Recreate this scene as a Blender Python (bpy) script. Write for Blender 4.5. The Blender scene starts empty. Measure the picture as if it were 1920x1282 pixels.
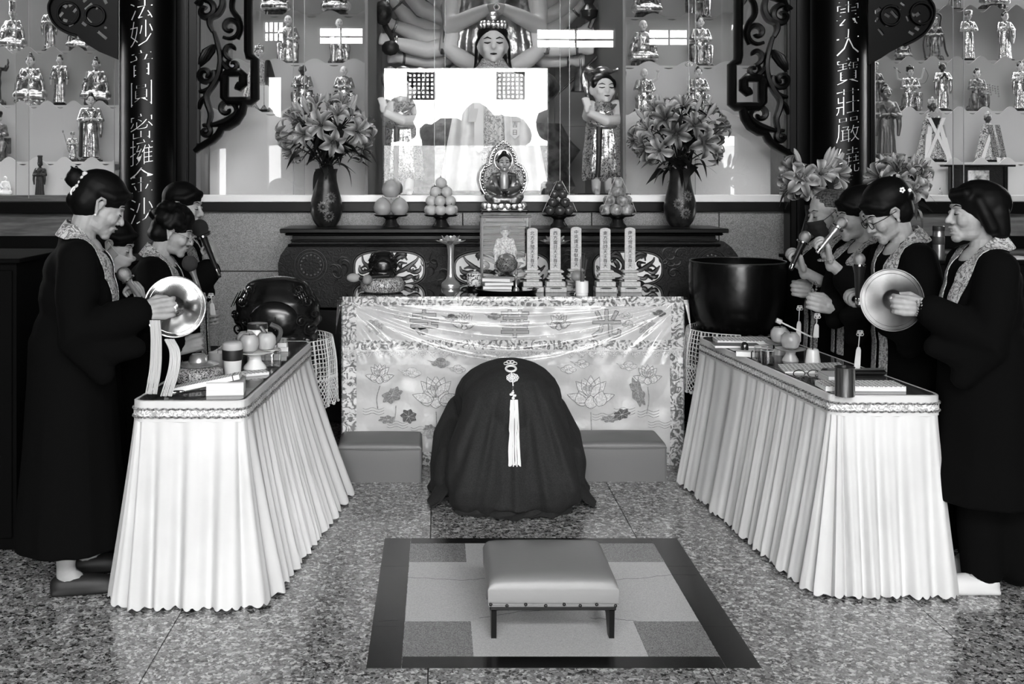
import bpy, bmesh, math, random
import numpy as np
from mathutils import Vector, Matrix, Euler
from mathutils.bvhtree import BVHTree

random.seed(7)
PI = math.pi
SC = bpy.context.scene
COL = SC.collection

# ------------------------------------------------------------------ camera
F = 2050.0            # focal length in pixels of the 1920 px wide frame
CAMZ = 1.6
VX, VY = 820.0, 325.0  # where the optical axis meets the picture
cam_d = bpy.data.cameras.new('camera')
cam_d.sensor_fit = 'HORIZONTAL'
cam_d.sensor_width = 36.0
cam_d.lens = 36.0 * F / 1920.0
cam_d.shift_x = (960 - VX) / 1920.0
cam_d.shift_y = -(641 - VY) / 1920.0
cam_d.clip_start = 0.05
cam = bpy.data.objects.new('camera', cam_d)
cam.location = (0, 0, CAMZ)
cam.rotation_euler = (PI / 2, 0, 0)
COL.objects.link(cam)
SC.camera = cam

# ------------------------------------------------------------------ world, exposure
SC.view_settings.view_transform = 'Standard'
SC.view_settings.look = 'None'
SC.view_settings.gamma = 1.0
SC.view_settings.use_curve_mapping = False
SC.view_settings.exposure = 0.6
SC.cycles.transparent_max_bounces = 32
SC.cycles.max_bounces = 8
SC.cycles.sample_clamp_indirect = 6.0
W = bpy.data.worlds.new('overcast_sky')
SC.world = W
W.use_nodes = True
W.node_tree.nodes['Background'].inputs[0].default_value = (1, 1, 1, 1)
W.node_tree.nodes['Background'].inputs[1].default_value = 17.0

SUN = bpy.data.lights.new('sun_on_yard', 'SUN')
SUN.energy = 26.0
SUN.angle = 0.02
sun_o = bpy.data.objects.new('sun_on_yard', SUN)
sun_o.rotation_euler = (-math.radians(32), 0, math.radians(8))   # high, from behind the hall
COL.objects.link(sun_o)

DOOR = (-0.86, 1.78, 3.3)      # the open doorway behind the camera: x from, x to, height
FRONT = -3.0                   # the wall it stands in


def portal(name, cx, cz, w, h):
    L = bpy.data.lights.new(name, 'AREA')
    L.shape = 'RECTANGLE'
    L.size, L.size_y = w, h
    L.cycles.is_portal = True
    o = bpy.data.objects.new(name, L)
    o.location = (cx, FRONT - 0.05, cz)
    o.rotation_euler = (PI / 2, 0, 0)
    COL.objects.link(o)
    return o


portal('doorway_daylight', (DOOR[0] + DOOR[1]) / 2, DOOR[2] / 2, DOOR[1] - DOOR[0], DOOR[2])


# ------------------------------------------------------------------ pixel helpers (build-time arithmetic only)
def PX(px, d):
    return (px - VX) * d / F


def PZ(py, d):
    return CAMZ - (py - VY) * d / F


def P(px, py, d):
    return Vector((PX(px, d), d, PZ(py, d)))


def g(v):
    v = v / 255.0
    return v / 12.92 if v <= 0.04045 else ((v + 0.055) / 1.055) ** 2.4


# ------------------------------------------------------------------ materials
MATS = {}


def _new(name):
    m = bpy.data.materials.new(name)
    m.use_nodes = True
    n = m.node_tree.nodes
    b = n['Principled BSDF']
    return m, n, m.node_tree.links, b


def grey(v):
    l = g(v)
    return (l, l, l, 1)


def coord(n, l, kind='Object', scale=(1, 1, 1)):
    if kind == 'World':
        t = n.new('ShaderNodeNewGeometry')
        out = t.outputs['Position']
    else:
        t = n.new('ShaderNodeTexCoord')
        out = t.outputs[kind]
    mp = n.new('ShaderNodeMapping')
    mp.inputs['Scale'].default_value = scale
    l.new(out, mp.inputs['Vector'])
    return mp.outputs[0]


def ramp(n, l, src, stops, interp='LINEAR'):
    r = n.new('ShaderNodeValToRGB')
    r.color_ramp.interpolation = interp
    e = r.color_ramp.elements
    while len(e) < len(stops):
        e.new(0.5)
    for k, (p, v) in enumerate(stops):
        e[k].position = p
        e[k].color = grey(v)
    l.new(src, r.inputs[0])
    return r.outputs[0]


def bump(n, l, b, h, strength=0.3, dist=0.01):
    bn = n.new('ShaderNodeBump')
    bn.inputs['Strength'].default_value = strength
    bn.inputs['Distance'].default_value = dist
    l.new(h, bn.inputs['Height'])
    l.new(bn.outputs[0], b.inputs['Normal'])


def M(name, v=128, rough=0.5, metal=0.0, spec=0.5, noise=None, bmp=None, kind='Object', coat=0.0, sheen=0.0):
    """plain material; noise=(scale, v0, v1[, detail]) gives two tones; bmp=(scale, strength, dist)"""
    if name in MATS:
        return MATS[name]
    m, n, l, b = _new(name)
    b.inputs['Base Color'].default_value = grey(v)
    b.inputs['Roughness'].default_value = rough
    b.inputs['Metallic'].default_value = metal
    b.inputs['Specular IOR Level'].default_value = spec
    b.inputs['Coat Weight'].default_value = coat
    b.inputs['Sheen Weight'].default_value = sheen
    if noise:
        t = n.new('ShaderNodeTexNoise')
        t.inputs['Scale'].default_value = noise[0]
        t.inputs['Detail'].default_value = noise[3] if len(noise) > 3 else 4
        sc = noise[4] if len(noise) > 4 else (1, 1, 1)
        l.new(coord(n, l, kind, sc), t.inputs['Vector'])
        l.new(ramp(n, l, t.outputs[0], [(0.35, noise[1]), (0.65, noise[2])]), b.inputs['Base Color'])
    if bmp:
        t = n.new('ShaderNodeTexNoise')
        t.inputs['Scale'].default_value = bmp[0]
        t.inputs['Detail'].default_value = 3
        l.new(coord(n, l, kind), t.inputs['Vector'])
        bump(n, l, b, t.outputs[0], bmp[1], bmp[2])
    MATS[name] = m
    return m


def m_terrazzo():
    m, n, l, b = _new('terrazzo')
    c = coord(n, l, 'World')
    v1 = n.new('ShaderNodeTexVoronoi'); v1.inputs['Scale'].default_value = 62
    v2 = n.new('ShaderNodeTexVoronoi'); v2.inputs['Scale'].default_value = 125
    nz = n.new('ShaderNodeTexNoise'); nz.inputs['Scale'].default_value = 70; nz.inputs['Detail'].default_value = 1
    for v in (v1, v2):
        l.new(c, v.inputs['Vector'])
    l.new(c, nz.inputs['Vector'])
    s1 = n.new('ShaderNodeSeparateColor'); l.new(v1.outputs['Color'], s1.inputs[0])
    s2 = n.new('ShaderNodeSeparateColor'); l.new(v2.outputs['Color'], s2.inputs[0])
    a = ramp(n, l, s1.outputs[0], [(0, 34), (0.18, 54), (0.22, 102), (0.64, 130), (0.74, 174), (1, 202)])
    d = ramp(n, l, s2.outputs[1], [(0, 54), (0.2, 82), (0.5, 128), (1, 164)])
    mx = n.new('ShaderNodeMix'); mx.data_type = 'RGBA'
    k = n.new('ShaderNodeMath'); k.operation = 'GREATER_THAN'; k.inputs[1].default_value = 0.52
    l.new(nz.outputs[0], k.inputs[0]); l.new(k.outputs[0], mx.inputs[0])
    l.new(a, mx.inputs[6]); l.new(d, mx.inputs[7])
    l.new(mx.outputs[2], b.inputs['Base Color'])
    b.inputs['Roughness'].default_value = 0.15
    b.inputs['Specular IOR Level'].default_value = 1.0
    MATS['terrazzo'] = m
    return m


def m_speckle(name, lo, hi, scale=300, rough=0.25, spec=0.5):
    if name in MATS:
        return MATS[name]
    m, n, l, b = _new(name)
    v = n.new('ShaderNodeTexVoronoi'); v.inputs['Scale'].default_value = scale
    l.new(coord(n, l, 'World'), v.inputs['Vector'])
    s = n.new('ShaderNodeSeparateColor'); l.new(v.outputs['Color'], s.inputs[0])
    l.new(ramp(n, l, s.outputs[0], [(0, lo), (1, hi)]), b.inputs['Base Color'])
    b.inputs['Roughness'].default_value = rough
    b.inputs['Specular IOR Level'].default_value = spec
    MATS[name] = m
    return m


def m_brocade(name, lo, hi, scale=60, rough=0.5, metal=0.0, thr=(0.42, 0.52), dist=2.5, rel=0.25, spec=0.5):
    """woven scroll pattern: distorted noise, two tones"""
    if name in MATS:
        return MATS[name]
    m, n, l, b = _new(name)
    t = n.new('ShaderNodeTexNoise')
    t.inputs['Scale'].default_value = scale; t.inputs['Detail'].default_value = 1.5
    t.inputs['Distortion'].default_value = dist
    l.new(coord(n, l), t.inputs['Vector'])
    l.new(ramp(n, l, t.outputs[0], [(thr[0], lo), (thr[1], hi)]), b.inputs['Base Color'])
    bump(n, l, b, t.outputs[0], rel, 0.003)
    b.inputs['Roughness'].default_value = rough
    b.inputs['Metallic'].default_value = metal
    b.inputs['Specular IOR Level'].default_value = spec
    MATS[name] = m
    return m


def m_glass(name, tint=0.98, rough=0.0, refl=0.04, wav=0.0):
    """clear sheet: lets light straight through and mirrors by Schlick's law"""
    if name in MATS:
        return MATS[name]
    m, n, l, b = _new(name)
    n.remove(b)
    out = n['Material Output']
    tr = n.new('ShaderNodeBsdfTransparent'); tr.inputs[0].default_value = (tint, tint, tint, 1)
    gl = n.new('ShaderNodeBsdfGlossy'); gl.inputs['Roughness'].default_value = rough
    lw = n.new('ShaderNodeLayerWeight'); lw.inputs[0].default_value = 0.5
    pw = n.new('ShaderNodeMath'); pw.operation = 'POWER'; pw.inputs[1].default_value = 5
    ma = n.new('ShaderNodeMath'); ma.operation = 'MULTIPLY_ADD'
    ma.inputs[1].default_value = 1 - refl; ma.inputs[2].default_value = refl
    l.new(lw.outputs['Facing'], pw.inputs[0]); l.new(pw.outputs[0], ma.inputs[0])
    mx = n.new('ShaderNodeMixShader')
    l.new(ma.outputs[0], mx.inputs[0]); l.new(tr.outputs[0], mx.inputs[1]); l.new(gl.outputs[0], mx.inputs[2])
    l.new(mx.outputs[0], out.inputs[0])
    MATS[name] = m
    return m


def m_page(name, scale=(55, 40, 1), paper=225, ink=60, kind='Object'):
    """printed columns of small characters too fine to read"""
    if name in MATS:
        return MATS[name]
    m, n, l, b = _new(name)
    c = coord(n, l, kind)
    sp = n.new('ShaderNodeSeparateXYZ'); l.new(c, sp.inputs[0])

    def stripes(sock, freq, duty):
        a = n.new('ShaderNodeMath'); a.operation = 'MULTIPLY'; a.inputs[1].default_value = freq; l.new(sock, a.inputs[0])
        f = n.new('ShaderNodeMath'); f.operation = 'FRACT'; l.new(a.outputs[0], f.inputs[0])
        t = n.new('ShaderNodeMath'); t.operation = 'LESS_THAN'; t.inputs[1].default_value = duty; l.new(f.outputs[0], t.inputs[0])
        return t.outputs[0]
    nz = n.new('ShaderNodeTexNoise'); nz.inputs['Scale'].default_value = 260; nz.inputs['Detail'].default_value = 1
    l.new(c, nz.inputs['Vector'])
    k = n.new('ShaderNodeMath'); k.operation = 'GREATER_THAN'; k.inputs[1].default_value = 0.48; l.new(nz.outputs[0], k.inputs[0])
    x = n.new('ShaderNodeMath'); x.operation = 'MULTIPLY'
    l.new(stripes(sp.outputs[0], scale[0], 0.62), x.inputs[0]); l.new(stripes(sp.outputs[1], scale[1], 0.7), x.inputs[1])
    y = n.new('ShaderNodeMath'); y.operation = 'MULTIPLY'; l.new(x.outputs[0], y.inputs[0]); l.new(k.outputs[0], y.inputs[1])
    l.new(ramp(n, l, y.outputs[0], [(0, paper), (1, ink)]), b.inputs['Base Color'])
    b.inputs['Roughness'].default_value = 0.7
    MATS[name] = m
    return m


# ------------------------------------------------------------------ mesh building
class B:
    """collects shapes; build() links them as one mesh object"""

    def __init__(s):
        s.v, s.f = [], []

    def add(s, v, f):
        k = len(s.v)
        s.v.extend([tuple(p) for p in v])
        s.f.extend([tuple(i + k for i in q) for q in f])
        return s

    def xf(s, mat):
        s.v = [tuple(mat @ Vector(p)) for p in s.v]
        return s

    def box(s, c, size, rz=0.0, bev=0.0, rot=None):
        hx, hy, hz = size[0] / 2, size[1] / 2, size[2] / 2
        R = rot if rot is not None else Matrix.Rotation(rz, 3, 'Z')
        c = Vector(c)
        if bev <= 0:
            v = [(x, y, z) for x in (-hx, hx) for y in (-hy, hy) for z in (-hz, hz)]
            f = [(0, 1, 3, 2), (4, 6, 7, 5), (0, 4, 5, 1), (2, 3, 7, 6), (0, 2, 6, 4), (1, 5, 7, 3)]
        else:
            bev = min(bev, hx * .99, hy * .99, hz * .99)
            v, idx = [], {}
            for sx in (-1, 1):
                for sy in (-1, 1):
                    for sz in (-1, 1):
                        for a in range(3):
                            p = [sx * (hx - bev), sy * (hy - bev), sz * (hz - bev)]
                            p[a] = (sx * hx, sy * hy, sz * hz)[a]
                            idx[(sx, sy, sz, a)] = len(v)
                            v.append(tuple(p))
            f = []
            for a in range(3):
                o1, o2 = [q for q in range(3) if q != a]
                for sa in (-1, 1):
                    q = []
                    for (u, w) in ((-1, -1), (1, -1), (1, 1), (-1, 1)):
                        sg = [0, 0, 0]; sg[a] = sa; sg[o1] = u; sg[o2] = w
                        q.append(idx[(*sg, a)])
                    f.append(tuple(q))
            for a in range(3):
                o1, o2 = [q for q in range(3) if q != a]
                for u in (-1, 1):
                    for w in (-1, 1):
                        q = []
                        for sa, ax in ((-1, o1), (1, o1), (1, o2), (-1, o2)):
                            sg = [0, 0, 0]; sg[a] = sa; sg[o1] = u; sg[o2] = w
                            q.append(idx[(*sg, ax)])
                        f.append(tuple(q))
            for sx in (-1, 1):
                for sy in (-1, 1):
                    for sz in (-1, 1):
                        f.append(tuple(idx[(sx, sy, sz, a)] for a in range(3)))
        return s.add([c + R @ Vector(p) for p in v], f)

    def ell(s, c, r, seg=12, rot=None):
        c = Vector(c)
        if not hasattr(r, '__len__'):
            r = (r, r, r)
        nr = max(4, seg // 2)
        v = [Vector((0, 0, -r[2]))]
        for i in range(1, nr):
            t = -PI / 2 + PI * i / nr
            for j in range(seg):
                a = 2 * PI * j / seg
                v.append(Vector((r[0] * math.cos(t) * math.cos(a), r[1] * math.cos(t) * math.sin(a), r[2] * math.sin(t))))
        v.append(Vector((0, 0, r[2])))
        f = []
        for j in range(seg):
            f.append((0, 1 + (j + 1) % seg, 1 + j))
        for i in range(nr - 2):
            for j in range(seg):
                a, b = 1 + i * seg + j, 1 + i * seg + (j + 1) % seg
                f.append((a, b, b + seg, a + seg))
        t = len(v) - 1
        for j in range(seg):
            f.append((t, 1 + (nr - 2) * seg + j, 1 + (nr - 2) * seg + (j + 1) % seg))
        if rot is not None:
            v = [rot @ p for p in v]
        return s.add([c + p for p in v], f)

    def tube(s, pts, rad, seg=8, closed=False, flat=None, up=None, cap=True):
        """tube along pts; rad a number or list; flat=(w) scales the second axis"""
        pts = [Vector(p) for p in pts]
        n = len(pts)
        if not hasattr(rad, '__len__'):
            rad = [rad] * n
        T = []
        for i in range(n):
            if closed:
                t = pts[(i + 1) % n] - pts[i - 1]
            else:
                t = pts[min(i + 1, n - 1)] - pts[max(i - 1, 0)]
            T.append(t.normalized() if t.length > 1e-9 else Vector((0, 0, 1)))
        u0 = Vector(up) if up is not None else (Vector((0, 0, 1)) if abs(T[0].z) < 0.9 else Vector((1, 0, 0)))
        N = (u0 - T[0] * u0.dot(T[0])).normalized()
        v, f = [], []
        fl = flat if flat is not None else 1.0
        for i in range(n):
            N = N - T[i] * N.dot(T[i])
            N = N.normalized() if N.length > 1e-9 else T[i].orthogonal().normalized()
            Bv = T[i].cross(N)
            for j in range(seg):
                a = 2 * PI * j / seg
                v.append(pts[i] + N * (rad[i] * math.cos(a)) + Bv * (rad[i] * fl * math.sin(a)))
        m = n if closed else n - 1
        for i in range(m):
            for j in range(seg):
                a, b = i * seg + j, i * seg + (j + 1) % seg
                i2 = (i + 1) % n
                f.append((a, b, i2 * seg + (j + 1) % seg, i2 * seg + j))
        if not closed and cap:
            k = len(v)
            v.append(pts[0] - T[0] * rad[0] * 0.0); v.append(pts[-1])
            for j in range(seg):
                f.append((k, (j + 1) % seg, j))
                f.append((k + 1, (n - 1) * seg + j, (n - 1) * seg + (j + 1) % seg))
        return s.add(v, f)

    def limb(s, pts, rad, seg=10):
        """tube with round ends, for organic volumes"""
        s.tube(pts, rad, seg)
        s.ell(pts[0], rad[0] if hasattr(rad, '__len__') else rad, seg)
        s.ell(pts[-1], rad[-1] if hasattr(rad, '__len__') else rad, seg)
        return s

    def lathe(s, prof, seg=24, c=(0, 0, 0), axis=None, scale=(1, 1), close=True):
        """prof: (r, z) from bottom to top; closed at both ends"""
        R = Matrix.Identity(3)
        if axis is not None:
            R = Vector((0, 0, 1)).rotation_difference(Vector(axis)).to_matrix()
        c = Vector(c)
        v, f = [], []
        for (r, z) in prof:
            for j in range(seg):
                a = 2 * PI * j / seg
                v.append(c + R @ Vector((r * math.cos(a) * scale[0], r * math.sin(a) * scale[1], z)))
        n = len(prof)
        for i in range(n - 1):
            for j in range(seg):
                a, b = i * seg + j, i * seg + (j + 1) % seg
                f.append((a, b, b + seg, a + seg))
        if close:
            f.append(tuple(range(seg - 1, -1, -1)))
            f.append(tuple((n - 1) * seg + j for j in range(seg)))
        return s.add(v, f)

    def prism(s, poly, y0, y1, plane='XZ'):
        """polygon (list of 2D points) extruded between y0 and y1"""
        n = len(poly)
        if plane == 'XZ':
            v = [(p[0], y0, p[1]) for p in poly] + [(p[0], y1, p[1]) for p in poly]
        else:
            v = [(p[0], p[1], y0) for p in poly] + [(p[0], p[1], y1) for p in poly]
        f = [tuple(range(n)), tuple(range(2 * n - 1, n - 1, -1))]
        for i in range(n):
            j = (i + 1) % n
            f.append((i, i + n, j + n, j))
        return s.add(v, f)

    def grid(s, fn, nu, nv, thick=0.0, wrap=False):
        """surface fn(u,v) in 0..1; thick adds a second skin along the normal"""
        pts = [[Vector(fn(i / nu, j / nv)) for j in range(nv + 1)] for i in range(nu + 1)]
        v = [p for row in pts for p in row]
        w = nv + 1
        f = [(i * w + j, (i + 1) * w + j, (i + 1) * w + j + 1, i * w + j + 1) for i in range(nu) for j in range(nv)]
        if wrap:
            f += [(nu * w + j, j, j + 1, nu * w + j + 1) for j in range(nv)]
        if thick:
            N = [Vector((0, 0, 0)) for _ in v]
            for q in f:
                nn = (v[q[2]] - v[q[0]]).cross(v[q[3]] - v[q[1]])
                for k in q:
                    N[k] += nn
            k0 = len(v)
            v2 = [p - (nn.normalized() * thick if nn.length > 0 else Vector((0, 0, 0))) for p, nn in zip(v, N)]
            f2 = [tuple(k0 + k for k in reversed(q)) for q in f]
            edge = []
            if not wrap:
                edge += [((i) * w, (i + 1) * w) for i in range(nu)][::-1]
                for i in range(nu):
                    f2.append((i * w, k0 + i * w, k0 + (i + 1) * w, (i + 1) * w))
                    f2.append(((i + 1) * w + nv, k0 + (i + 1) * w + nv, k0 + i * w + nv, i * w + nv))
                for j in range(nv):
                    f2.append((j + 1, k0 + j + 1, k0 + j, j))
                    f2.append((nu * w + j, k0 + nu * w + j, k0 + nu * w + j + 1, nu * w + j + 1))
            return s.add(v + v2, f + f2)
        return s.add(v, f)

    def mesh(s, name, mat=None, smooth=True, ang=40):
        me = bpy.data.meshes.new(name)
        me.from_pydata(s.v, [], s.f)
        me.update()
        if mat:
            me.materials.append(mat)
        if smooth:
            me.polygons.foreach_set('use_smooth', [True] * len(me.polygons))
            try:
                me.set_sharp_from_angle(angle=math.radians(ang))
            except Exception:
                pass
        return me

    def build(s, name, mat, parent=None, smooth=True, ang=40, fix=True):
        me = s.mesh(name, None, False)
        if fix:
            bm = bmesh.new(); bm.from_mesh(me)
            bmesh.ops.recalc_face_normals(bm, faces=bm.faces)
            bm.to_mesh(me); bm.free()
        me.materials.append(mat)
        if smooth:
            me.polygons.foreach_set('use_smooth', [True] * len(me.polygons))
            me.set_sharp_from_angle(angle=math.radians(ang))
        return link(name, me, parent)

    def remeshed(s, name, mat, voxel, smooth=2, dec=None):
        """fuse all shapes into one continuous skin"""
        me = s.mesh(name + '_raw', None, False)
        o = bpy.data.objects.new(name + '_raw', me)
        COL.objects.link(o)
        md = o.modifiers.new('r', 'REMESH'); md.mode = 'VOXEL'; md.voxel_size = voxel
        md.use_smooth_shade = True
        if smooth:
            sm = o.modifiers.new('s', 'SMOOTH'); sm.iterations = smooth; sm.factor = 0.5
        if dec:
            dm = o.modifiers.new('d', 'DECIMATE'); dm.ratio = dec
        dg = bpy.context.evaluated_depsgraph_get()
        r = bpy.data.meshes.new_from_object(o.evaluated_get(dg), preserve_all_data_layers=False, depsgraph=dg)
        r.name = name
        r.materials.clear(); r.materials.append(mat)
        r.polygons.foreach_set('use_smooth', [True] * len(r.polygons))
        bpy.data.objects.remove(o); bpy.data.meshes.remove(me)
        return r

    def fuse(s, name, mat, voxel, parent=None, smooth=2, dec=None):
        return link(name, s.remeshed(name, mat, voxel, smooth, dec), parent)


def link(name, me, parent=None, loc=None, rot=None, scale=None):
    o = bpy.data.objects.new(name, me)
    COL.objects.link(o)
    if parent is not None:
        o.parent = parent
    if loc is not None:
        o.location = loc
    if rot is not None:
        o.rotation_euler = rot
    if scale is not None:
        o.scale = scale if hasattr(scale, '__len__') else (scale,) * 3
    return o


def tag(o, label, cat, group=None, kind=None):
    if label:
        o['label'] = label
    if cat:
        o['category'] = cat
    if group:
        o['group'] = group
    if kind:
        o['kind'] = kind
    return o


def thing(name, label, cat, loc=(0, 0, 0), rz=0.0, group=None, scale=1.0, kind=None):
    o = bpy.data.objects.new(name, None)
    o.empty_display_size = 0.05
    COL.objects.link(o)
    o.location = loc
    o.rotation_euler = (0, 0, rz)
    o.scale = (scale,) * 3 if not hasattr(scale, '__len__') else scale
    return tag(o, label, cat, group, kind)


def struct(name, b, mat, parent=None, smooth=False, label=None):
    o = b.build(name, mat, parent, smooth=smooth)
    if parent is None:
        o['kind'] = 'structure'
        if label:
            o['label'] = label
    return o


_glyph = {}


def glyph(ch, mat, depth=0.02, bold=0.0):
    """one character as a mesh, about 1 unit high, lying in XZ, facing -Y, centred"""
    key = (ch, mat.name, depth, bold)
    if key in _glyph:
        return _glyph[key]
    cu = bpy.data.curves.new('glyph', 'FONT')
    cu.body = ch
    cu.extrude = depth
    cu.offset = bold
    cu.resolution_u = 2
    o = bpy.data.objects.new('glyph', cu)
    COL.objects.link(o)
    dg = bpy.context.evaluated_depsgraph_get()
    me = bpy.data.meshes.new_from_object(o.evaluated_get(dg))
    bpy.data.objects.remove(o)
    co = np.empty(len(me.vertices) * 3)
    me.vertices.foreach_get('co', co)
    co = co.reshape(-1, 3)
    mid = (co.max(0) + co.min(0)) / 2
    co -= mid
    out = np.stack([co[:, 0], -co[:, 2], co[:, 1]], 1)
    me.vertices.foreach_set('co', out.ravel())
    me.update()
    me.materials.clear(); me.materials.append(mat)
    me.name = 'character'
    _glyph[key] = me
    return me


def smoothstep(a, b, x):
    t = max(0.0, min(1.0, (x - a) / (b - a)))
    return t * t * (3 - 2 * t)


def lerp(a, b, t):
    return a + (b - a) * t


def spline(pts, n):
    """Catmull-Rom through pts, n points"""
    pts = [Vector(p) for p in pts]
    q = [pts[0] * 2 - pts[1]] + pts + [pts[-1] * 2 - pts[-2]]
    out = []
    m = len(pts) - 1
    for k in range(n):
        t = k / (n - 1) * m
        i = min(int(t), m - 1)
        t -= i
        a, b, c, d = q[i], q[i + 1], q[i + 2], q[i + 3]
        out.append(0.5 * ((2 * b) + (c - a) * t + (2 * a - 5 * b + 4 * c - d) * t * t + (3 * b - a - 3 * c + d) * t ** 3))
    return out


def copy_tree(o, parent=None, **kw):
    c = o.copy()
    COL.objects.link(c)
    c.parent = parent
    for ch in [x for x in ALLCH.get(o.name, [])] or list(o.children):
        copy_tree(ch, c)
    for k, v in kw.items():
        setattr(c, k, v)
    return c


ALLCH = {}
# ================================================================== materials used in many places
TERR = m_terrazzo()
BLACKWOOD = M('black_lacquer_wood', 4, 0.32, spec=0.2)
DARKWOOD = M('dark_stained_wood', 30, 0.4, spec=0.25, noise=(9, 20, 40, 4, (1, 1, 8)))
CARVED = m_brocade('carved_dark_wood', 6, 24, 26, 0.5, thr=(0.4, 0.62), dist=3.5, rel=0.8, spec=.2)
PANELWOOD = M('grey_wood_panel', 80, 0.5, noise=(6, 66, 96, 5, (1, 1, 9)))
RAIL = M('pale_aluminium_rail', 205, 0.4, metal=0.3)
GRANITE = m_speckle('grey_granite', 92, 150, 260, 0.35)
DISPLAY = M('display_board_grey', 186, 0.75)
DISPLAYBACK = M('display_back_grey', 126, 0.8)  # back wall tone, last step of the shade painted into the tiers
GLASS = m_glass('window_glass', 0.985, 0.0, 0.04)
PLASTER = M('room_plaster', 120, 0.9)
CEIL = M('dark_ceiling', 60, 0.9)
BRUSHGOLD = M('gilded_stroke', 225, 0.35, metal=0.6)

# ================================================================== floor
floor = thing('floor', None, None, kind='structure')
floor['label'] = 'polished speckled terrazzo slab floor of the hall'
SL = 0.905
slab = B().box((0, 0, -0.01), (SL - 0.004, SL - 0.004, 0.02)).mesh('slab', TERR, False)
IN = (PX(687, 1.6 * F / 932), PX(1430, 1.6 * F / 924), 1.6 * F / 928, 1.6 * F / 684)   # inlay: x0,x1,y0,y1
IX0, IX1, IY0, IY1 = -0.231, 1.050, 3.535, 4.795
for i in range(-5, 6):
    for j in range(-4, 9):
        cx, cy = -0.03 + SL * (i + 0.5), 4.49 + SL * (j - 0.5)
        if cy > 8.0 or cy < -0.6 or abs(cx) > 4.5:
            continue
        link('slab', slab, floor, (cx, cy, 0))
struct('slab_bed', B().box((0.3, 2.9, -0.035), (13, 12.6, 0.03)), M('grey_grout', 70, 0.8), floor)
# inlaid panel, a hair proud of the slabs
h = 0.0015
DBORD = m_speckle('dark_inlay_stone', 12, 22, 420, 0.22, .35)
LIGHTIN = m_speckle('light_inlay_stone', 168, 196, 420, 0.24)
MIDIN = m_speckle('mid_inlay_stone', 80, 150, 420, 0.24)
bw, bf = 0.115, 0.085
jt = 0.0015


def slabrect(name, x0, x1, y0, y1, m):
    B().box(((x0 + x1) / 2, (y0 + y1) / 2, h / 2), (x1 - x0 - jt, y1 - y0 - jt, h)).build(name, m, floor, smooth=False)


for (a, b) in ((IY0, 3.86), (3.86, 4.45), (4.45, IY1)):
    slabrect('inlay_border', IX0, IX0 + bw, a, b, DBORD)
    slabrect('inlay_border', IX1 - bw, IX1, a, b, DBORD)
slabrect('inlay_border', IX0 + bw, IX1 - bw, IY0, IY0 + bf, DBORD)
slabrect('inlay_border', IX0 + bw, IX1 - bw, IY1 - bf * .8, IY1, DBORD)
x0, x1, y0, y1 = IX0 + bw, IX1 - bw, IY0 + bf, IY1 - bf * .8
cs, cd = 0.235, 0.285
for (a, b, m) in ((x0, x0 + cs, MIDIN), (x0 + cs, x1 - cs, LIGHTIN), (x1 - cs, x1, MIDIN)):
    slabrect('inlay_tile', a, b, y0, y0 + cd, m)
    slabrect('inlay_tile', a, b, y1 - cd * .8, y1, m)
slabrect('inlay_tile', x0, x1, y0 + cd, y1 - cd * .8, LIGHTIN)
# hairline cracks across the inlay
CRACK = M('crack_line', 50, 0.9)


def crack(pts):
    q = []
    for k in range(len(pts) - 1):
        for t in range(6):
            a, b = Vector(pts[k]), Vector(pts[k + 1])
            p = a.lerp(b, t / 6)
            q.append((p.x, p.y + random.uniform(-.006, .006), h + 0.0004))
    B().tube(q, 0.0013, 4, flat=0.3, up=(0, 1, 0)).build('crack', CRACK, floor)


crack([(IX0 + bw, 4.33), (0.1, 4.30), (0.25, 4.33), (0.34, 4.31)])
crack([(0.62, 4.29), (0.8, 4.32), (0.95, 4.36), (1.05, 4.36)])
crack([(0.15, 3.93), (0.3, 3.99), (0.4, 4.0)])
crack([(0.55, 3.93), (0.66, 3.92), (0.72, 3.9)])
crack([(IX0 + .02, 3.9), (IX0 + .1, 3.92)])

# ================================================================== the room around
RX0, RX1, BACK, CH = -6.0, 6.6, 9.2, 6.2
struct('wall_left', B().box((RX0 - .1, 2.7, CH / 2), (0.2, 11.6, CH)), M('dark_side_wall', 52, 0.85), label='dark side wall of the hall')
struct('wall_right', B().box((RX1 + .1, 2.7, CH / 2), (0.2, 11.6, CH)), M('dark_side_wall', 52, 0.85), label='dark side wall of the hall')
struct('ceiling', B().box((0.3, 2.7, CH + .1), (12.8, 11.6, 0.2)), CEIL, label='dark ceiling of the hall')
struct('wall_back', B().box((0.3, BACK + .1, CH / 2), (12.8, 0.2, CH)), DISPLAYBACK, label='pale back wall behind the display cases')
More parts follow.
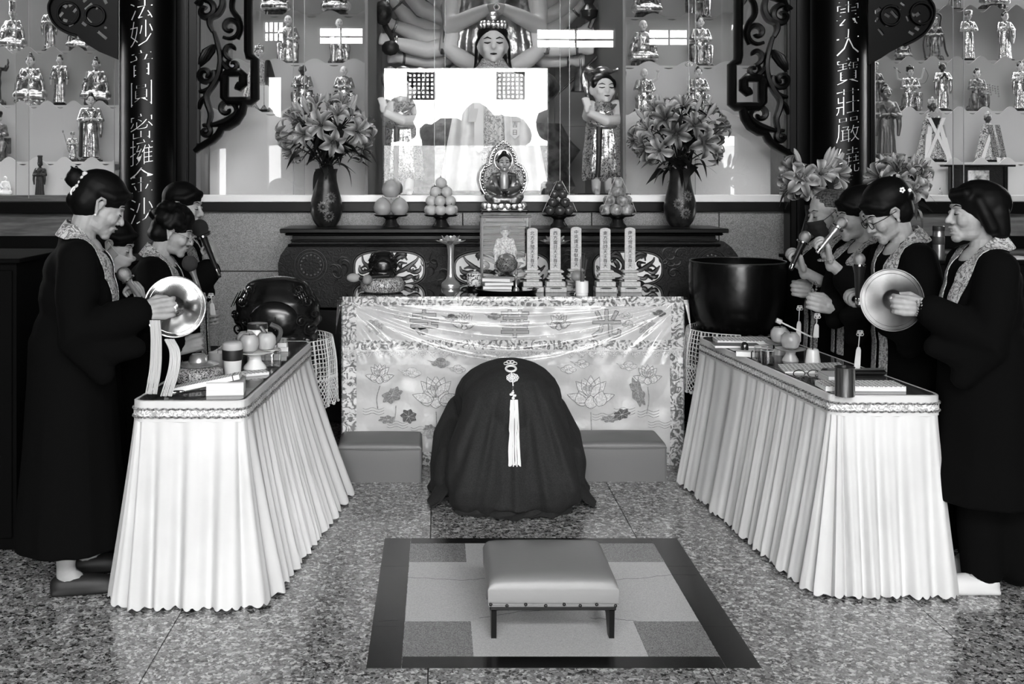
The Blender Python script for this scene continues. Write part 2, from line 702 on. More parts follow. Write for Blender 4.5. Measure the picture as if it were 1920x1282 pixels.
# front wall with the open doorway, two door leaves ajar and a strip of transom windows
wf = thing('wall_front', None, None, kind='structure')
wf['label'] = 'front wall of the hall with an open doorway'
FW = M('front_wall_wood', 34, 0.7)
openings = [(-3.52, -3.38, 0.2, 2.0), (-2.72, -2.5, 0.2, 3.15), (DOOR[0], DOOR[1], 0.0, DOOR[2]), (4.55, 4.8, 0.6, 2.2)]
trans = [(-2.78, -2.47, 3.72, 4.04), (-1.9, -1.2, 3.68, 3.95), (1.6, 2.85, 3.62, 3.92), (3.4, 4.05, 3.66, 3.92), (4.62, 4.95, 3.78, 4.0)]
ADDED_CLERE = (-4.2, 5.2, 4.6, 5.9)    # unseen clerestory band above the doors, added to let in more daylight
trans.append(ADDED_CLERE)
xs = sorted({RX0, RX1, *[o[0] for o in openings + trans], *[o[1] for o in openings + trans]})
for k in range(len(xs) - 1):
    a, b = xs[k], xs[k + 1]
    holes = sorted([(o[2], o[3]) for o in openings + trans if o[0] <= a + 1e-6 and o[1] >= b - 1e-6])
    z = 0.0
    for (h0, h1) in holes + [(CH, CH)]:
        if h0 > z + 1e-4:
            B().box(((a + b) / 2, FRONT - 0.1, (z + h0) / 2), (b - a, 0.2, h0 - z)).build('wall_section', FW, wf, smooth=False)
        z = h1
for (a, b, z0, z1) in trans:
    for k in range(1, 8 if b - a > 3 else 4):
        if b - a > 3:
            B().box((lerp(a, b, k / 8), FRONT - .05, (z0 + z1) / 2), (0.05, 0.06, z1 - z0)).build('mullion', FW, wf, smooth=False)
            continue
        if b - a > 0.5 and k != 2:
            continue
        B().box((lerp(a, b, k / 4), FRONT - .05, (z0 + z1) / 2), (0.02, 0.04, z1 - z0)).build('mullion', FW, wf, smooth=False)
    B().box(((a + b) / 2, FRONT - .05, lerp(z0, z1, .42)), (b - a, 0.04, 0.022)).build('mullion', FW, wf, smooth=False)
for (a, b, z0, z1) in openings[:2] + openings[3:] + trans:
    portal('window_daylight', (a + b) / 2, (z0 + z1) / 2, b - a, z1 - z0)
# two cut-out valances hanging in the doorway
for sx in (-.26, 1.17):
    b = B()
    for k in range(7):
        b.box((sx + (k - 3) * .07, FRONT + .02, 3.0), (.034, .012, .44)).box((sx, FRONT + .02, 3.2 - k * .068), (.44, .012, .03))
    b.build('hanging_valance', FW, wf, smooth=False)
# outside: paved yard, low wall and trees seen only as mirrored in the glass
struct('ground', B().box((0, -12, -0.12), (60, 17.6, 0.1)), M('yard_paving', 175, 0.9), label='paved temple yard outside the doorway')
yw = struct('wall_yard', B().box((0, -9.2, 1.1), (40, 0.2, 2.2)), M('yard_wall_white', 190, 0.9), label='low white wall around the yard')
TREE = M('tree_leaf', 42, 0.9, noise=(3, 25, 60))
for k, (x, y, s, zt) in enumerate([(-4.4, -13, .75, 2.6), (-1.3, -13, .8, 2.9), (0.1, -15, .55, 2.6), (1.6, -13, .7, 2.7), (3.3, -15, .75, 2.9), (5.6, -13, .8, 2.7), (-7.4, -14, .9, 2.9)]):
    t = thing('yard_tree', ['spreading', 'slim', 'low', 'tall', 'broad', 'far', 'dense'][k] + ' dark leafy tree mirrored over the yard wall', 'tree', (x, y, 0), group='trees beyond the yard wall')
    b = B()
    for q in range(14):
        b.ell((random.gauss(0, .45) * s, random.gauss(0, .3) * s, zt + random.gauss(0, .35) * s), (random.uniform(.3, .6) * s,) * 3, 8)
    b.fuse('crown', TREE, 0.14, t, 0)
    B().tube([(0, 0, 0), (.05, 0, zt)], [.16, .08], 8).build('trunk', DARKWOOD, t)

# ================================================================== display wall: sill, granite, ledges
GY = 7.25                       # the plane of the glass
SZ = PZ(372, 7.2)               # top of the sill
WL, WR = PX(369, 7.2), PX(1478, 7.2)
dado = thing('wall_dado', None, None, kind='structure')
dado['label'] = 'grey granite panel dado under the glass display'
struct('dado_core', B().box(((WL + WR) / 2, GY + .09, PZ(402, 7.2) / 2), (WR - WL, 0.1, PZ(402, 7.2))), M('dark_joint', 30, 0.9), dado)
joints = [WL, PX(628, 7.2), PX(868, 7.2), PX(1112, 7.2), PX(1353, 7.2), WR]
for k in range(5):
    for (z0, z1) in ((0.45, 0.95), (0.95, PZ(398, 7.2))):
        a, b = joints[k], joints[k + 1]
        B().box(((a + b) / 2, GY + .03, (z0 + z1) / 2), (b - a - .006, 0.03, z1 - z0 - .006), bev=0.002).build('granite_panel', GRANITE, dado, smooth=False)
b = B().box(((WL + WR) / 2, GY + .02, (PZ(379, 7.2) + PZ(397, 7.2)) / 2), (WR - WL, 0.1, PZ(379, 7.2) - PZ(397, 7.2)), bev=.004)
struct('trim_1', b, BLACKWOOD, label='black lacquered ledge under the display glass')
b = B().box(((WL + WR) / 2, GY, (SZ + PZ(379, 7.2)) / 2 + .012), (WR - WL, 0.07, SZ - PZ(379, 7.2) + .024), bev=.004)
struct('trim_2', b, RAIL, label='pale metal rail at the foot of the display glass')
struct('trim_3', B().box((0.3, 7.2, 4.6), (12.6, 0.2, 3.2)), BLACKWOOD, label='unseen black lintel board set low to shade the display cases')  # out of view, hung low to keep high daylight off the rear tiers
struct('wall_case_floor', B().box(((WL + WR) / 2, 8.25, SZ - .02), (WR - WL, 1.9, 0.03)), DISPLAY, label='pale floor board of the display case')
# outer bays
for side, (xa, xb) in enumerate(((-6.0, PX(216, 7.2)), (PX(1638, 7.2), 6.6))):
    nm = 'wall_bay_%s' % ('left', 'right')[side]
    t = thing(nm, None, None, kind='structure')
    t['label'] = 'panelled base under the %s display bay' % ('left', 'right')[side]
    cx, w = (xa + xb) / 2, xb - xa
    rows = [((366, 378), RAIL if side else PANELWOOD, 0.06, 0), ((378, 400), BLACKWOOD, 0.12, 0), ((400, 443), PANELWOOD, 0.03, 1),
            ((443, 466), BLACKWOOD, 0.09, 0), ((466, 486), PANELWOOD, 0.03, 1), ((486, 500), BLACKWOOD, 0.07, 0)]
    for (ya, yb), m, dep, pan in rows:
        z1, z0 = PZ(ya, 7.2), PZ(yb, 7.2)
        if pan:
            n = max(1, round(w / 0.9))
            for k in range(n):
                B().box((xa + (k + .5) * w / n, GY + .03, (z0 + z1) / 2), (w / n - .004, dep, z1 - z0)).build('panel', m, t, smooth=False)
        else:
            B().box((cx, GY + .03 - dep / 2 + .03, (z0 + z1) / 2), (w, dep, z1 - z0), bev=.003).build('rail', m, t, smooth=False)
    B().box((cx, GY + .07, PZ(500, 7.2) / 2), (w, 0.06, PZ(500, 7.2))).build('base_board', BLACKWOOD, t, smooth=False)
    B().box((cx, 8.25, SZ - .01), (w, 1.88, 0.03)).build('case_floor', DISPLAY, t, smooth=False)


# ------------------------------------------------------------------ stepped tiers with wave-cut fascias
SHADE_TONES = {-1: M('board_shade_deepest', 128, .75), 0: M('board_shade_dark', 146, .75), 1: M('board_shade_mid', 168, .75), 2: M('board_shade_light', 196, .75)}  # shade above each wave painted as board tones, darker toward the back


def tier(xa, xb, zt, d, amp, per, ph, zb, back, row):
    n = max(24, int((xb - xa) / per * 14))
    pts = [(xb, zb), (xa, zb)]
    for k in range(n + 1):
        x = lerp(xa, xb, k / n)
        pts.append((x, zt + amp * math.cos(2 * PI * (x - ph) / per)))
    t = thing('wall_tier', None, None, kind='structure')
    t['label'] = 'pale stepped display shelf with a wave cut front board'
    B().prism(pts, d, d + 0.012).build('wave_front', SHADE_TONES[row], t, smooth=False)
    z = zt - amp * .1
    B().box(((xa + xb) / 2, (d + .012 + back) / 2, z - .008), (xb - xa, back - d - .012, 0.016)).build('shelf_board', SHADE_TONES[row], t, smooth=False)
    return z


TIERZ = {}
CLX0, CLX1 = WL + .02, PX(690, 7.6)
CRX0, CRX1 = PX(1158, 7.6), WR - .02
OLX0, OLX1 = -3.6, PX(214, 7.5)
ORX0, ORX1 = PX(1636, 7.5), 4.9
AMP, PER = 0.029, 0.283
DEPS = {0: 8.36, 1: 7.94, 2: 7.52}
for key, (xa, xb), ys, pk in (('cl', (CLX0, CLX1), {0: 26, 1: 117, 2: 209}, {0: 480, 1: 590, 2: 470}),
                              ('cr', (CRX0, CRX1), {0: 31, 1: 122, 2: 214}, {0: 1225, 1: 1290, 2: 1200})):
    for r, y in ys.items():
        d = DEPS[r]
        zb = SZ if r == 2 else PZ(ys[r + 1], DEPS[r + 1]) - .06
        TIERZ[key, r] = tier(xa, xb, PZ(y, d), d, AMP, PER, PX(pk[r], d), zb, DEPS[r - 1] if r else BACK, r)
for key, (xa, xb), ys, pk in (('ol', (OLX0, OLX1), {0: 94, 1: 196, 2: 302}, {0: 98, 1: 88, 2: 68}),
                              ('or', (ORX0, ORX1), {-1: 16, 0: 112, 1: 207, 2: 303}, {-1: 1820, 0: 1795, 1: 1800, 2: 1790})):
    DD = {-1: 8.7, 0: 8.3, 1: 7.9, 2: 7.5}
    rs = sorted(ys)
    for r in rs:
        d = DD[r]
        zb = SZ if r == 2 else PZ(ys[r + 1], DD[r + 1]) - .06
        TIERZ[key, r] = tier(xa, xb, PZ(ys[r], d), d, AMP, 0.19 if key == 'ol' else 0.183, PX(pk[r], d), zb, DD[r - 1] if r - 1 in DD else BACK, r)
# side cheeks of the niche and the bays
for nm, x in (('wall_cheek', CLX1 + .01), ('wall_cheek', CRX0 - .01)):
    struct(nm, B().box((x, 8.22, (SZ + CH) / 2), (0.02, 1.9, CH - SZ)), M('niche_cheek', 120, 0.8), label='grey side cheek of the central niche')
# niche back panels
nb = thing('wall_niche', None, None, kind='structure')
nb['label'] = 'grey panelled back of the central niche'
NX = [CLX1 + .02, PX(800, 9.1), PX(1040, 9.1), CRX0 - .02]
NZ = [SZ, PZ(237, 9.1), 3.1, CH]
for i in range(3):
    for j in range(3):
        B().box(((NX[i] + NX[i + 1]) / 2, 9.12, (NZ[j] + NZ[j + 1]) / 2), (NX[i + 1] - NX[i] - .004, .03, NZ[j + 1] - NZ[j] - .004)).build('back_panel', M('niche_back', 128, 0.8), nb, smooth=False)

# ------------------------------------------------------------------ glass
wn = 0


def window(label, edges, z1, y=GY):
    global wn
    wn += 1
    t = thing('window_%d' % wn, None, None, kind='structure')
    t['label'] = label
    for k, (a, b) in enumerate(edges):
        yy = y + (0.012 if k % 2 else -0.012)
        B().box(((a + b) / 2, yy, (SZ + z1) / 2), (b - a, 0.005, z1 - SZ)).build('glass_pane', GLASS, t, smooth=False)
        for x in (a + .002, b - .002):
            B().box((x, yy, (SZ + z1) / 2), (0.0035, 0.007, z1 - SZ)).build('pane_edge', M('polished_glass_edge', 150, 0.2), t, smooth=False)
    return t


cedges = [(WL + .01, PX(572, GY)), (PX(549, GY), PX(835, GY)), (PX(814, GY), PX(1068, GY)), (PX(1050, GY), PX(1305, GY)), (PX(1290, GY), WR - .01)]
window('sliding glass panes over the central display', cedges, 3.0)
window('sliding glass panes over the side display beside the column close to the big wooden fish', [(-3.6, PX(56, GY)), (PX(28, GY), PX(214, GY))], 3.0)
window('sliding glass panes over the side display beside the column close to the black gong bowl', [(PX(1638, GY), PX(1806, GY)), (PX(1788, GY), 4.9)], 3.0)

# ------------------------------------------------------------------ columns with gilded characters, window jambs
COLZ = 4.7
LACQ = M('black_lacquer', 3, 0.36, spec=0.14)


def column(cx, d, chars, ys, label, rx):
    t = thing('pillar', None, None, (cx, d, 0), kind='structure')
    t['label'] = label
    B().lathe([(rx + .05, 0), (rx + .05, .1), (rx + .02, .16), (rx, .2), (rx, COLZ)], 40).build('shaft', LACQ, t)
    for ch, py in zip(chars, ys):
        dd = d - rx
        me = glyph(ch, BRUSHGOLD, 0.004, -0.02)
        s = 54 * dd / F
        # bend onto the shaft
        m2 = me.copy()
        co = np.empty(len(m2.vertices) * 3); m2.vertices.foreach_get('co', co); co = co.reshape(-1, 3)
        th = co[:, 0] * s * 0.92 / rx
        sl = co[:, 0] * 0.16              # brushed slant
        rr = rx + 0.001 - co[:, 1] * s * 1.0
        out = np.stack([rr * np.sin(th), -rr * np.cos(th), (co[:, 2] + sl) * s], 1)
        m2.vertices.foreach_set('co', out.ravel()); m2.update()
        link('character', m2, t, (0, 0, PZ(py, dd)))
    return t


column(PX(278, 6.95), 6.95, '法妙音圓密擁金沙', [12, 62, 118, 175, 237, 285, 337, 395], 'black lacquered round column with gilded characters starting 法妙音', 0.17)
column(PX(1572, 6.95), 6.95, '雲大寶莊嚴繞', [24, 78, 132, 190, 243, 300], 'black lacquered round column with gilded characters starting 雲大寶', 0.17)
# flat jamb boards beside the columns
for k, (a, b, lab) in enumerate(((224, 262, 'outer'), (318, 369, 'inner'), (1480, 1532, 'inner'), (1608, 1640, 'outer'))):
    z = 4.7
    t = thing('door_jamb', None, None, kind='structure'); t['label'] = '%s black wooden jamb board of the display front' % lab
    xa, xb = PX(a, 7.1), PX(b, 7.1)
    B().box(((xa + xb) / 2, 7.15, z / 2), (xb - xa, 0.14, z), bev=.006).build('board', BLACKWOOD, t, smooth=False)
    for q in (0.25, 0.7):
        B().tube([(lerp(xa, xb, q), 7.078, 0.9), (lerp(xa, xb, q), 7.078, z)], 0.007, 6).build('bead', BLACKWOOD, t)
    if k in (1, 2):
        xx = xb - .01 if k == 1 else xa + .01
        B().box((xx, 7.11, (SZ + z) / 2), (.03, .1, z - SZ)).build('stop', BLACKWOOD, t, smooth=False)


# ------------------------------------------------------------------ carved corner brackets (local: u to the middle, from the jamb; pixel sized)
def spiral(cx, cy, r0, turns, a0, sgn=1, n=26, r1=0.18):
    return [(cx + (r0 * lerp(1, r1, k / (n - 1))) * math.cos(a0 + sgn * turns * 2 * PI * k / (n - 1)),
             cy + (r0 * lerp(1, r1, k / (n - 1))) * math.sin(a0 + sgn * turns * 2 * PI * k / (n - 1))) for k in range(n)]


BRK = M('black_carved_wood', 8, 0.36, spec=0.3)


def bracket(x_edge, sgn, dy, label):
    """x_edge: pixel of the jamb; drawn for the left one (offsets to the right), mirrored by sgn"""
    d = 7.09
    t = thing('carved_bracket', label, 'bracket', (PX(x_edge, d), d, PZ(140 + dy, d)), group='carved corner brackets')
    k = d / F

    def loc(p, y=0.0):
        return ((p[0] * k) * sgn, y, (140 - p[1]) * k)
    # outer frame: drops down, fret scroll, then sweeps back to the jamb
    fr = [(100, -60), (100, 96), (102, 106), (112, 112), (112, 186), (106, 190), (62, 190), (55, 182), (55, 142), (60, 136), (84, 136), (90, 142), (90, 158), (84, 163), (78, 160)]
    b = B()
    for i in range(len(fr) - 1):
        pa, pb = Vector((*fr[i], 0)), Vector((*fr[i + 1], 0))
    b.tube([loc(p) for p in fr], [9 * k] * len(fr), 8, flat=1.9, up=(sgn, 0, 0))
    b.build('fret', BRK, t)
    sw = [(92, 192), (88, 212), (78, 228), (62, 238), (50, 240), (44, 252), (34, 262), (20, 270), (8, 277), (0, 284)]
    B().tube([loc(p) for p in sw], [8 * k] * 5 + [8 * k] * 3 + [7 * k, 6 * k], 8, flat=2.0, up=(0, 0, 1)).build('sweep', BRK, t)
    B().box(loc((4, 100)), (12 * k, .03, 340 * k), bev=.004).build('back_post', BRK, t, smooth=False)
    # leafy scrolls
    S = []
    S.append(([(30, 250), (26, 235), (30, 215), (24, 195), (22, 178), (34, 160), (44, 140), (48, 110), (42, 80), (36, 60)], 5.5))
    S.append((spiral(60, 205, 20, 1.2, 1.2, -1) , 5))
    S.append(([(30, 235), (44, 232), (60, 226), (74, 216), (80, 205)], 6))
    S.append((spiral(20, 246, 12, 1.1, -2, 1), 5))
    S.append((spiral(20, 140, 17, 1.3, -0.5, 1), 5.5))
    S.append((spiral(72, 122, 13, 1.1, -2.2, -1), 4.5))
    S.append(([(48, 112), (56, 124), (66, 132), (78, 131)], 5))
    S.append((spiral(66, 52, 22, 1.25, 2.2, -1), 5))
    S.append((spiral(20, 20, 22, 1.2, -2.6, 1), 6))
    S.append((spiral(70, 95, 18, 0.7, 1.6, 1), 5))
    S.append(([(34, 60), (28, 46), (30, 34), (44, 26), (52, 10), (50, -8), (40, -30)], 6))
    S.append(([(80, 74), (86, 56), (82, 36), (70, 18), (72, -4), (84, -14), (92, -2)], 5))
    S.append(([(8, 12), (20, -10), (44, -20), (70, -34), (90, -50)], 7))
    S.append(([(22, 178), (12, 190), (8, 205)], 4.5))
    S.append(([(34, 160), (20, 170), (8, 172)], 4.5))
    for pts, r in S:
        q = spline([(p[0], p[1], 0) for p in pts], 26)
        B().tube([loc(p, -.006) for p in q], [r * k * (0.75 + 0.45 * math.sin(PI * i / 25)) for i in range(26)], 7, flat=2.0, up=(0, 0, 1)).build('scroll', BRK, t)
    # a folded leaf with veins
    b = B()
    for i in range(5):
        o = (i - 2) * 4.0
        b.tube([loc((34 + o * .3, 84)), loc((26 + o, 96), -.02), loc((18 + o * .8, 110), -.022), loc((8 + o * .3, 124))], [2 * k, 4.2 * k, 4 * k, 1.5 * k], 6, flat=1.6)
    b.build('leaf', BRK, t)
    return t


bracket(366, 1, 0, 'black carved openwork bracket on the jamb beside the column close to the big wooden fish')
bracket(1484, -1, 10, 'black carved openwork bracket on the jamb beside the column close to the black gong bowl')


# outer brackets: solid dark lattice corner pieces above the side bays
def lattice_bracket(pts, holes, label, x0, x1):
    d = 7.0
    cx = sum(p[0] for p in pts) / len(pts)
    t = thing('lattice_bracket', label, 'bracket', (PX(cx, d), d, PZ(80, d)), group='lattice corner brackets')
    k = d / F
    L = lambda p: ((p[0] - cx) * k, (80 - p[1]) * k)
    me = B().prism([L(p) for p in pts], -0.008, 0.008).build('board', BLACKWOOD, t, smooth=False)
    # see-through slots are set off as pale inlays of the case behind: cut with a boolean
    cb = B()
    for (hx, hy, w, hh, a) in holes:
        c = L((hx, hy))
        cb.box((c[0], 0, c[1]), (w * k * 1.25, .1, hh * k * 1.3), rot=Matrix.Rotation(a, 3, 'Y'))
    co = cb.build('slot_cutter', BLACKWOOD, t, smooth=False)
    md = me.modifiers.new('b', 'BOOLEAN'); md.object = co; md.operation = 'DIFFERENCE'; md.solver = 'EXACT'; md.use_self = True
    dg = bpy.context.evaluated_depsgraph_get()
    new = bpy.data.meshes.new_from_object(me.evaluated_get(dg), depsgraph=dg)
    me.modifiers.clear(); me.data = new
    bpy.data.objects.remove(co)
    for cxx, cyy, r in ((130 if cx < 900 else 1725, 26, 20), (180 if cx < 900 else 1668, 30, 18)):
        q = [(*L((cxx + r * math.cos(a), cyy + r * math.sin(a))), 0) for a in [2 * PI * i / 24 for i in range(24)]]
        B().tube([(p[0], -.02, p[1]) for p in q], 2.5 * k, 6, closed=True).build('ring', BLACKWOOD, t)
    q = spline([(L(p)[0], -.022, L(p)[1]) for p in pts[2:9]], 40)
    B().tube(q, 3 * k, 6).build('edge_bead', BLACKWOOD, t)
    return t


lp = [(222, -120), (100, -120), (100, -40), (100, -8), (93, 12), (96, 32), (108, 50), (128, 62), (146, 68), (165, 84), (186, 97), (222, 112)]
lh = [(122, 11, 8, 5, .6), (133, 9, 8, 5, -.6), (115, 27, 8, 5, -.9), (122, 39, 8, 5, .3), (133, 46, 8, 5, -.5), (141, 19, 8, 5, -.9), (166, 12, 14, 5, -.7), (160, 0, 9, 5, -.7), (198, 3, 8, 5, 1.1),
      (183, 14, 7, 4, -1), (165, 38, 14, 5, .8), (158, 45, 9, 4, .7), (192, 66, 18, 4, .7), (198, 52, 5, 3, .4)]
lattice_bracket(lp, lh, 'black lattice corner board over the bay behind the woman with the hair clip', 93, 222)
rp = [(1628, -120), (1758, -120), (1740, -40), (1736, -10), (1748, 12), (1748, 34), (1736, 58), (1716, 74), (1692, 86), (1668, 98), (1650, 110), (1628, 122)]
rh = [(1663, 29, 9, 5, .6), (1676, 27, 14, 5, .8), (1684, 17, 8, 5, .6), (1645, 20, 12, 5, -.7), (1644, 37, 9, 4, -1.1), (1710, 27, 9, 5, .5), (1720, 27, 8, 5, -.6), (1701, 35, 8, 4, 1.2), (1726, 43, 9, 4, 1.0),
      (1719, 54, 8, 5, .5), (1708, 62, 9, 5, .6), (1663, 48, 6, 3, 0), (1651, 60, 12, 4, .9), (1692, 8, 8, 4, .7)]
lattice_bracket(rp, rh, 'black lattice corner board over the bay behind the bob-haired woman', 1628, 1758)
# ================================================================== small statues for the display tiers
GILT = M('gilded_wood', 190, 0.27, metal=0.85, noise=(14, 120, 205, 3), bmp=(30, 0.25, 0.01))
GILTDARK = M('old_gilding', 110, 0.35, metal=0.7, noise=(12, 60, 140, 3), bmp=(30, 0.3, 0.01))
FACE = M('painted_flesh', 176, 0.45)
FACEDK = M('dark_flesh', 52, 0.4)
HAIRB = M('black_hair_paint', 12, 0.3)
DARKBASE = M('dark_carved_base', 40, 0.4, noise=(25, 22, 66, 3), bmp=(40, 0.5, 0.01))
WHITEPOR = M('white_porcelain', 235, 0.2)
INKP = M('painted_line', 30, 0.5)
BLACKSTAT = M('dark_wood_carving', 34, 0.5, bmp=(30, 0.4, 0.01))
_st = {}


def cached(key, fn):
    if key not in _st:
        _st[key] = fn()
    return _st[key]


# all statue meshes face -Y, standing height 1.0
def st_head():
    b = B()
    b.ell((0, 0, 0.0), (.052, .058, .068), 16).ell((0, -.012, -.03), (.042, .044, .045), 14)
    b.tube([(0, -.052, .012), (0, -.066, -.016)], [.006, .010], 8).ell((0, -.062, -.018), (.011, .009, .007), 8)
    b.ell((0, -.05, -.038), (.016, .008, .005), 8).ell((0, -.047, -.06), (.016, .012, .012), 8)
    for s in (-1, 1):
        b.ell((s * .054, .006, -.008), (.008, .014, .028), 8).ell((s * .026, -.043, -.02), (.018, .014, .018), 8)
    b.limb([(0, .005, -.05), (0, .01, -.11)], [.03, .034], 10)
    return b.remeshed('head', FACE, 0.0075, 1)


def st_feat():
    b = B()
    for s in (-1, 1):
        b.tube([(s * .010, -.057, .003), (s * .022, -.056, .0), (s * .034, -.048, .003)], [.002, .0035, .002], 6)
        b.tube([(s * .009, -.057, .016), (s * .023, -.056, .022), (s * .037, -.047, .017)], [.0015, .0025, .001], 6)
    b.tube([(-.012, -.056, -.039), (0, -.0595, -.040), (.012, -.056, -.039)], [.002, .0042, .002], 6)
    return b.mesh('face_paint', INKP)


def st_hair(kind):
    b = B()
    if kind == 'bald':
        b.ell((0, .008, .014), (.0545, .058, .060), 14)
    else:
        b.ell((0, .012, .022), (.057, .058, .058), 14).ell((0, .03, -.005), (.052, .038, .055), 12)
        for s in (-1, 1):
            b.ell((s * .045, -.012, .02), (.014, .026, .028), 8)
        if kind == 'topknot':
            b.ell((0, .005, .09), (.026, .026, .028), 12).ell((0, -.02, .06), (.03, .02, .02), 8)
        if kind == 'bun':
            b.ell((0, .0, .075), (.036, .034, .032), 12)
        if kind == 'crown':
            for k in range(7):
                a = PI * (k / 6) + PI
                b.ell((.05 * math.cos(a), .045 * math.sin(a), .06), (.012, .012, .034), 8)
            b.ell((0, 0, .09), (.022, .022, .034), 8)
        if kind == 'hat':
            b.lathe([(.058, .03), (.07, .05), (.066, .085), (.04, .1)], 14)
        if kind == 'curls':
            b.ell((0, .005, .078), (.026, .026, .022), 12)
        if kind == 'tall':
            b.lathe([(.05, .03), (.055, .06), (.05, .14), (.064, .19), (.03, .2)], 14)
    return b.remeshed('hair', HAIRB, 0.008, 1)


def arms_pts(pose, zsh, w, seated):
    """list of (points, radii) for sleeve and for bare forearm+hand, for both arms"""
    sl, sk = [], []
    for s in (-1, 1):
        sh = Vector((s * w, .01, zsh))
        if pose == 'lap':
            el, wr, hd = Vector((s * (w + .055), -.03, zsh - .17)), Vector((s * .06, -.13, zsh - .23)), Vector((s * .012, -.15, zsh - .235))
        elif pose == 'pray':
            el, wr, hd = Vector((s * (w + .05), -.05, zsh - .15)), Vector((s * .03, -.12, zsh - .07)), Vector((s * .012, -.135, zsh + .005))
        elif pose == 'one_up':
            if s < 0:
                el, wr, hd = Vector((s * (w + .05), -.03, zsh - .16)), Vector((s * (w + .01), -.13, zsh - .07)), Vector((s * w, -.14, zsh + .0))
            else:
                el, wr, hd = Vector((s * (w + .055), -.03, zsh - .17)), Vector((s * .07, -.13, zsh - .2)), Vector((s * .02, -.15, zsh - .19))
        elif pose == 'down':
            el, wr, hd = Vector((s * (w + .04), .0, zsh - .17)), Vector((s * (w + .055), -.05, zsh - .3)), Vector((s * (w + .05), -.06, zsh - .36))
        elif pose == 'crossed':
            el, wr, hd = Vector((s * (w + .05), -.03, zsh - .16)), Vector((s * .02, -.13, zsh - .13)), Vector((-s * .02, -.145, zsh - .11))
        elif pose == 'raised':
            el, wr, hd = Vector((s * (w + .1), -.02, zsh - .02)), Vector((s * (w + .16), -.03, zsh + .12)), Vector((s * (w + .15), -.03, zsh + .19))
        else:  # hold in front
            el, wr, hd = Vector((s * (w + .05), -.03, zsh - .17)), Vector((s * .05, -.14, zsh - .15)), Vector((s * .02, -.155, zsh - .14))
        mid = el.lerp(wr, .45)
        sl.append(([sh, el, mid], [.045, .05, .048]))
        sk.append(([mid, wr], [.026, .02]))
        sk.append(([wr, hd], [.022, .018]))
    return sl, sk


def st_body(kind, pose):
    b, k = B(), B()
    if kind == 'seated':
        zsh = .60
        b.lathe([(.15, .16), (.16, .24), (.135, .34), (.14, .46), (.155, .54), (.12, .62), (.05, .66)], 18, scale=(1, .72))
        b.lathe([(.21, .14), (.24, .18), (.2, .25), (.12, .3)], 18, c=(0, -.05, 0), scale=(1, .7))
        for s in (-1, 1):                       # crossed legs
            b.limb([(s * .06, .02, .2), (s * .22, -.06, .19), (s * .2, -.13, .17), (s * .03, -.18, .17)], [.1, .09, .075, .06], 10)
            b.limb([(s * .16, -.02, .5), (s * .2, -.03, .36), (s * .22, -.04, .24)], [.05, .05, .03], 8)
            for q in range(3):
                b.tube([(s * .05, -.2 + q * .012, .2 - q * .035), (s * .15, -.205 + q * .01, .18 - q * .03), (s * .25, -.13, .19 - q * .03)], .012, 6)
        b.lathe([(.2, .1), (.22, .13), (.2, .18)], 20, c=(0, -.04, 0), scale=(1.05, .75))
    elif kind == 'chair':                       # seated with legs hanging, knees apart
        zsh = .66
        b.lathe([(.10, .3), (.125, .34), (.11, .44), (.12, .54), (.135, .6), (.11, .68), (.05, .72)], 18, scale=(1, .72))
        for s in (-1, 1):
            b.limb([(s * .06, .0, .32), (s * .14, -.15, .33), (s * .13, -.17, .2), (s * .12, -.16, .06)], [.08, .075, .06, .055], 10)
            for q in range(3):
                b.tube([(s * (.05 + q * .04), -.2, .3), (s * (.06 + q * .045), -.215, .18), (s * (.07 + q * .045), -.2, .06)], .012, 6)
        b.lathe([(.16, .04), (.18, .12), (.16, .3)], 18, scale=(1, .8))
    elif kind == 'standing':
        zsh = .80
        b.lathe([(.12, .03), (.135, .06), (.115, .2), (.105, .38), (.12, .5), (.105, .6), (.12, .72), (.13, .77), (.1, .83), (.045, .86)], 18, scale=(1, .72))
        for q in range(7):
            a = -PI / 2 + (q - 3) * .42
            b.tube([(.1 * math.cos(a), .078 * math.sin(a), .5), (.115 * math.cos(a + .05), .085 * math.sin(a), .3), (.13 * math.cos(a), .1 * math.sin(a), .04)], [.01, .016, .018], 6)
        for s in (-1, 1):                       # hanging sleeve ends
            if pose in ('hold', 'pray', 'one_up'):
                b.tube([(s * .15, -.06, .66), (s * .16, -.06, .5), (s * .15, -.05, .36)], [.04, .035, .02], 8)
    elif kind == 'cloak':                       # cloth-dressed figure, tent shaped
        zsh = .7
        b.lathe([(.27, .02), (.28, .06), (.22, .3), (.18, .5), (.15, .68), (.1, .78), (.05, .82)], 24, scale=(1, .55))
        for q in range(9):
            a = -PI / 2 + (q - 4) * .33
            b.tube([(.12 * math.cos(a), .08 * math.sin(a), .72), (.2 * math.cos(a), .115 * math.sin(a), .4), (.28 * math.cos(a), .16 * math.sin(a), .05)], [.012, .02, .024], 6)
    if kind != 'cloak':
        sl, sk = arms_pts(pose, zsh, .12, kind != 'standing')
        for p, r in sl:
            b.limb(p, r, 10)
        for p, r in sk:
            k.limb(p, r, 8)
        b.tube([(-.07, -.085, zsh - .0), (-.02, -.105, zsh - .1), (.03, -.1, zsh - .2)], .012, 6)
        b.tube([(.07, -.085, zsh - .0), (.02, -.105, zsh - .1), (-.02, -.1, zsh - .2)], .012, 6)
        return b.remeshed('robe', GILT, 0.011, 1), k.remeshed('hands', FACE, 0.0075, 1), zsh
    return b.remeshed('robe', GILT, 0.014, 1), None, zsh


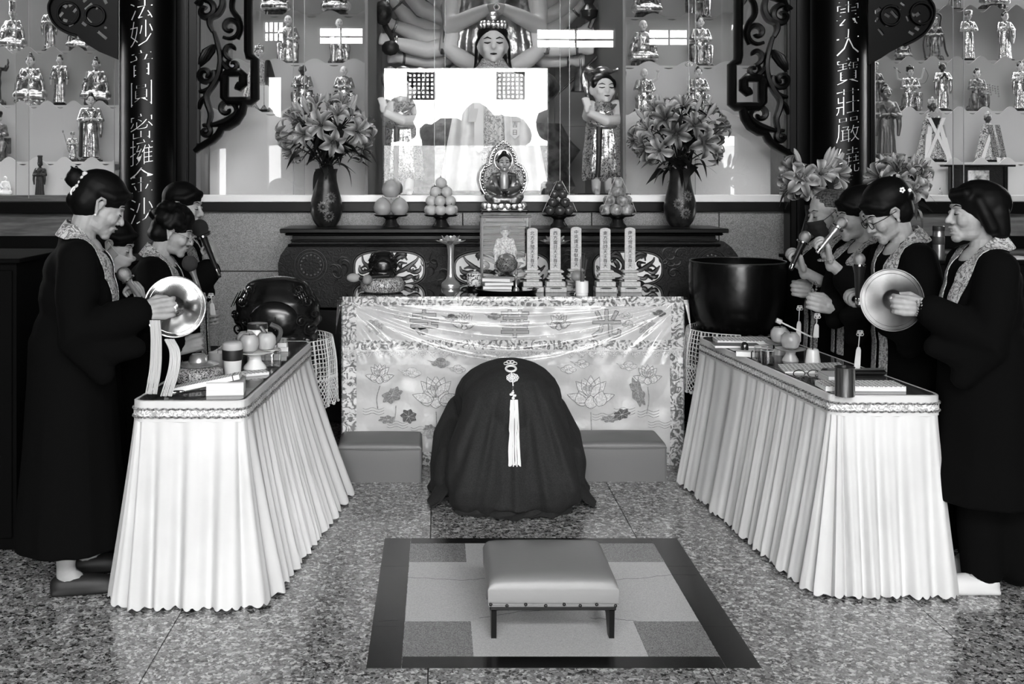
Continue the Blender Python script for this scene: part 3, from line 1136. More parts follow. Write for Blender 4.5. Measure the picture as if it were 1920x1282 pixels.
def st_base(kind):
    b = B()
    if kind == 'lotus':
        b.lathe([(.22, 0), (.24, .02), (.18, .05), (.22, .09), (.22, .12)], 20)
        for k in range(14):
            a = 2 * PI * k / 14
            b.ell((.225 * math.cos(a), .2 * math.sin(a), .08), (.05, .045, .046), 8)
    elif kind == 'rock':
        for k in range(12):
            a = 2 * PI * k / 12
            b.ell((.17 * math.cos(a), .13 * math.sin(a), .05), (.06, .06, .05 + .03 * (k % 3)), 8)
        b.box((0, 0, .04), (.34, .26, .08))
    elif kind == 'chair':
        b.box((0, .08, .2), (.36, .2, .1)).box((0, .16, .3), (.36, .05, .3)).box((0, -.02, .02), (.4, .34, .05))
        for s in (-1, 1):
            b.box((s * .18, .02, .3), (.035, .2, .05)).box((s * .18, -.08, .18), (.03, .03, .28)).ell((s * .18, -.08, .33), .026, 8)
    elif kind == 'plinth':
        b.box((0, 0, .015), (.36, .28, .03)).box((0, 0, .04), (.3, .23, .02))
    return b.remeshed('base', DARKBASE, 0.013, 0) if kind != 'plinth' else b.mesh('base', BLACKWOOD, False)


HZ = {'seated': .76, 'chair': .82, 'standing': .96, 'cloak': .92}


def statue(name, label, kind, pose, hair, base, loc, height, rz=0.0, group=None, mats=None, headmat=None, hairmat=None, basemat=None):
    tot = {'seated': .83, 'chair': .9, 'standing': 1.02, 'cloak': 1.0}[kind] + (.06 if hair in ('topknot', 'crown', 'bun', 'tall') else 0) + (.1 if hair == 'tall' else 0)
    s = height / tot
    t = thing(name, label, 'statue', loc, rz, group, s)
    robe, hands, zsh = cached(('body', kind, pose), lambda: st_body(kind, pose))

    def sub(nm, me, mat, z=0.0, parent=t):
        o = link(nm, me, parent, (0, 0, z))
        if mat is not None:
            o.material_slots[0].link = 'OBJECT'
            o.material_slots[0].material = mat
        return o
    lift = {'lotus': .0, 'rock': .0, 'chair': 0, 'plinth': .03}.get(base, 0)
    sub('robe', robe, mats, lift)
    if hands:
        sub('hands', hands, headmat, lift)
    hd = sub('head', cached('head', st_head), headmat, HZ[kind] + lift)
    hd.scale = (1.28,) * 3
    sub('face_paint', cached('feat', st_feat), None, 0, hd)
    sub('hair', cached(('hair', hair), lambda: st_hair(hair)), hairmat or (headmat or FACE if hair == 'bald' else None), HZ[kind] + lift).scale = (1.28,) * 3
    if base:
        sub('base', cached(('base', base), lambda: st_base(base)), basemat or (mats or GILT if base == 'lotus' else None))
    return t


def place(key, row, px, top, bot, off, name, label, kind, pose, hair, base, rz=0, **kw):
    """on tier row of bay key; off: distance behind the wave front; top/bot: pixel rows"""
    if row == 'sill':
        d, z = 7.25 + off, SZ + .005
    else:
        d = (DEPS if key[0] == 'c' else DD)[row] + off
        z = TIERZ[key, row]
    hgt = PZ(top, d) - z
    return statue(name, label, kind, pose, hair, base, (PX(px, d), d, z), hgt, rz, 'statues in the %s' % {'cl': 'case above the lily vase by the wooden fish', 'cr': 'case above the lily vase by the gong bowl', 'ol': 'bay behind the woman with the hair clip', 'or': 'bay behind the bob-haired woman'}[key], **kw)


# ---- bay on the left
place('ol', 0, 24, 4, 95, .16, 'seated_deity_statue', 'gilded seated deity with a tall flared crown, highest shelf of its bay', 'seated', 'hold', 'tall', 'lotus', mats=GILT, hairmat=GILT)
place('ol', 0, 94, 10, 95, .15, 'standing_deity_statue', 'slim gilded standing deity with bright robe beside the black lattice board', 'standing', 'hold', 'crown', 'plinth', hairmat=HAIRB)
place('ol', 0, 146, 30, 97, .14, 'seated_deity_statue', 'gilded seated deity half hidden behind the black lattice board', 'seated', 'lap', 'bun', 'rock')
place('ol', 1, -8, 104, 196, .15, 'many_armed_statue', 'dark figure with raised arms cut by the picture edge', 'standing', 'raised', 'bun', 'rock', mats=BLACKSTAT, headmat=FACEDK)
place('ol', 1, 57, 100, 197, .15, 'seated_bodhisattva_statue', 'gilded bodhisattva with crossed hands seated on a lotus', 'seated', 'crossed', 'topknot', 'lotus', .12)
place('ol', 1, 112, 105, 194, .14, 'standing_bodhisattva_statue', 'gilded standing bodhisattva with lowered hands between two seated ones', 'standing', 'down', 'bun', 'plinth')
place('ol', 1, 180, 107, 200, .15, 'seated_bodhisattva_statue', 'gilded bodhisattva seated on rock with one hand raised', 'seated', 'one_up', 'topknot', 'rock')
place('ol', 2, -4, 212, 300, .15, 'seated_official_statue', 'grey gilded seated official beside a dark chair at the picture edge', 'chair', 'hold', 'hat', 'chair', mats=GILTDARK)
o = place('ol', 2, 136, 250, 303, .12, 'staff_bearer_statue', 'small gilded figure leaning with a long spear', 'standing', 'hold', 'hat', 'rock', .3, hairmat=GILT)
B().tube([(-.3, -.12, 1.02), (-.1, -.12, .3)], .012, 6).ell((-.32, -.12, 1.08), (.03, .02, .06), 8).build('spear', GILTDARK, o)
o = place('ol', 2, 170, 178, 300, .14, 'standing_scholar_statue', 'tall gilded scholar holding a long dark staff', 'standing', 'hold', 'bun', 'plinth', .35)
B().limb([(-.16, -.14, .1), (-.15, -.15, .62)], [.035, .03], 8).build('staff', BLACKSTAT, o)
place('ol', 'sill', 10, 331, 362, .14, 'laughing_buddha_figurine', 'white porcelain laughing monk figurine on the sill', 'seated', 'lap', 'bald', None, mats=WHITEPOR, headmat=WHITEPOR)
place('ol', 'sill', 75, 293, 362, .12, 'dark_deity_carving', 'dark wooden standing deity carving on the sill', 'standing', 'hold', 'tall', None, mats=BLACKSTAT, headmat=BLACKSTAT, hairmat=BLACKSTAT)
place('ol', 'sill', 143, 311, 362, .12, 'porcelain_lady_figurine', 'glazed porcelain lady figurine behind the hair bun', 'standing', 'hold', 'bun', None, mats=M('glazed_porcelain', 150, 0.15, noise=(18, 60, 220, 3)))
# ---- case left of the niche
place('cl', 0, 517, -55, 24, .16, 'seated_arhat_statue', 'gilded seated monk on rock cut by the top edge, near the carved bracket', 'seated', 'lap', 'bald', 'rock')
place('cl', 0, 630, -52, 30, .16, 'seated_arhat_statue', 'gilded seated monk on rock cut by the top edge, near the many-armed goddess', 'seated', 'lap', 'bald', 'rock')
place('cl', 1, 540, 30, 119, .15, 'seated_arhat_statue', 'gilded old monk on a dark chair touching his chin', 'chair', 'one_up', 'bald', 'chair', .1)
place('cl', 1, 636, 36, 123, .15, 'seated_arhat_statue', 'gilded monk on dark rock crossed by a white window reflection', 'chair', 'hold', 'bald', 'rock', .2)
o = place('cl', 2, 486, 86, 209, .16, 'dressed_deity_statue', 'cloth-dressed deity with jewelled headdress behind the carved bracket', 'cloak', 'lap', 'crown', 'plinth', mats=m_brocade('pale_dress_cloth', 60, 190, 40, .5), hairmat=GILT)
B().limb([(.16, -.16, .78), (.2, -.2, .5), (.22, -.2, .34)], [.05, .09, .04], 8).build('black_hair_lock', HAIRB, o)
for q, (a, c) in enumerate(((.05, .02), (.17, .03))):
    B().prism([(a, .05), (a + .06, .12), (a + .06, .42), (a - .05, .42), (a - .05, .12)], -.25, -.24).build('white_ribbon', M('white_ribbon', 215, .6), o, smooth=False)
place('cl', 2, 567, 122, 211, .15, 'seated_arhat_statue', 'gilded monk with blackened head and folded hands above the lilies', 'chair', 'hold', 'bald', 'chair', headmat=FACEDK)
place('cl', 2, 645, 125, 216, .15, 'seated_arhat_statue', 'gilded monk with bare shoulder and raised knee above the lilies', 'chair', 'hold', 'bald', 'chair', .15)
# ---- case right of the niche
place('cr', 0, 1213, -50, 33, .16, 'seated_arhat_statue', 'gilded cross-legged monk on rock at the top edge, beside the niche', 'seated', 'lap', 'bald', 'rock')
place('cr', 0, 1308, -58, 31, .16, 'seated_arhat_statue', 'gilded monk in a square dark seat at the top edge', 'chair', 'lap', 'bald', 'chair')
place('cr', 1, 1206, 40, 124, .15, 'seated_arhat_statue', 'gilded cross-legged monk lifting a hand to his cheek', 'seated', 'one_up', 'bald', 'rock')
place('cr', 1, 1313, 33, 121, .15, 'seated_arhat_statue', 'gilded young monk holding a small dark cub on a chair', 'chair', 'hold', 'curls', 'chair')
o = place('cr', 2, 1208, 130, 218, .15, 'seated_arhat_statue', 'gilded monk stretching one arm up with a small ball', 'chair', 'one_up', 'bald', 'rock')
B().limb([(.15, -.03, .66), (.24, -.05, .72), (.26, -.05, .82)], [.03, .024, .02], 8).ell((.25, -.06, .87), .035, 8).build('raised_arm', FACE, o)
o = place('cr', 2, 1309, 128, 214, .15, 'seated_staff_statue', 'gilded seated monk with a ringed staff above the lilies', 'chair', 'hold', 'curls', 'chair')
b = B().tube([(-.2, -.18, .3), (-.22, -.18, .92)], .008, 6)
for q in range(3):
    b.tube([(-.22 + (q - 1) * .035 + .03 * math.cos(a), -.18, .95 + .03 * math.sin(a) + (.03 if q == 1 else 0)) for a in [2 * PI * i / 12 for i in range(12)]], .006, 5, closed=True)
b.build('ringed_staff', GILT, o)
# ---- bay on the right
place('or', -1, 1735, -60, 17, .16, 'warrior_statue', 'gilded ornate figure at the top edge beside the lattice board', 'standing', 'hold', 'crown', 'rock')
place('or', -1, 1789, -75, 19, .16, 'standing_deity_statue', 'gilded standing robe cut at the waist by the top edge', 'standing', 'down', 'bun', 'plinth')
place('or', -1, 1862, -58, 19, .16, 'seated_buddha_statue', 'bright gilded buddha on a dark lotus at the top edge', 'seated', 'lap', 'curls', 'lotus', basemat=DARKBASE)
place('or', 0, 1692, 62, 113, .14, 'seated_deity_statue', 'dark seated deity under the lattice board', 'seated', 'lap', 'bun', 'rock', mats=GILTDARK)
o = place('or', 0, 1752, 32, 113, .15, 'warrior_statue', 'gilded warrior guardian circled by a dark scarf', 'standing', 'hold', 'crown', 'rock', -.3, mats=GILTDARK, hairmat=GILT)
B().tube(spline([(-.2, .0, .1), (-.24, 0, .5), (-.1, .04, .9), (.02, .04, 1.16), (.15, .03, 1.1), (.13, .03, .85), (.2, -.02, .55), (.24, 0, .3), (.3, -.02, .12)], 40), .022, 8).build('scarf', BLACKSTAT, o)
place('or', 0, 1815, 27, 112, .15, 'crowned_official_statue', 'gilded official in a jewelled cap, dark sleeves hanging', 'standing', 'crossed', 'hat', 'plinth', .1, hairmat=GILT)
place('or', 0, 1884, 23, 113, .15, 'praying_bodhisattva_statue', 'gilded bodhisattva standing with palms together and tall black hair', 'standing', 'pray', 'topknot', 'plinth', .1)
o = place('or', 1, 1640, 122, 210, .15, 'seated_deity_statue', 'bright round-headed deity half behind the column edge', 'standing', 'hold', 'hat', 'rock', hairmat=GILT, mats=GILTDARK)
o = place('or', 1, 1706, 122, 209, .15, 'four_armed_statue', 'seated deity waving two thin extra arms', 'chair', 'hold', 'crown', 'rock', hairmat=HAIRB)
b = B()
for s in (-1, 1):
    b.limb([(s * .12, .03, .64), (s * .24, .02, .68), (s * .27, .0, .82), (s * .28, -.02, .88)], [.024, .02, .017, .022], 8)
b.build('raised_arms', FACE, o)
B().tube([(-.34, -.02, .92), (-.2, -.02, .8)], .008, 5).build('wand', DARKBASE, o)
B().tube(spline([(.29, -.03, .9), (.36, -.03, .75), (.3, -.03, .6), (.16, -.1, .56)], 20), .005, 5).build('cord', DARKBASE, o)
o = place('or', 1, 1767, 123, 207, .15, 'demon_guardian_statue', 'black-faced horned guardian with praying hands', 'standing', 'pray', 'bald', 'plinth', -.1, headmat=M('black_face', 14, 0.35))
b = B()
for s in (-1, 1):
    b.tube([(s * .045, 0, 1.0), (s * .075, 0, 1.05), (s * .07, 0, 1.11)], [.02, .016, .003], 6)
b.build('horns', GILT, o)
o = place('or', 1, 1832, 126, 209, .15, 'seated_deity_statue', 'seated deity behind a string of pale beads', 'chair', 'hold', 'bun', 'rock', mats=GILTDARK)
b = B()
for i in range(9):
    for j in range(3 + (i % 3)):
        b.ell((-.12 + i * .055 + j * .006, -.24 + .01 * (i % 2), .62 - i * .012 - j * .05), .022, 6)
ob = b.build('bead_fringe', M('grey_beads', 130, 0.25), o)
ob['kind'] = 'stuff'
place('or', 1, 1913, 122, 209, .15, 'praying_monk_statue', 'gilded monk with cupped hands at the picture edge', 'standing', 'pray', 'curls', 'plinth', -.1)
place('or', 2, 1661, 166, 303, .14, 'standing_buddha_statue', 'tall bronze standing buddha with swagged robe above the lilies', 'standing', 'hold', 'curls', 'lotus', mats=M('bronze_robe', 92, 0.4, metal=0.6, bmp=(40, .4, .01)), headmat=M('bronze_skin', 110, 0.35, metal=0.5))
DRESS = m_brocade('brocade_dress', 36, 190, 24, .5)
RIB = M('white_ribbon', 215, .6)
for (px, top, lab) in ((1748, 186, 'cloth-dressed deity hung with crossed white ribbons'), (1852, 212, 'cloth-dressed deity hung with two lettered banners')):
    o = place('or', 2, px, top, 303, .15, 'dressed_deity_statue', lab, 'cloak', 'lap', 'crown', 'plinth', mats=DRESS, headmat=FACEDK, hairmat=M('pale_headdress', 170, .6, noise=(20, 90, 210)))
    if px < 1800:
        for s in (-1, 1):
            B().grid(lambda u, v: (s * (lerp(-.12, .17, u) + lerp(-.03, .03, v)), -.16 - .06 * u, lerp(.74, .08, u)), 8, 2, .006).build('crossed_ribbon', RIB, o)
            B().grid(lambda u, v: (s * (lerp(.1, .2, u) + lerp(-.045, .045, v)), -.12 - .12 * u, lerp(.6, -.05, u)), 8, 2, .006).build('hanging_ribbon', RIB, o)
            B().tube([(s * .14, -.12, .62), (s * .17, -.14, .4), (s * .2, -.15, .15)], [.02, .018, .01], 6).build('tassel', M('pale_fringe', 150, .7), o)
        B().grid(lambda u, v: (lerp(-.1, .1, u), -.13, .84 - .08 * v - .02 * math.cos(u * 20)), 20, 2, .006).build('veil_fringe', M('pale_fringe', 150, .7), o)
        B().prism([(-.08, .74), (0, .56), (.08, .74)], -.15, -.14).build('neck_opening', HAIRB, o, smooth=False)
    else:
        for s in (0, 1):
            B().grid(lambda u, v: (lerp(.0, .12, u) + s * .15 + lerp(-.05, .05, v) - .03, -.17 - .06 * u, lerp(.8, .1, u)), 8, 2, .006).build('banner', M('dark_banner', 62, .6, noise=(45, 50, 140, 1)), o)
            B().prism([(.06 + s * .15, .11), (.16 + s * .15, .09), (.13 + s * .15, -.02), (.09 + s * .15, -.04)], -.25, -.24).build('banner_tip', RIB, o, smooth=False)
        B().grid(lambda u, v: (lerp(-.02, -.24, u) + lerp(-.04, .04, v), -.17 - .06 * u, lerp(.6, .02, u)), 8, 2, .006).build('hanging_ribbon', RIB, o)
# small framed shrine and figurine on the right sill
sh = thing('framed_shrine', 'small dark carved picture shrine standing on the sill behind the bob-haired woman', 'shrine', (PX(1832, 7.4), 7.4, SZ + .005))
w, hh = 116 * 7.4 / F, PZ(312, 7.4) - SZ
B().box((0, 0, hh / 2), (w * .9, .03, hh)).build('panel', CARVED, sh, smooth=False)
B().box((0, -.01, hh), (w * 1.15, .07, .014), bev=.003).build('cornice', BLACKWOOD, sh, smooth=False)
for s in (-1, 1):
    B().box((s * w * .43, -.02, hh / 2), (w * .06, .03, hh), bev=.003).build('post', BLACKWOOD, sh, smooth=False)
B().box((0, -.02, hh * .5), (w * .34, .008, hh * .7)).build('picture', M('portrait_print', 130, .4, noise=(22, 70, 220, 2)), sh, smooth=False)
place('or', 'sill', 1763, 352, 372, .1, 'reclining_figurine', 'tiny grey figurine lying on the sill beside the lily petals', 'seated', 'lap', 'bun', None, .5, mats=M('glazed_porcelain', 150, 0.15))

# ================================================================== central niche
# ---- large many-armed goddess at the back
NY = 8.72
GO = P(924, 380, NY)
gk = NY / F


def GP(px, py, dy=0.0):
    return Vector(((px - 924) * gk, dy, (380 - py) * gk))


gd = thing('many_armed_goddess', 'large pale many-armed goddess seated at the back of the niche', 'statue', (GO.x, NY, SZ + .01))
gz = GO.z - (SZ + .01)
SKIN2 = M('ivory_painted_skin', 205, 0.42)


def gb(px, py, dy=0.0):
    v = GP(px, py, dy)
    v.z += gz
    return v


b = B()
b.limb([gb(924, 110), gb(924, 40, -.02), gb(924, -40)], [.34, .3, .33], 20)
b.ell(gb(924, -60), (.36, .22, .2), 16)
for q in range(8):
    a = (q - 3.5) * .12
    b.tube([gb(924 + a * 160, -40, -.2), gb(924 + a * 190, 30, -.26), gb(924 + a * 220, 110, -.28)], [.03, .04, .04], 6)
b.ell(gb(870, 165, -.05), (.3, .3, .16), 14).ell(gb(980, 165, -.05), (.3, .3, .16), 14)
b.fuse('gilded_robe', M('gilded_robe_large', 185, 0.3, metal=0.8, noise=(6, 90, 200, 3), bmp=(14, .4, .03)), .022, gd, 2)
B().lathe([(.62, 0), (.66, .05), (.6, .2), (.7, .34), (.62, .42), (.55, .55)], 30, scale=(1, .45)).build('lotus_seat', GILT, gd)
B().ell(gb(924, -130), (.16, .18, .22), 16).build('head', SKIN2, gd)


def fist(b, wr, dirv, r, up=Vector((0, -1, 0))):
    """closed hand at wr pointing along dirv"""
    dirv = dirv.normalized()
    sd = dirv.cross(up).normalized()
    b.ell(wr + dirv * r * 1.1, (r * .95, r * .75, r * .95), 10)
    for q in range(4):
        o = sd * (q - 1.5) * r * .46
        c = wr + dirv * r * 1.75 + o + up * r * .25
        b.limb([c - dirv * r * .4 + up * r * .3, c + dirv * r * .2 + up * r * .35, c + dirv * r * .2 - up * r * .25], [r * .26, r * .27, r * .22], 6)
    b.limb([wr + dirv * r * .7 + sd * r * .8, wr + dirv * r * 1.5 + sd * r * .9 + up * r * .3], [r * .26, r * .2], 6)


ARMS = []
left_arms = [[(848, 62), (775, 48), (742, 12)], [(845, 76), (795, 74), (738, 52)], [(846, 90), (800, 100), (738, 86)], [(848, 100), (820, 115), (752, 112)],
             [(850, 40), (790, 20), (755, -20)], [(850, 20), (810, -5), (790, -40)], [(852, 5), (830, -30), (820, -60)]]
right_arms = [[(1000, 58), (1045, 48), (1078, 22)], [(998, 76), (1040, 84), (1082, 66)], [(998, 88), (1030, 98), (1080, 98)], [(998, 96), (1020, 114), (1068, 116)],
              [(996, 40), (1050, 20), (1085, -12)], [(998, 20), (1040, -10), (1060, -40)], [(996, 5), (1020, -30), (1030, -60)]]
for side, arms in ((-1, left_arms), (1, right_arms)):
    for k, (a, e, w_) in enumerate(arms):
        dy = -.05 - .07 * (k % 3)
        pa, pe, pw = gb(*a, dy + .05), gb(*e, dy), gb(*w_, dy - .06)
        b = B()
        b.limb([pa, pa.lerp(pe, .5), pe, pe.lerp(pw, .5), pw], [.082, .075, .068, .062, .04], 12)
        fist(b, pw, (pw - pe), .05)
        am = b.fuse('arm', SKIN2, .012, gd, 1)
        ax = (pw - pe).normalized()
        c = pe.lerp(pw, .93)
        n1 = ax.orthogonal().normalized(); n2 = ax.cross(n1)
        B().tube([c + n1 * .052 * math.cos(t) + n2 * .052 * math.sin(t) for t in [2 * PI * i / 16 for i in range(16)]], .011, 6, closed=True).build('bracelet', GILT, am)
# the two inner pairs folded in front
for s in (-1, 1):
    X = lambda dx: 924 + s * dx
    b = B()
    b.limb([gb(X(78), 18, -.2), gb(X(78), 58, -.3), gb(X(40), 44, -.42), gb(X(16), 34, -.46)], [.09, .08, .06, .045], 12)
    b.fuse('arm', SKIN2, .012, gd, 1)
    b = B()
    b.limb([gb(X(62), -8, -.15), gb(X(82), 100, -.25), gb(X(60), 118, -.32), gb(X(34), 132, -.4)], [.11, .085, .07, .05], 12)
    b.fuse('arm', SKIN2, .012, gd, 1)
b = B().ell(gb(924, 34, -.47), (.075, .05, .05), 12)
for s in (-1, 1):
    for q in range(4):
        b.limb([gb(924 + s * (14 - q * 2), 28 + q * 4, -.5), gb(924 + s * 3, 27 + q * 4, -.53)], [.014, .012], 6)
b.fuse('clasped_hands', SKIN2, .008, gd, 1)
B().tube([gb(924 + 5 * math.cos(t), 33 + 5 * math.sin(t), -.545) for t in [2 * PI * i / 12 for i in range(12)]], .006, 6, closed=True).ell(gb(924, 33, -.545), .01, 8).build('jewel', GILT, gd)
# things the hands hold
B().lathe([(.075, 0), (.07, .012), (.048, .06), (.044, .14), (.03, .175), (.0, .18)], 16, c=gb(1079, 177, -.3)).tube([gb(1079, 148, -.3), gb(1079, 118, -.3)], .008, 6).build('hand_bell', GILTDARK, gd)
B().tube([gb(1040, 180, -.25), gb(1128, 96, -.3)], [.008, .012], 6).build('rod', BLACKSTAT, gd)
B().lathe([(.0, 0), (.06, .03), (.07, .08), (.03, .13), (.045, .165), (.02, .21), (.01, .28)], 14, c=gb(1094, 50, -.32)).build('gourd', M('dark_gourd', 60, .25), gd)
B().tube([gb(1096, 62, -.3), gb(1132, -30, -.3)], [.018, .02], 6).build('staff', GILTDARK, gd)
B().tube([gb(694, -10, -.25), gb(748, 104, -.28)], [.025, .02], 8).build('sword', BLACKSTAT, gd)
B().tube([gb(730, -20, -.3), gb(730, 30, -.3)], .02, 6).build('staff', GILT, gd)
B().ell(gb(722, 34, -.3), (.075, .06, .1), 10).build('fan', DARKBASE, gd)
B().ell(gb(735, 98, -.3), (.07, .05, .06), 10).build('conch', BLACKSTAT, gd)

# ---- robed goddess in front of it
RY = 8.0
rg = thing('robed_goddess_statue', 'white-cloaked goddess with black hair and jewelled collar standing mid niche', 'statue', (PX(924, RY), RY, SZ + .01))
rk = RY / F


def rp_(px, py, dy=0.0):
    return Vector(((px - 922) * rk, dy, PZ(py, RY) - SZ - .01))


hs = (PZ(45, RY) - PZ(118, RY)) / .14
hd = link('head', cached('head', st_head), rg, rp_(922, 84), None, hs * .96)
hd.material_slots[0].link = 'OBJECT'; hd.material_slots[0].material = SKIN2
link('face_paint', cached('feat', st_feat), hd)
b = B()
c = rp_(922, 66)
b.ell(c + Vector((0, .03, .01)), (.118, .11, .09), 16).ell(c + Vector((0, .05, -.08)), (.118, .07, .14), 14)
for s in (-1, 1):
    b.limb([c + Vector((s * .1, .02, -.05)), c + Vector((s * .11, .03, -.2)), c + Vector((s * .13, -.0, -.27))], [.03, .028, .02], 8)
b.fuse('hair', HAIRB, .012, rg, 1)
b = B()
for k in range(9):
    a = PI + PI * k / 8
    b.ell(c + Vector((.09 * math.cos(a), .08 * math.sin(a), .07)), (.022, .016, .035), 8)
b.ell(c + Vector((0, -.07, .12)), (.05, .03, .045), 10)
b.build('crown', GILT, rg)
CLOAK = M('white_cloak_cloth', 226, 0.6, noise=(5, 205, 238))
for s in (-1, 1):
    def fn(u, v, s=s):
        z = lerp(rp_(0, 132).z, .03, v)
        w0, w1 = .05 + .05 * v, .24 + .16 * v
        x = s * lerp(w0, w1, u)
        return (x, -.14 + .12 * u * u + .015 * math.sin(u * 16 + v * 2), z - .05 * u * (1 - v))
    B().grid(fn, 28, 12, .01).build('cloak_side', CLOAK, rg)
B().grid(lambda u, v: (lerp(-.13, .13, u), -.1 + .008 * math.sin(u * 25), lerp(rp_(0, 132).z - .03, .03, v)), 24, 10, .01).build('inner_robe', m_brocade('pale_inner_brocade', 130, 200, 30, .5), rg)
b = B()
b.lathe([(.2, -.09), (.17, -.04), (.11, .02), (.08, .07)], 24, c=rp_(922, 128), scale=(1, .7))
b.build('jewel_collar', m_brocade('jewel_collar', 60, 190, 70, .35), rg)
for s in (-1, 1):
    def fs(u, v, s=s):
        return (s * (.09 + .07 * v + lerp(-.03, .03, u)), -.17 - .02 * v, rp_(0, 128).z - .02 - .38 * v)
    B().grid(fs, 4, 8, .008).build('scarf_end', M('grey_scarf', 190, .6), rg)
    x = -28 if s < 0 else 38
    zt, zb = rp_(0, 190).z, rp_(0, 288 if s < 0 else 262).z
    xx = x * rk
    B().prism([(xx - .033, zt), (xx + .033, zt), (xx + .033, zb + .03), (xx, zb), (xx - .033, zb + .03)], -.185, -.178).build('lettered_ribbon', RIB, rg, smooth=False)
for ch, z in (('吉', rp_(0, 236).z), ('日', rp_(0, 250).z)):
    link('character', glyph(ch, INKP, .02), rg, (38 * rk, -.188, z), None, .042)


# ---- the two attendants with looping scarves
def attendant(px, label, face, rz):
    d = 7.45
    t = thing('attendant_statue', label, 'statue', (PX(px, d), d, SZ + .005), rz, group='attendants in the niche')
    k = d / F
    H = PZ(128, d) - SZ

    def q(x, y, dy=0.0):
        return Vector((x * k, dy, PZ(y, d) - SZ - .005))
    B().box((0, 0, .012), (100 * k, .16, .022), bev=.004).build('plinth', BLACKWOOD, t, smooth=False)
    b = B()
    b.limb([q(0, 204), q(0, 222), q(0, 240)], [.07, .085, .085], 14)
    b.ell(q(0, 200), (.1, .06, .035), 12)
    b.ell(q(-2, 214, -.06), (.06, .04, .06), 10)
    for s in (-1, 1):
        b.limb([q(s * 12, 235), q(s * 16, 290), q(s * 18, 325)], [.075, .07, .05], 12)
        b.limb([q(s * 22, 240, .02), q(s * 28, 290, .02), q(s * 34, 335, .01)], [.03, .035, .02], 8)
        for j in range(3):
            b.tube([q(s * (4 + j * 7), 240, -.08), q(s * (6 + j * 8), 285, -.085), q(s * (8 + j * 8), 326, -.06)], .01, 6)
    b.limb([q(0, 245, -.02), q(0, 300, -.03), q(0, 330, -.02)], [.07, .06, .04], 10)
    b.fuse('armour_robe', m_brocade('figured_gilding', 90, 205, 40, .3, metal=.7), .011, t, 1)
    B().tube([q(28 * math.cos(a), 236 + 3 * math.sin(a), 0) + Vector((0, -.1 * math.sin(a), 0)) for a in [2 * PI * i / 20 for i in range(20)]], .016, 8, closed=True).build('belt', GILT, t)
    B().tube([q(-10, 238, -.1), q(-11, 290, -.1), q(-12, 332, -.07)], [.02, .018, .016], 8, flat=.5).build('sash_end', BLACKSTAT, t)
    b = B()
    for s in (-1, 1):
        b.limb([q(s * 12, 320), q(s * 12, 358, -.0), ], [.04, .03], 10)
        b.limb([q(s * 12, 360, .0), q(s * 13, 362, -.075)], [.025, .022], 8)
    b.fuse('feet', FACE, .009, t, 1)
    b = B()
    wr = q(-30, 214, -.13)
    b.limb([q(26, 200), q(28, 226, -.04), q(2, 228, -.12), wr], [.05, .045, .038, .026], 12)
    b.limb([q(-22, 200), q(-30, 219, -.05), wr], [.045, .04, .026], 10)
    for s in (-1, 1):
        pm = wr + Vector((-.02, s * .012 - .02, .03))
        b.ell(pm, (.022, .012, .034), 8)
        for j in range(4):
            b.limb([pm + Vector((-.012 + j * .013, 0, .02)), pm + Vector((-.03 + j * .014, 0, .075 - abs(j - 1.5) * .006))], [.0085, .007], 6)
    b.fuse('arms', SKIN2, .007, t, 1)
    hs = (PZ(146, d) - PZ(190, d)) / .118
    hd = link('head', cached('head', st_head), t, q(0, 166), (0, 0, face), (hs * 1.15, hs, hs))
    hd.material_slots[0].link = 'OBJECT'; hd.material_slots[0].material = SKIN2
    link('face_paint', cached('feat', st_feat), hd)
    link('hair', cached(('hair', 'cap'), lambda: st_hair('cap')), t, q(0, 165), (0, 0, face), (hs * 1.16, hs, hs * 1.02))
    sc = [q(-26, 230), q(-28, 195, -.02), q(-27, 172, .03), q(-35, 142, .03), q(-30, 130, .02), q(-13, 134, .02), q(0, 130, .02), q(15, 134, .02), q(33, 130, .02), q(40, 144, .03), q(33, 175, .03),
          q(30, 190, -.0), q(14, 202, -.07), q(0, 212, -.1)]
    B().tube(spline(sc, 60), [.02 + .008 * math.sin(i * .7) for i in range(60)], 8, flat=.55).build('scarf', GILT, t)
    B().ell(q(0, 131, .02), (.05, .03, .03), 10).build('topknot', GILT, t)
    B().grid(lambda u, v: q(lerp(14, 30, u) + 10 * v, lerp(232, 330, v), -.085 + .03 * u), 6, 12, .008).build('apron', m_brocade('apron_scales', 90, 190, 90, .35, metal=.5), t)
    return t


attendant(1130, 'smiling boy attendant statue with joined hands under a gilded scarf loop', .25, 0)
attendant(755, 'girl attendant statue veiled by the bright doorway reflection', -.25, 0)
bx = thing('offering_block', 'small grey offering block in the case beside the dark fruit', 'block', (PX(1028, 7.5), 7.5, SZ + .005))
B().lathe([(.05, 0), (.055, .02), (.05, .09), (.03, .105)], 6).build('body', M('grey_block', 60, .6), bx)
# ================================================================== long carved altar cabinet behind the offering table
LY0, LY1 = 6.76, 7.16
LZ = PZ(429, LY0)
lac = thing('altar_cabinet', 'long dark carved altar cabinet with white-backed openwork ovals', 'altar cabinet', (PX(945, LY0), LY0, 0))
lx, lk = PX(945, LY0), LY0 / F


def lq(px, py):
    return ((px - 945) * lk, PZ(py, LY0))


def lbox(x0, x1, y0, y1, ya, yb, name, m, bev=.004):
    a, b_ = lq(x0, y0), lq(x1, y1)
    B().box(((a[0] + b_[0]) / 2, (ya + yb) / 2, (a[1] + b_[1]) / 2), (b_[0] - a[0], yb - ya, a[1] - b_[1]), bev=bev).build(name, m, lac, smooth=False)


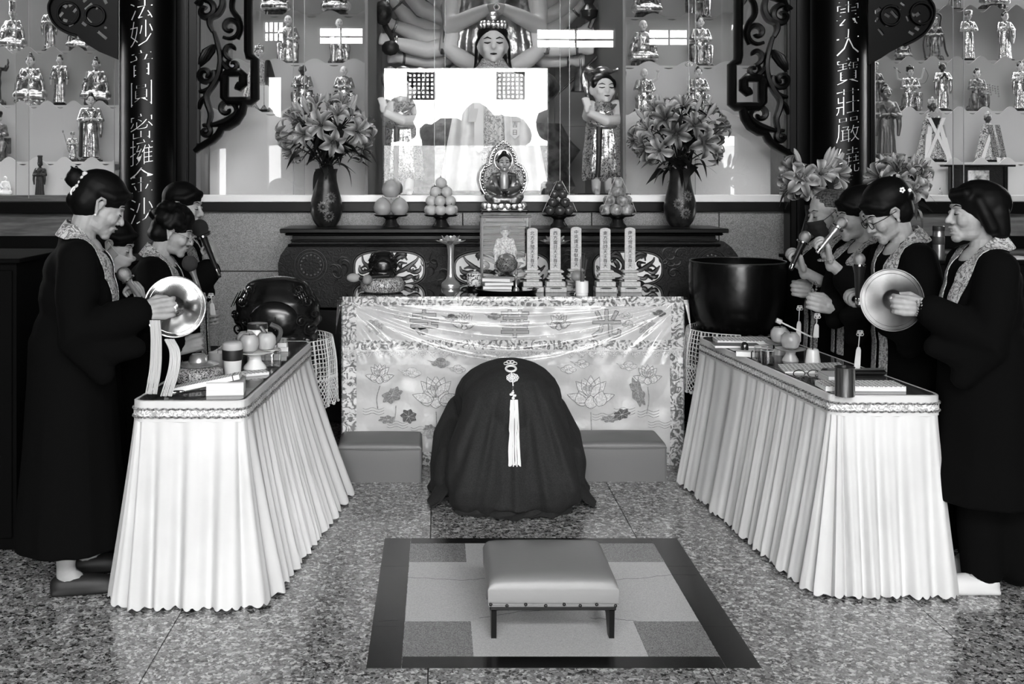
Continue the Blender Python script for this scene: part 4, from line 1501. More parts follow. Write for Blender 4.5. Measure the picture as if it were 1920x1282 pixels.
lbox(527, 1362, 428, 436, -.06, .4, 'top_board', BLACKWOOD)
lbox(535, 1354, 436, 441, -.04, .38, 'moulding', BLACKWOOD, .008)
lbox(548, 1342, 441, 449, -.0, .36, 'neck_board', BLACKWOOD)
lbox(545, 1345, 448, 453, -.025, .36, 'moulding', DARKWOOD, .008)
lbox(540, 1350, 457, 461, -.03, .36, 'moulding', BLACKWOOD, .006)
out = [(548, 453), (536, 464), (526, 478), (521, 495), (522, 515), (528, 535), (540, 556), (556, 572), (580, 580), (640, 582), (660, 560), (700, 548), (1190, 548), (1230, 560), (1250, 582), (1320, 580), (1346, 570), (1366, 550),
       (1380, 530), (1388, 510), (1388, 495), (1383, 478), (1372, 464), (1358, 453)]
B().prism([lq(*p) for p in out], 0, .36).build('carved_body', CARVED, lac, ang=30)
for s, (a, b_) in enumerate(((524, 655), (1250, 1386))):
    lbox(a, b_, 575, 790, .0, .36, 'leg', BLACKWOOD)
WHITEB = M('white_lining', 218, .7)
FRET = M('fret_carving', 20, .35)


def oval(x0, x1, y0, y1, n=40, e=3.0):
    cx, cy, rx, ry = (x0 + x1) / 2, (y0 + y1) / 2, (x1 - x0) / 2, (y1 - y0) / 2
    r = []
    for i in range(n):
        a = 2 * PI * i / n
        c, s = math.cos(a), math.sin(a)
        r.append((cx + rx * math.copysign(abs(c) ** (2 / e), c), cy + ry * math.copysign(abs(s) ** (2 / e), s)))
    return r


def openwork(x0, x1, y0, y1, seed):
    rnd = random.Random(seed)
    pts = oval(x0, x1, y0, y1)
    o = B().prism([lq(*p) for p in pts], -.004, .0).build('openwork_panel', WHITEB, lac, smooth=False)
    B().tube([(lq(*p)[0], -.006, lq(*p)[1]) for p in pts], .008, 6, closed=True).build('rim', FRET, o)
    for grow in (4,):
        pts2 = oval(x0 - grow, x1 + grow, y0 - grow, y1 + grow)
        B().tube([(lq(*p)[0], -.002, lq(*p)[1]) for p in pts2], .004, 6, closed=True).build('rim', DARKWOOD, o)
    cx, cy = (x0 + x1) / 2, (y0 + y1) / 2
    W_, H_ = (x1 - x0) / 2, (y1 - y0) / 2
    for s in (-1, 1):
        vines = [[(0, .9), (.2, .3), (.45, .05), (.7, -.35), (.8, -.7)], [(.2, .3), (.1, -.2), (.25, -.6), (.45, -.75), (.5, -.45)], [(.45, .05), (.7, .25), (.85, .1), (.88, -.15)],
                 [(.15, .5), (.45, .6), (.6, .45), (.7, .75)], [(0, .9), (.3, .85), (.5, .92)], [(.0, .4), (.08, -.1), (.0, -.5)],
                 [(.8, .0), (.7, -.15), (.55, -.1), (.55, .1), (.66, .16), (.7, .05)], [(.1, -.3), (.2, -.75), (.38, -.9), (.5, -.7), (.38, -.55)], [(.4, .1), (.3, -.1), (.34, -.35), (.48, -.3)], [(.6, .5), (.78, .55), (.86, .35)]]
        for vn in vines:
            q = spline([(cx + s * W_ * (p[0] + rnd.uniform(-.04, .04)), cy + H_ * (p[1] + rnd.uniform(-.06, .06)), 0) for p in vn], 16)
            B().tube([(lq(p.x, p.y)[0], -.008, lq(p.x, p.y)[1]) for p in q], [.005 + .010 * math.sin(PI * i / 15) ** 2 for i in range(16)], 6, flat=.8).build('vine', FRET, o)
    return o


openwork(664, 796, 471, 534, 1)
openwork(852, 1030, 471, 536, 2)
openwork(1112, 1242, 471, 534, 3)
# low-relief dragons and the round end bosses
for (cx, cy, sd) in ((818, 498, 4), (1072, 498, 5), (630, 500, 6), (1262, 495, 7)):
    rnd = random.Random(sd)
    b = B()
    for k in range(9):
        a = rnd.uniform(0, 6)
        p0 = (cx + rnd.uniform(-16, 16), cy + rnd.uniform(-20, 20))
        q = spline([(p0[0] + 9 * t * math.cos(a + t * 1.4), p0[1] + 9 * t * math.sin(a + t * 1.4), 0) for t in (0, .5, 1, 1.5, 2)], 12)
        b.tube([(lq(p.x, p.y)[0], -.002, lq(p.x, p.y)[1]) for p in q], [.002 + .004 * math.sin(PI * i / 11) for i in range(12)], 5)
    b.build('relief_dragon', DARKWOOD, lac)
for cx in (583, 1334):
    for r in (30, 24):
        B().tube([(lq(cx + r * math.cos(a), 497 + r * math.sin(a))[0], -.002, lq(cx, 497 + r * math.sin(a))[1]) for a in [2 * PI * i / 30 for i in range(30)]], .005, 6, closed=True).build('boss_ring', FRET, lac)
    for k in range(16):
        a = 2 * PI * k / 16
        c = lq(cx + 19 * math.cos(a), 497 + 19 * math.sin(a))
        B().ell((c[0], -.004, c[1]), .0065, 8).build('boss_stud', M('worn_stud', 120, .3, metal=.5), lac)

# ================================================================== offering table with embroidered cloth
TY0, TY1, TZ = 6.0, 6.7, 0.921
TX0, TX1 = PX(643, 6.0), PX(1279, 6.0)
TCX = (TX0 + TX1) / 2
tb = thing('offering_table', 'long offering table with a dark mirror-polished top', 'table', (TCX, TY0, 0))
GLOSSTOP = M('dark_mirror_top', 16, 0.04, spec=0.9)
B().box((0, (TY1 - TY0) / 2, TZ - .012), (TX1 - TX0, TY1 - TY0, .024), bev=.003).build('table_top', GLOSSTOP, tb, smooth=False)
for sx in (-1, 1):
    for yy in (.06, TY1 - TY0 - .06):
        B().box((sx * (TX1 - TX0 - .14) / 2, yy, (TZ - .03) / 2), (.06, .06, TZ - .03), bev=.004).build('leg', BLACKWOOD, tb, smooth=False)
b_ = B().box((0, .35, TZ - .07), (TX1 - TX0 - .1, .6, .09))
b_.build('apron', BLACKWOOD, tb, smooth=False)

CY = TY0 - .014
cl = thing('altar_cloth', 'embroidered satin altar cloth hanging over the front of the offering table', 'altar cloth', (TCX, CY, 0))


def cq(px, py):
    return (px - 961) * CY / F, PZ(py, CY)


def wr(x, z):
    return (.005 * math.sin(x * 17 + z * 9) + .004 * math.sin(x * 31 - z * 14 + 1) + .003 * math.sin(x * 9 + z * 40)) * (0.35 + .65 * smoothstep(.9, .5, z))


SATIN = M('cream_satin', 182, 0.32, spec=0.5, noise=(3.5, 170, 192), bmp=(9, .35, .03))
BORD = m_brocade('grey_floral_brocade', 96, 205, 24, .45, thr=(.42, .56))
ZW = PZ(878, CY)


def cpanel(name, x0, x1, y0, y1, off, m, nu=40, nv=14, dec=None):
    a, b_ = cq(x0, y0), cq(x1, y1)

    def fn(u, v):
        x, z = lerp(a[0], b_[0], u), lerp(a[1], b_[1], v)
        if dec:
            z += dec(u, v)
        return (x, wr(x, z) - off, z)
    return B().grid(fn, nu, nv, -.002).build(name, m, cl)


cpanel('border_cloth', 642, 1281, 556, 876, 0, BORD, 90, 40)
cpanel('upper_satin', 668, 1258, 574, 637, .004, SATIN, 80, 10)
cpanel('lower_satin', 668, 1256, 660, 846, .004, SATIN, 80, 26)
cpanel('valance_border', 642, 1281, 637, 655, .005, BORD, 80, 4)
cpanel('braid', 642, 1281, 655, 658, .007, M('pale_braid', 190, .5), 80, 1)
b = B()
nz_ = 32
for k in range(nz_):
    xa, xb = lerp(644, 1278, k / nz_), lerp(644, 1278, (k + 1) / nz_)
    p = [cq(xa, 658), cq(xb, 658), cq(xb, 661), cq((xa + xb) / 2, 671), cq(xa, 661)]
    B().prism([(q[0], q[1]) for q in p], wr(p[0][0], p[0][1]) - .012, wr(p[0][0], p[0][1]) - .008).build('scallop', M('pale_braid_cloth', 178, .5, noise=(160, 140, 205, 2)), cl, smooth=False)
# the table's cloth returns round both ends
for sx in (-1, 1):
    x = sx * (TX1 - TX0 + .012) / 2
    B().grid(lambda u, v: (x + .004 * math.sin(u * 20), lerp(-.002, .68, u), lerp(TZ - .02, ZW, v)), 20, 6, .002).build('end_cloth', BORD, cl)
THR = {}
for nm, v in (('pale_thread', 185), ('mid_thread', 150), ('grey_thread', 112), ('dark_thread', 66)):
    THR[nm[:3]] = M(nm, v, .5, noise=(120, v - 18, v + 18, 1))


def stitch(name, polys, m, off=.009):
    """one embroidered motif made of flat raised patches"""
    b = B()
    for k, pl in enumerate(polys):
        q = [cq(*p) for p in pl]
        mx, mz = sum(p[0] for p in q) / len(q), sum(p[1] for p in q) / len(q)
        y = wr(mx, mz)
        b.prism(q, y - off - .0007 * (k % 3), y - .003)
    return b.build(name, m, cl, smooth=False)


def petal(cx, cy, a, L, w):
    r = []
    for t in range(12):
        u = t / 11
        r.append((u, math.sin(PI * u ** .8) * .5))
    pts = [(p[0] * L, p[1] * w) for p in r] + [(p[0] * L, -p[1] * w) for p in reversed(r[1:-1])]
    return [(cx + x * math.cos(a) - y * math.sin(a), cy + x * math.sin(a) + y * math.cos(a)) for x, y in pts]


def outline(polys, m, wd=.0012):
    b = B()
    for pl in polys:
        q = [cq(*p) for p in pl]
        mx, mz = sum(p[0] for p in q) / len(q), sum(p[1] for p in q) / len(q)
        y = wr(mx, mz) - .0115
        b.tube([(p[0], y, p[1]) for p in q], wd, 4, closed=True)
    return b


def lotus(cx, cy, s, m1='pal', seed=0):
    back = [petal(cx, cy + 8 * s, -PI / 2 + a, 36 * s, 17 * s) for a in (-.75, -.4, 0, .4, .75)]
    side = [petal(cx + sg * 6 * s, cy + 14 * s, -PI / 2 + sg * a, 34 * s, 15 * s) for sg in (-1, 1) for a in (1.25,)]
    frnt = [petal(cx + sg * 12 * s, cy + 22 * s, -PI / 2 + sg * .25, 26 * s, 22 * s) for sg in (-1, 1)] + [petal(cx, cy + 26 * s, -PI / 2, 22 * s, 20 * s)]
    o = stitch('embroidered_lotus', back + side + frnt, THR[m1])
    outline(back + side + frnt, THR['gre']).build('outline_stitch', THR['gre'], o)
    c = stitch('seed_head', [oval(cx - 14 * s, cx + 14 * s, cy - 12 * s, cy - 2 * s, 20, 2)], THR['mid'], .012)
    return o


def leaf(cx, cy, w, hh, a, m='gre'):
    pts = []
    for i in range(28):
        t = 2 * PI * i / 28
        r = 1 + .16 * math.sin(t * 7)
        x, y = w * r * math.cos(t), hh * r * math.sin(t)
        pts.append((cx + x * math.cos(a) - y * math.sin(a), cy + x * math.sin(a) + y * math.cos(a)))
    o = stitch('embroidered_leaf', [pts], THR[m])
    b = B()
    for i in range(0, 28, 4):
        p, q = cq(cx, cy), cq(*pts[i])
        y = wr(*p) - .0105
        b.tube([(p[0], y, p[1]), (q[0], y, q[1])], .0008, 4)
    b.build('vein_stitch', THR['pal'], o)


def cloud(cx, cy, s, m):
    pl = [oval(cx + dx * s - r * s, cx + dx * s + r * s, cy + dy * s - r * .62 * s, cy + dy * s + r * .62 * s, 18, 2) for dx, dy, r in ((-9, 2, 7), (0, -2, 9), (9, 2, 7), (2, 5, 8))]
    pl.append([(cx - 24 * s, cy - 4 * s), (cx - 10 * s, cy - 1 * s), (cx - 8 * s, cy + 5 * s)])
    o = stitch('embroidered_cloud', pl, THR[m])
    outline(pl, THR['dar' if m == 'gre' else 'mid'], .0009).build('outline_stitch', THR['mid'], o)


def stem(pts, m='mid'):
    b = B()
    q = spline([(*p, 0) for p in pts], 14)
    b.tube([(cq(p.x, p.y)[0], wr(*cq(p.x, p.y)) - .008, cq(p.x, p.y)[1]) for p in q], .003, 5)
    b.build('embroidered_stem', THR[m], cl)


lotus(817, 735, 1.15); lotus(1107, 735, 1.15); lotus(712, 700, .7); lotus(1213, 702, .7)
lotus(870, 602, .62); lotus(1047, 602, .62)
stem([(712, 722), (706, 745), (708, 765)]); stem([(1213, 724), (1216, 750), (1212, 775)]); stem([(817, 772), (818, 800), (816, 830)]); stem([(1107, 772), (1108, 800), (1106, 830)])
stem([(742, 760), (741, 775), (738, 790)])
leaf(735, 740, 19, 13, -.5, 'gre'); leaf(766, 779, 14, 12, .3, 'dar'); leaf(727, 786, 16, 7, 0, 'gre'); leaf(1195, 735, 11, 26, -.35, 'gre'); leaf(1165, 776, 15, 9, -.3, 'dar')
leaf(1142, 785, 15, 6, 0, 'gre'); leaf(812, 812, 20, 9, 0, 'mid')
leaf(703, 612, 16, 13, .3, 'mid'); leaf(1212, 612, 17, 12, -.5, 'mid')
leaf(806, 805, 12, 9, .2, 'gre')
cloud(826, 678, 1.1, 'gre'); cloud(858, 690, .9, 'pal'); cloud(772, 697, 1.1, 'pal'); cloud(1065, 690, .9, 'pal'); cloud(1090, 680, .9, 'pal'); cloud(1178, 684, 1.0, 'pal')
cloud(846, 594, .8, 'dar'); cloud(926, 591, .8, 'gre'); cloud(1236, 586, .75, 'dar'); cloud(1172, 590, .8, 'pal'); cloud(752, 590, .8, 'pal'); cloud(1178, 606, .8, 'pal')
for k in range(7):                       # embroidered water lines
    x = (700, 745, 790, 1130, 1170, 1215, 1235)[k]
    y = (765, 790, 800, 775, 765, 770, 790)[k]
    b = B()
    for j in range(3):
        q = [cq(x + t * 5 - 20, y + j * 5 + 2 * math.sin(t * 1.3)) for t in range(9)]
        b.tube([(p[0], wr(*p) - .0075, p[1]) for p in q], .0012, 4)
    b.build('wave_stitch', THR['mid'], cl)
for ch, px in (('光', 1136), ('華', 965), ('寺', 795)):
    p = cq(px, 606)
    o = link('embroidered_character', glyph(ch, THR['mid'], .0, .012).copy(), cl, (p[0], wr(*p) - .012, p[1]), None, (.165, .05, .158))
    m2 = B()
    o2 = link('character_edge', glyph(ch, THR['dar'], .0, .03), cl, (p[0], wr(*p) - .0105, p[1]), None, (.165, .05, .158))

# clear plastic sheet tied over the top of the cloth, pulled into swags
pl = thing('plastic_cover', 'clear crinkled plastic sheet draped over the altar cloth front', 'plastic sheet', (TCX, CY - .02, 0))
PLAS = m_glass('clear_plastic', .985, .085, .028)


def pfn(u, v):
    x = lerp(-.945, .945, u)
    z = lerp(TZ + .006, .56, v)
    t = abs(2 * u - 1)
    y = 0.0
    for k in range(6):
        sag = .035 + .05 * k
        zk = TZ - sag * (1 - t ** 2.2) - .012 * k * (1 - t)
        wdt = .006 + .0035 * (k % 3)
        y -= .008 * math.exp(-((z - zk) / wdt) ** 2) * (1 + .3 * math.sin(k * 3 + x * 6))
    for sg in (-1, 1):                         # fans of folds from the two upper corners
        dx, dz = (x - sg * .945) * -sg, TZ - z
        a = math.atan2(dz, dx + 1e-4)
        r = math.hypot(dx, dz)
        y -= .006 * math.sin(a * 26) * math.exp(-((r - .18) / .2) ** 2)
    y -= .02 * smoothstep(0, .06, TZ - z)
    y -= .003 * math.sin(x * 14 + z * 9) + .0006 * math.sin(x * 51 - z * 30)
    return (x, y, z)


B().grid(pfn, 220, 90, .0006).build('sheet', PLAS, pl)
# paler gathered corners of the plastic
for sx in (-1, 1):
    b = B()
    for k in range(7):
        b.tube([(sx * (.93 + .004 * k), -.005, TZ - .01), (sx * (.945 + .003 * k), -.02 - .004 * k, TZ - .07 - .02 * k)], [.003, .001], 5)
    b.build('gathered_corner', m_glass('plastic_gather', .9, .12, .2), pl)

# ================================================================== things on the offering table
# glass case with a statue
gc = thing('glass_case', 'glass box with a dark frame standing on the offering table', 'display case', (PX(947, 6.45), 6.45, TZ))
cw, chh, cdp = 88 * 6.45 / F, PZ(405, 6.45) - TZ, .18
for sx in (-1, 1):
    for yy in (-.09, .09):
        B().box((sx * cw / 2, yy, chh / 2), (.012, .012, chh)).build('frame_post', M('grey_frame', 70, .3, metal=.4), gc, smooth=False)
for z in (.006, chh):
    B().box((0, -.0, z), (cw + .02, cdp + .02, .012), bev=.003).build('frame_plate', M('grey_frame', 70, .3, metal=.4), gc, smooth=False)
CG = m_glass('case_glass', .97, .0, .018)
B().box((0, -.09, chh / 2), (cw - .014, .003, chh - .014)).build('front_pane', CG, gc, smooth=False)
for sx in (-1, 1):
    B().box((sx * cw / 2, 0, chh / 2), (.003, cdp - .014, chh - .014)).build('side_pane', CG, gc, smooth=False)
st = statue('cased_buddha_statue', 'pale standing child buddha with draped robe inside the glass box', 'standing', 'down', 'hat', 'lotus', (PX(947, 6.47), 6.47, TZ + .014), .34, 0, mats=M('pale_robe', 165, .4, noise=(30, 120, 200, 2)), hairmat=M('grey_cap', 60, .5))
b = B()
for k in range(12):
    b.ell((.05 * math.cos(k * .52) * (1 + .2 * (k % 2)), -.02 + .02 * math.sin(k), .03 + .012 * (k % 4)), .016, 6)
wreath = thing('flower_wreath', 'ring of small pale flowers inside the glass box', 'flowers', (PX(947, 6.47), 6.41, TZ + .012))
b.build('blossoms', M('pale_petals', 170, .6, noise=(60, 80, 215, 1)), wreath)
wreath.children[0]['kind'] = 'stuff' if wreath.children else ''


# name tablets
STONE = M('pale_stone_wood', 176, .55, noise=(90, 166, 186, 2))
INK = M('black_ink', 8, .5)


def tablet(px, d, text, ytop, label):
    t = thing('name_tablet', label, 'tablet', (PX(px, d), d, TZ), group='name tablets on the offering table')
    k = d / F
    base = TZ
    zs = [0, .035, .037, .058, .062, .095, .097, .105, .118, .122, .133]
    b = B()

    def blk(w, z0, z1, dep, nm, bev=.003):
        B().box((0, 0, (z0 + z1) / 2), (w, dep, z1 - z0), bev=bev).build(nm, STONE, t, smooth=False)
    blk(40 * k, 0, .03, .1, 'foot_block')
    blk(36 * k, .032, .06, .085, 'waist_block')
    blk(24 * k, .06, .076, .06, 'neck_block')
    blk(34 * k, .076, .085, .085, 'plate', .004)
    blk(28 * k, .085, .097, .07, 'step_block')
    blk(22 * k, .097, .11, .055, 'step_block')
    blk(31 * k, .11, .124, .075, 'cap_block', .006)
    for sx in (-1, 1):
        B().box((sx * 9 * k, -.051, .024), (4 * k, .004, .004)).build('slot', INK, t, smooth=False)
    B().box((0, -.051, .024), (16 * k, .004, .007)).build('slot', INK, t, smooth=False)
    zt = PZ(ytop, d) - base
    w = 19.5 * k / 2
    pts = [(-w, .122), (w, .122), (w, zt - .014)] + [(w * math.cos(a), zt - .014 + .014 * math.sin(a)) for a in [PI * i / 10 for i in range(1, 10)]] + [(-w, zt - .014)]
    B().prism(pts, -.008, .008).build('board', STONE, t, smooth=False)
    n = len(text)
    top, bot = zt - .03, .15
    st_ = (top - bot) / (n - 1)
    for i, ch in enumerate(text):
        link('character', glyph(ch, INK, .02, .006), t, (0, -.0085, top - i * st_), None, .0262)
    return t


TXT = ['北方多聞天王尊天', '西方廣目天王尊天', '中央護法韋馱尊天', '東方持國天王尊天', '南方增長天王尊天']
for px, d, tx, yt, lab in ((998, 6.28, 0, 427, 'pale tablet with black characters beginning 北方, next to the glass box'), (1041, 6.28, 1, 427, 'pale tablet with black characters beginning 西方, second from the glass box'),
                           (1080, 6.36, 2, 425, 'pale tablet with black characters beginning 中央, behind the round fruit'), (1134.5, 6.28, 3, 427, 'pale tablet with black characters beginning 東方, next to last from the glass box'),
                           (1181, 6.28, 4, 426, 'pale tablet with black characters beginning 南方, farthest from the glass box')):
    tablet(px, d, TXT[tx], yt, lab)

BRASS = M('polished_brass', 180, .24, metal=.7)


def lotus_lamp(px, d, ytop, label):
    t = thing('lotus_lamp', label, 'lamp', (PX(px, d), d, TZ), group='brass lotus lamps')
    hh = PZ(ytop, d) - TZ
    B().lathe([(.055, 0), (.058, .012), (.052, .03), (.03, .05), (.022, .075), (.019, .12), (.017, hh * .6), (.022, hh * .78), (.03, hh * .84)], 20).build('stem', BRASS, t)
    for ring, (n, L, tilt) in enumerate(((8, .085, .3), (8, .072, .75), (6, .055, 1.1))):
        for k in range(n):
            a = 2 * PI * (k + .5 * ring) / n

            def fn(u, v, a=a, L=L, tilt=tilt):
                w = .021 * math.sin(PI * min(1, .12 + .88 * u)) ** .7 * (2 * v - 1)
                r = .012 + L * u * math.cos(tilt * (.5 + .7 * u))
                z = hh * .84 + L * u * math.sin(tilt * (.5 + .7 * u)) - .01 + abs(w) * .5
                return (r * math.cos(a) - w * math.sin(a), r * math.sin(a) + w * math.cos(a), z)
            B().grid(fn, 5, 4, .0015).build('petal', M('crystal_petal', 185, .12, metal=.5), t)
    B().ell((0, 0, hh * .92), (.014, .014, .022), 8).build('bulb', WHITEPOR, t)


lotus_lamp(845, 6.5, 440, 'brass lotus lamp with crystal petals standing clear beside the ceramic pot')
lotus_lamp(1041, 6.56, 441, 'brass lotus lamp with crystal petals half hidden behind the tablets')

# wooden fish on a brocade cushion, with its mallet
cu = thing('brocade_cushion', 'round grey brocade cushion under the small wooden fish', 'cushion', (PX(717, 6.27), 6.27, TZ), group='brocade cushions')
CUSH = m_brocade('silver_brocade', 50, 190, 70, .4, thr=(.44, .56))
B().lathe([(.1, 0), (.118, .008), (.127, .03), (.126, .055), (.112, .078), (.1, .084)], 30).build('pad', CUSH, cu)
B().tube([(.124 * math.cos(a), .124 * math.sin(a), .03) for a in [2 * PI * i / 40 for i in range(40)]], .003, 5, closed=True).build('piping', DARKWOOD, cu)


def wooden_fish(name, loc, w, hh, dep, label, detail=1.0, rz=0.0):
    """hollow temple block: rounded box with a slit mouth and carved scrolls"""
    t = thing(name, label, 'temple block', loc, rz)
    b = B()
    for i, (z, rx) in enumerate(((.16, .92), (.4, 1.0), (.62, .96), (.82, .74))):
        b.ell((0, 0, hh * z), (w / 2 * rx, dep / 2 * (1 - .12 * i), hh * (.2 if i != 3 else .18)), 20)
    b.ell((0, 0, hh * .5), (w * .47, dep * .45, hh * .48), 20)
    b.box((0, 0, hh * .1), (w * .8, dep * .7, hh * .18))
    body = b.fuse('body', M('dark_fish_wood', 20, .2, spec=.4, noise=(12, 12, 30)), hh / 26, t, 2)
    sc = M('carved_fish_scales', 18, .25, spec=.5)
    for s in (-1, 1):
        for k, (cx, cz, r) in enumerate(((.36, .68, .09), (.3, .42, .08), (.4, .3, .1), (.36, .14, .08), (.26, .84, .08), (.43, .5, .06))):
            q = spiral(cx * s * w, cz * hh, r * hh, 1.6, k, s, 22)
            B().tube([(p[0], -dep * .5 * math.sqrt(max(.05, 1 - (2.05 * p[0] / w) ** 2 * .8 - (2.0 * (p[1] / hh - .48)) ** 2 * .35)) - .002, p[1]) for p in q], hh * .014, 6).build('scroll', sc, t)
        for k in range(int(7 * detail)):
            x = s * w * (.2 + .035 * k)
            q = [(x + s * w * .02 * j, 0, hh * (.92 - .05 * j - .022 * k)) for j in range(5)]
            B().tube([(p[0], -dep * .5 * math.sqrt(max(.04, 1 - (2.05 * p[0] / w) ** 2 * .8 - (2.0 * (p[2] / hh - .48)) ** 2 * .6)) - .001, p[2]) for p in q], hh * .007, 5).build('hair_ridge', sc, t)
    B().ell((0, -dep * .4, hh * .42), (w * .27, dep * .13, hh * .27), 20).build('polished_face', M('polished_fish_face', 20, .22, spec=.5), t)
    return t


wooden_fish('wooden_fish', (PX(718, 6.27), 6.27, TZ + .084), .175, .155, .13, 'small dark wooden fish block on a brocade cushion')
ml = thing('padded_mallet', 'pale padded mallet resting against the brocade cushion', 'mallet', (PX(690, 6.2), 6.12, TZ))
B().ell((-.08, .05, .09), (.04, .03, .026), 14).build('padded_head', M('pale_pad', 150, .7), ml)
B().ell((.0, .02, .082), (.028, .03, .03), 12).build('bow', M('pale_pad_cloth', 128, .7), ml)
B().tube([(-.05, .04, .088), (.12, .08, .1)], .008, 8).build('handle', DARKWOOD, ml)

# pots
PORC = m_brocade('painted_porcelain', 50, 215, 40, .15, thr=(.42, .5))
pt = thing('porcelain_jar', 'painted lidded porcelain jar on a small dark foot beside the lotus lamp', 'jar', (PX(890, 6.4), 6.4, TZ))
B().lathe([(.036, .02), (.044, .03), (.047, .06), (.045, .085)], 24).build('body', PORC, pt)
B().lathe([(.047, .086), (.044, .094), (.02, .104), (.008, .108), (.008, .118), (0, .12)], 24).build('lid', PORC, pt)
B().lathe([(.05, 0), (.05, .006), (.04, .012), (.042, .02)], 20).build('stand', BLACKWOOD, pt)
pt = thing('incense_pot', 'squat dark incense pot with pierced lid in front of the glass box', 'pot', (PX(951, 6.24), 6.28, TZ))
B().lathe([(.03, 0), (.05, .014), (.056, .045), (.048, .07), (.052, .076)], 24).build('body', M('dark_bronze', 40, .25, metal=.6), pt)
B().lathe([(.05, .077), (.044, .09), (.02, .1), (.01, .115), (0, .118)], 24).build('lid', M('dark_bronze', 40, .25, metal=.6), pt)
pt = thing('silver_censer', 'embossed silver censer behind the dark incense pot', 'censer', (PX(951, 6.3), 6.345, TZ))
B().lathe([(.04, .0), (.03, .02), (.03, .1), (.06, .13), (.066, .16), (.05, .185), (.054, .19)], 24).build('body', m_brocade('embossed_silver', 90, 220, 70, .25, metal=.8), pt)
B().lathe([(.05, .19), (.04, .205), (.012, .215), (0, .22)], 20).build('lid', BRASS, pt)
tr = thing('lacquer_tray', 'round black lacquer tray at the front edge of the offering table', 'tray', (PX(950, 6.15), 6.17, TZ))
B().lathe([(.145, 0), (.168, .006), (.175, .03), (.17, .031), (.16, .012), (0, .01)], 40).build('dish', LACQ, tr)
for k in range(4):
    bk = thing('prayer_booklet', ['lowest pale booklet in the stack on the lacquer tray', 'second pale booklet from below on the lacquer tray', 'third pale booklet from below on the lacquer tray', 'topmost tilted booklet on the lacquer tray stack'][k], 'booklet', (PX(931, 6.12) + (.004 * k), 6.14, TZ + .012 + .021 * k), [.03, -.02, .08, -.28][k], group='booklets on the tray')
    B().box((0, 0, .009), (.158, .12, .016)).build('pages', M('paper_edge', 222, .8, noise=(200, 200, 228, 1, (.05, .05, 3))), bk, smooth=False)
    B().box((0, 0, .0185), (.16, .122, .002)).build('cover', M('paper_cover', 190, .6) if k == 3 else M('grey_cover', 120, .6), bk, smooth=False)
vj = thing('brass_sceptre', 'slender brass ritual stick standing beside the booklets', 'ritual object', (PX(969, 6.12), 6.17, TZ + .012))
B().lathe([(.013, 0), (.014, .01), (.006, .02), (.005, .07), (.01, .08), (.006, .09), (.012, .1), (.003, .125), (0, .13)], 14).build('rod', BRASS, vj)
B().lathe([(.016, .0), (.018, .012), (.01, .026)], 14).build('foot', BRASS, vj)
vj = thing('dark_round_cup', 'small round dark cup beside the brass ritual stick', 'cup', (PX(984, 6.3), 6.3, TZ))
B().lathe([(.014, 0), (.03, .012), (.036, .03), (.03, .05), (.027, .052), (.02, .03), (0, .02)], 20).build('bowl', M('dark_bronze', 40, .25, metal=.6), vj)

# fruit dish and incense cup
fd = thing('glass_footed_dish', 'footed glass dish holding one round fruit', 'dish', (PX(1080, 6.16), 6.19, TZ))
B().lathe([(.035, 0), (.034, .008), (.014, .02), (.016, .05), (.055, .064), (.056, .068), (.02, .058), (0, .056)], 24).build('bowl', m_glass('dish_glass', .8, .05, .06), fd)
of = thing('round_orange', 'single grey orange on the footed glass dish', 'fruit', (PX(1083, 6.19), 6.19, TZ + .06))
B().ell((0, 0, .036), (.038, .038, .036), 20).build('flesh', M('orange_skin', 135, .4, bmp=(220, .3, .004)), of)
ic = thing('incense_cup', 'white cup of burnt incense sticks at the front of the offering table', 'cup', (PX(1092, 6.08), 6.1, TZ))
B().lathe([(.034, 0), (.034, .012), (.036, .014), (.036, .078), (.033, .078), (.033, .06), (0, .06)], 24).build('cup', M('white_glaze', 226, .25), ic)
for k in range(9):
    a = k * .7
    B().tube([(.008 * math.cos(a), .008 * math.sin(a), .06), (.02 * math.cos(a) + .01, .02 * math.sin(a), .2 + .012 * (k % 4))], .0014, 5).build('incense_stick', M('stick_brown', 70, .8), ic)

# ================================================================== offerings on the cabinet
# gilt buddha on a dark stand
BD = 6.98
bd = thing('gilt_buddha', 'gilded buddha seated on a lotus before a flame halo, on the carved cabinet', 'statue', (PX(945, BD), BD, LZ))
bk_ = BD / F


def bq(px, py, dy=0.0):
    return Vector(((px - 945) * bk_, dy, PZ(py, BD) - LZ))


STAND = M('black_stand', 14, .3)
for (w, ya, yb, m) in ((92, 424, 416, STAND), (74, 416, 406, STAND), (84, 405, 396, STAND), (88, 396, 391, STAND)):
    z0, z1 = PZ(ya, BD) - LZ, PZ(yb, BD) - LZ
    B().box((0, 0, (z0 + z1) / 2), (w * bk_, w * bk_ * .5, z1 - z0), bev=.006).build('stand_tier', m, bd, smooth=False)
for (cx, w, y) in ((945, 24, 392), (916, 10, 392), (974, 10, 392), (945, 36, 403)):
    q = bq(cx, y)
    B().ell((q.x, -44 * bk_ * .5 - .002, q.z), (w * bk_ / 2, .004, 3.2 * bk_), 12).build('silver_inlay', M('silver_inlay', 210, .3, metal=.5), bd)
zl = bq(0, 384).z
B().lathe([(.12, zl - .03), (.125, zl - .015), (.115, zl + .01)], 30, scale=(1, .6)).build('lotus_core', GILTDARK, bd)
for k in range(18):
    a = 2 * PI * k / 18
    B().ell((.125 * math.cos(a), .075 * math.sin(a), zl - .008), (.025, .02, .026), 8).build('lotus_petal', GILT, bd)
FG = M('fine_gilding', 165, .4, metal=.35)
b = B()
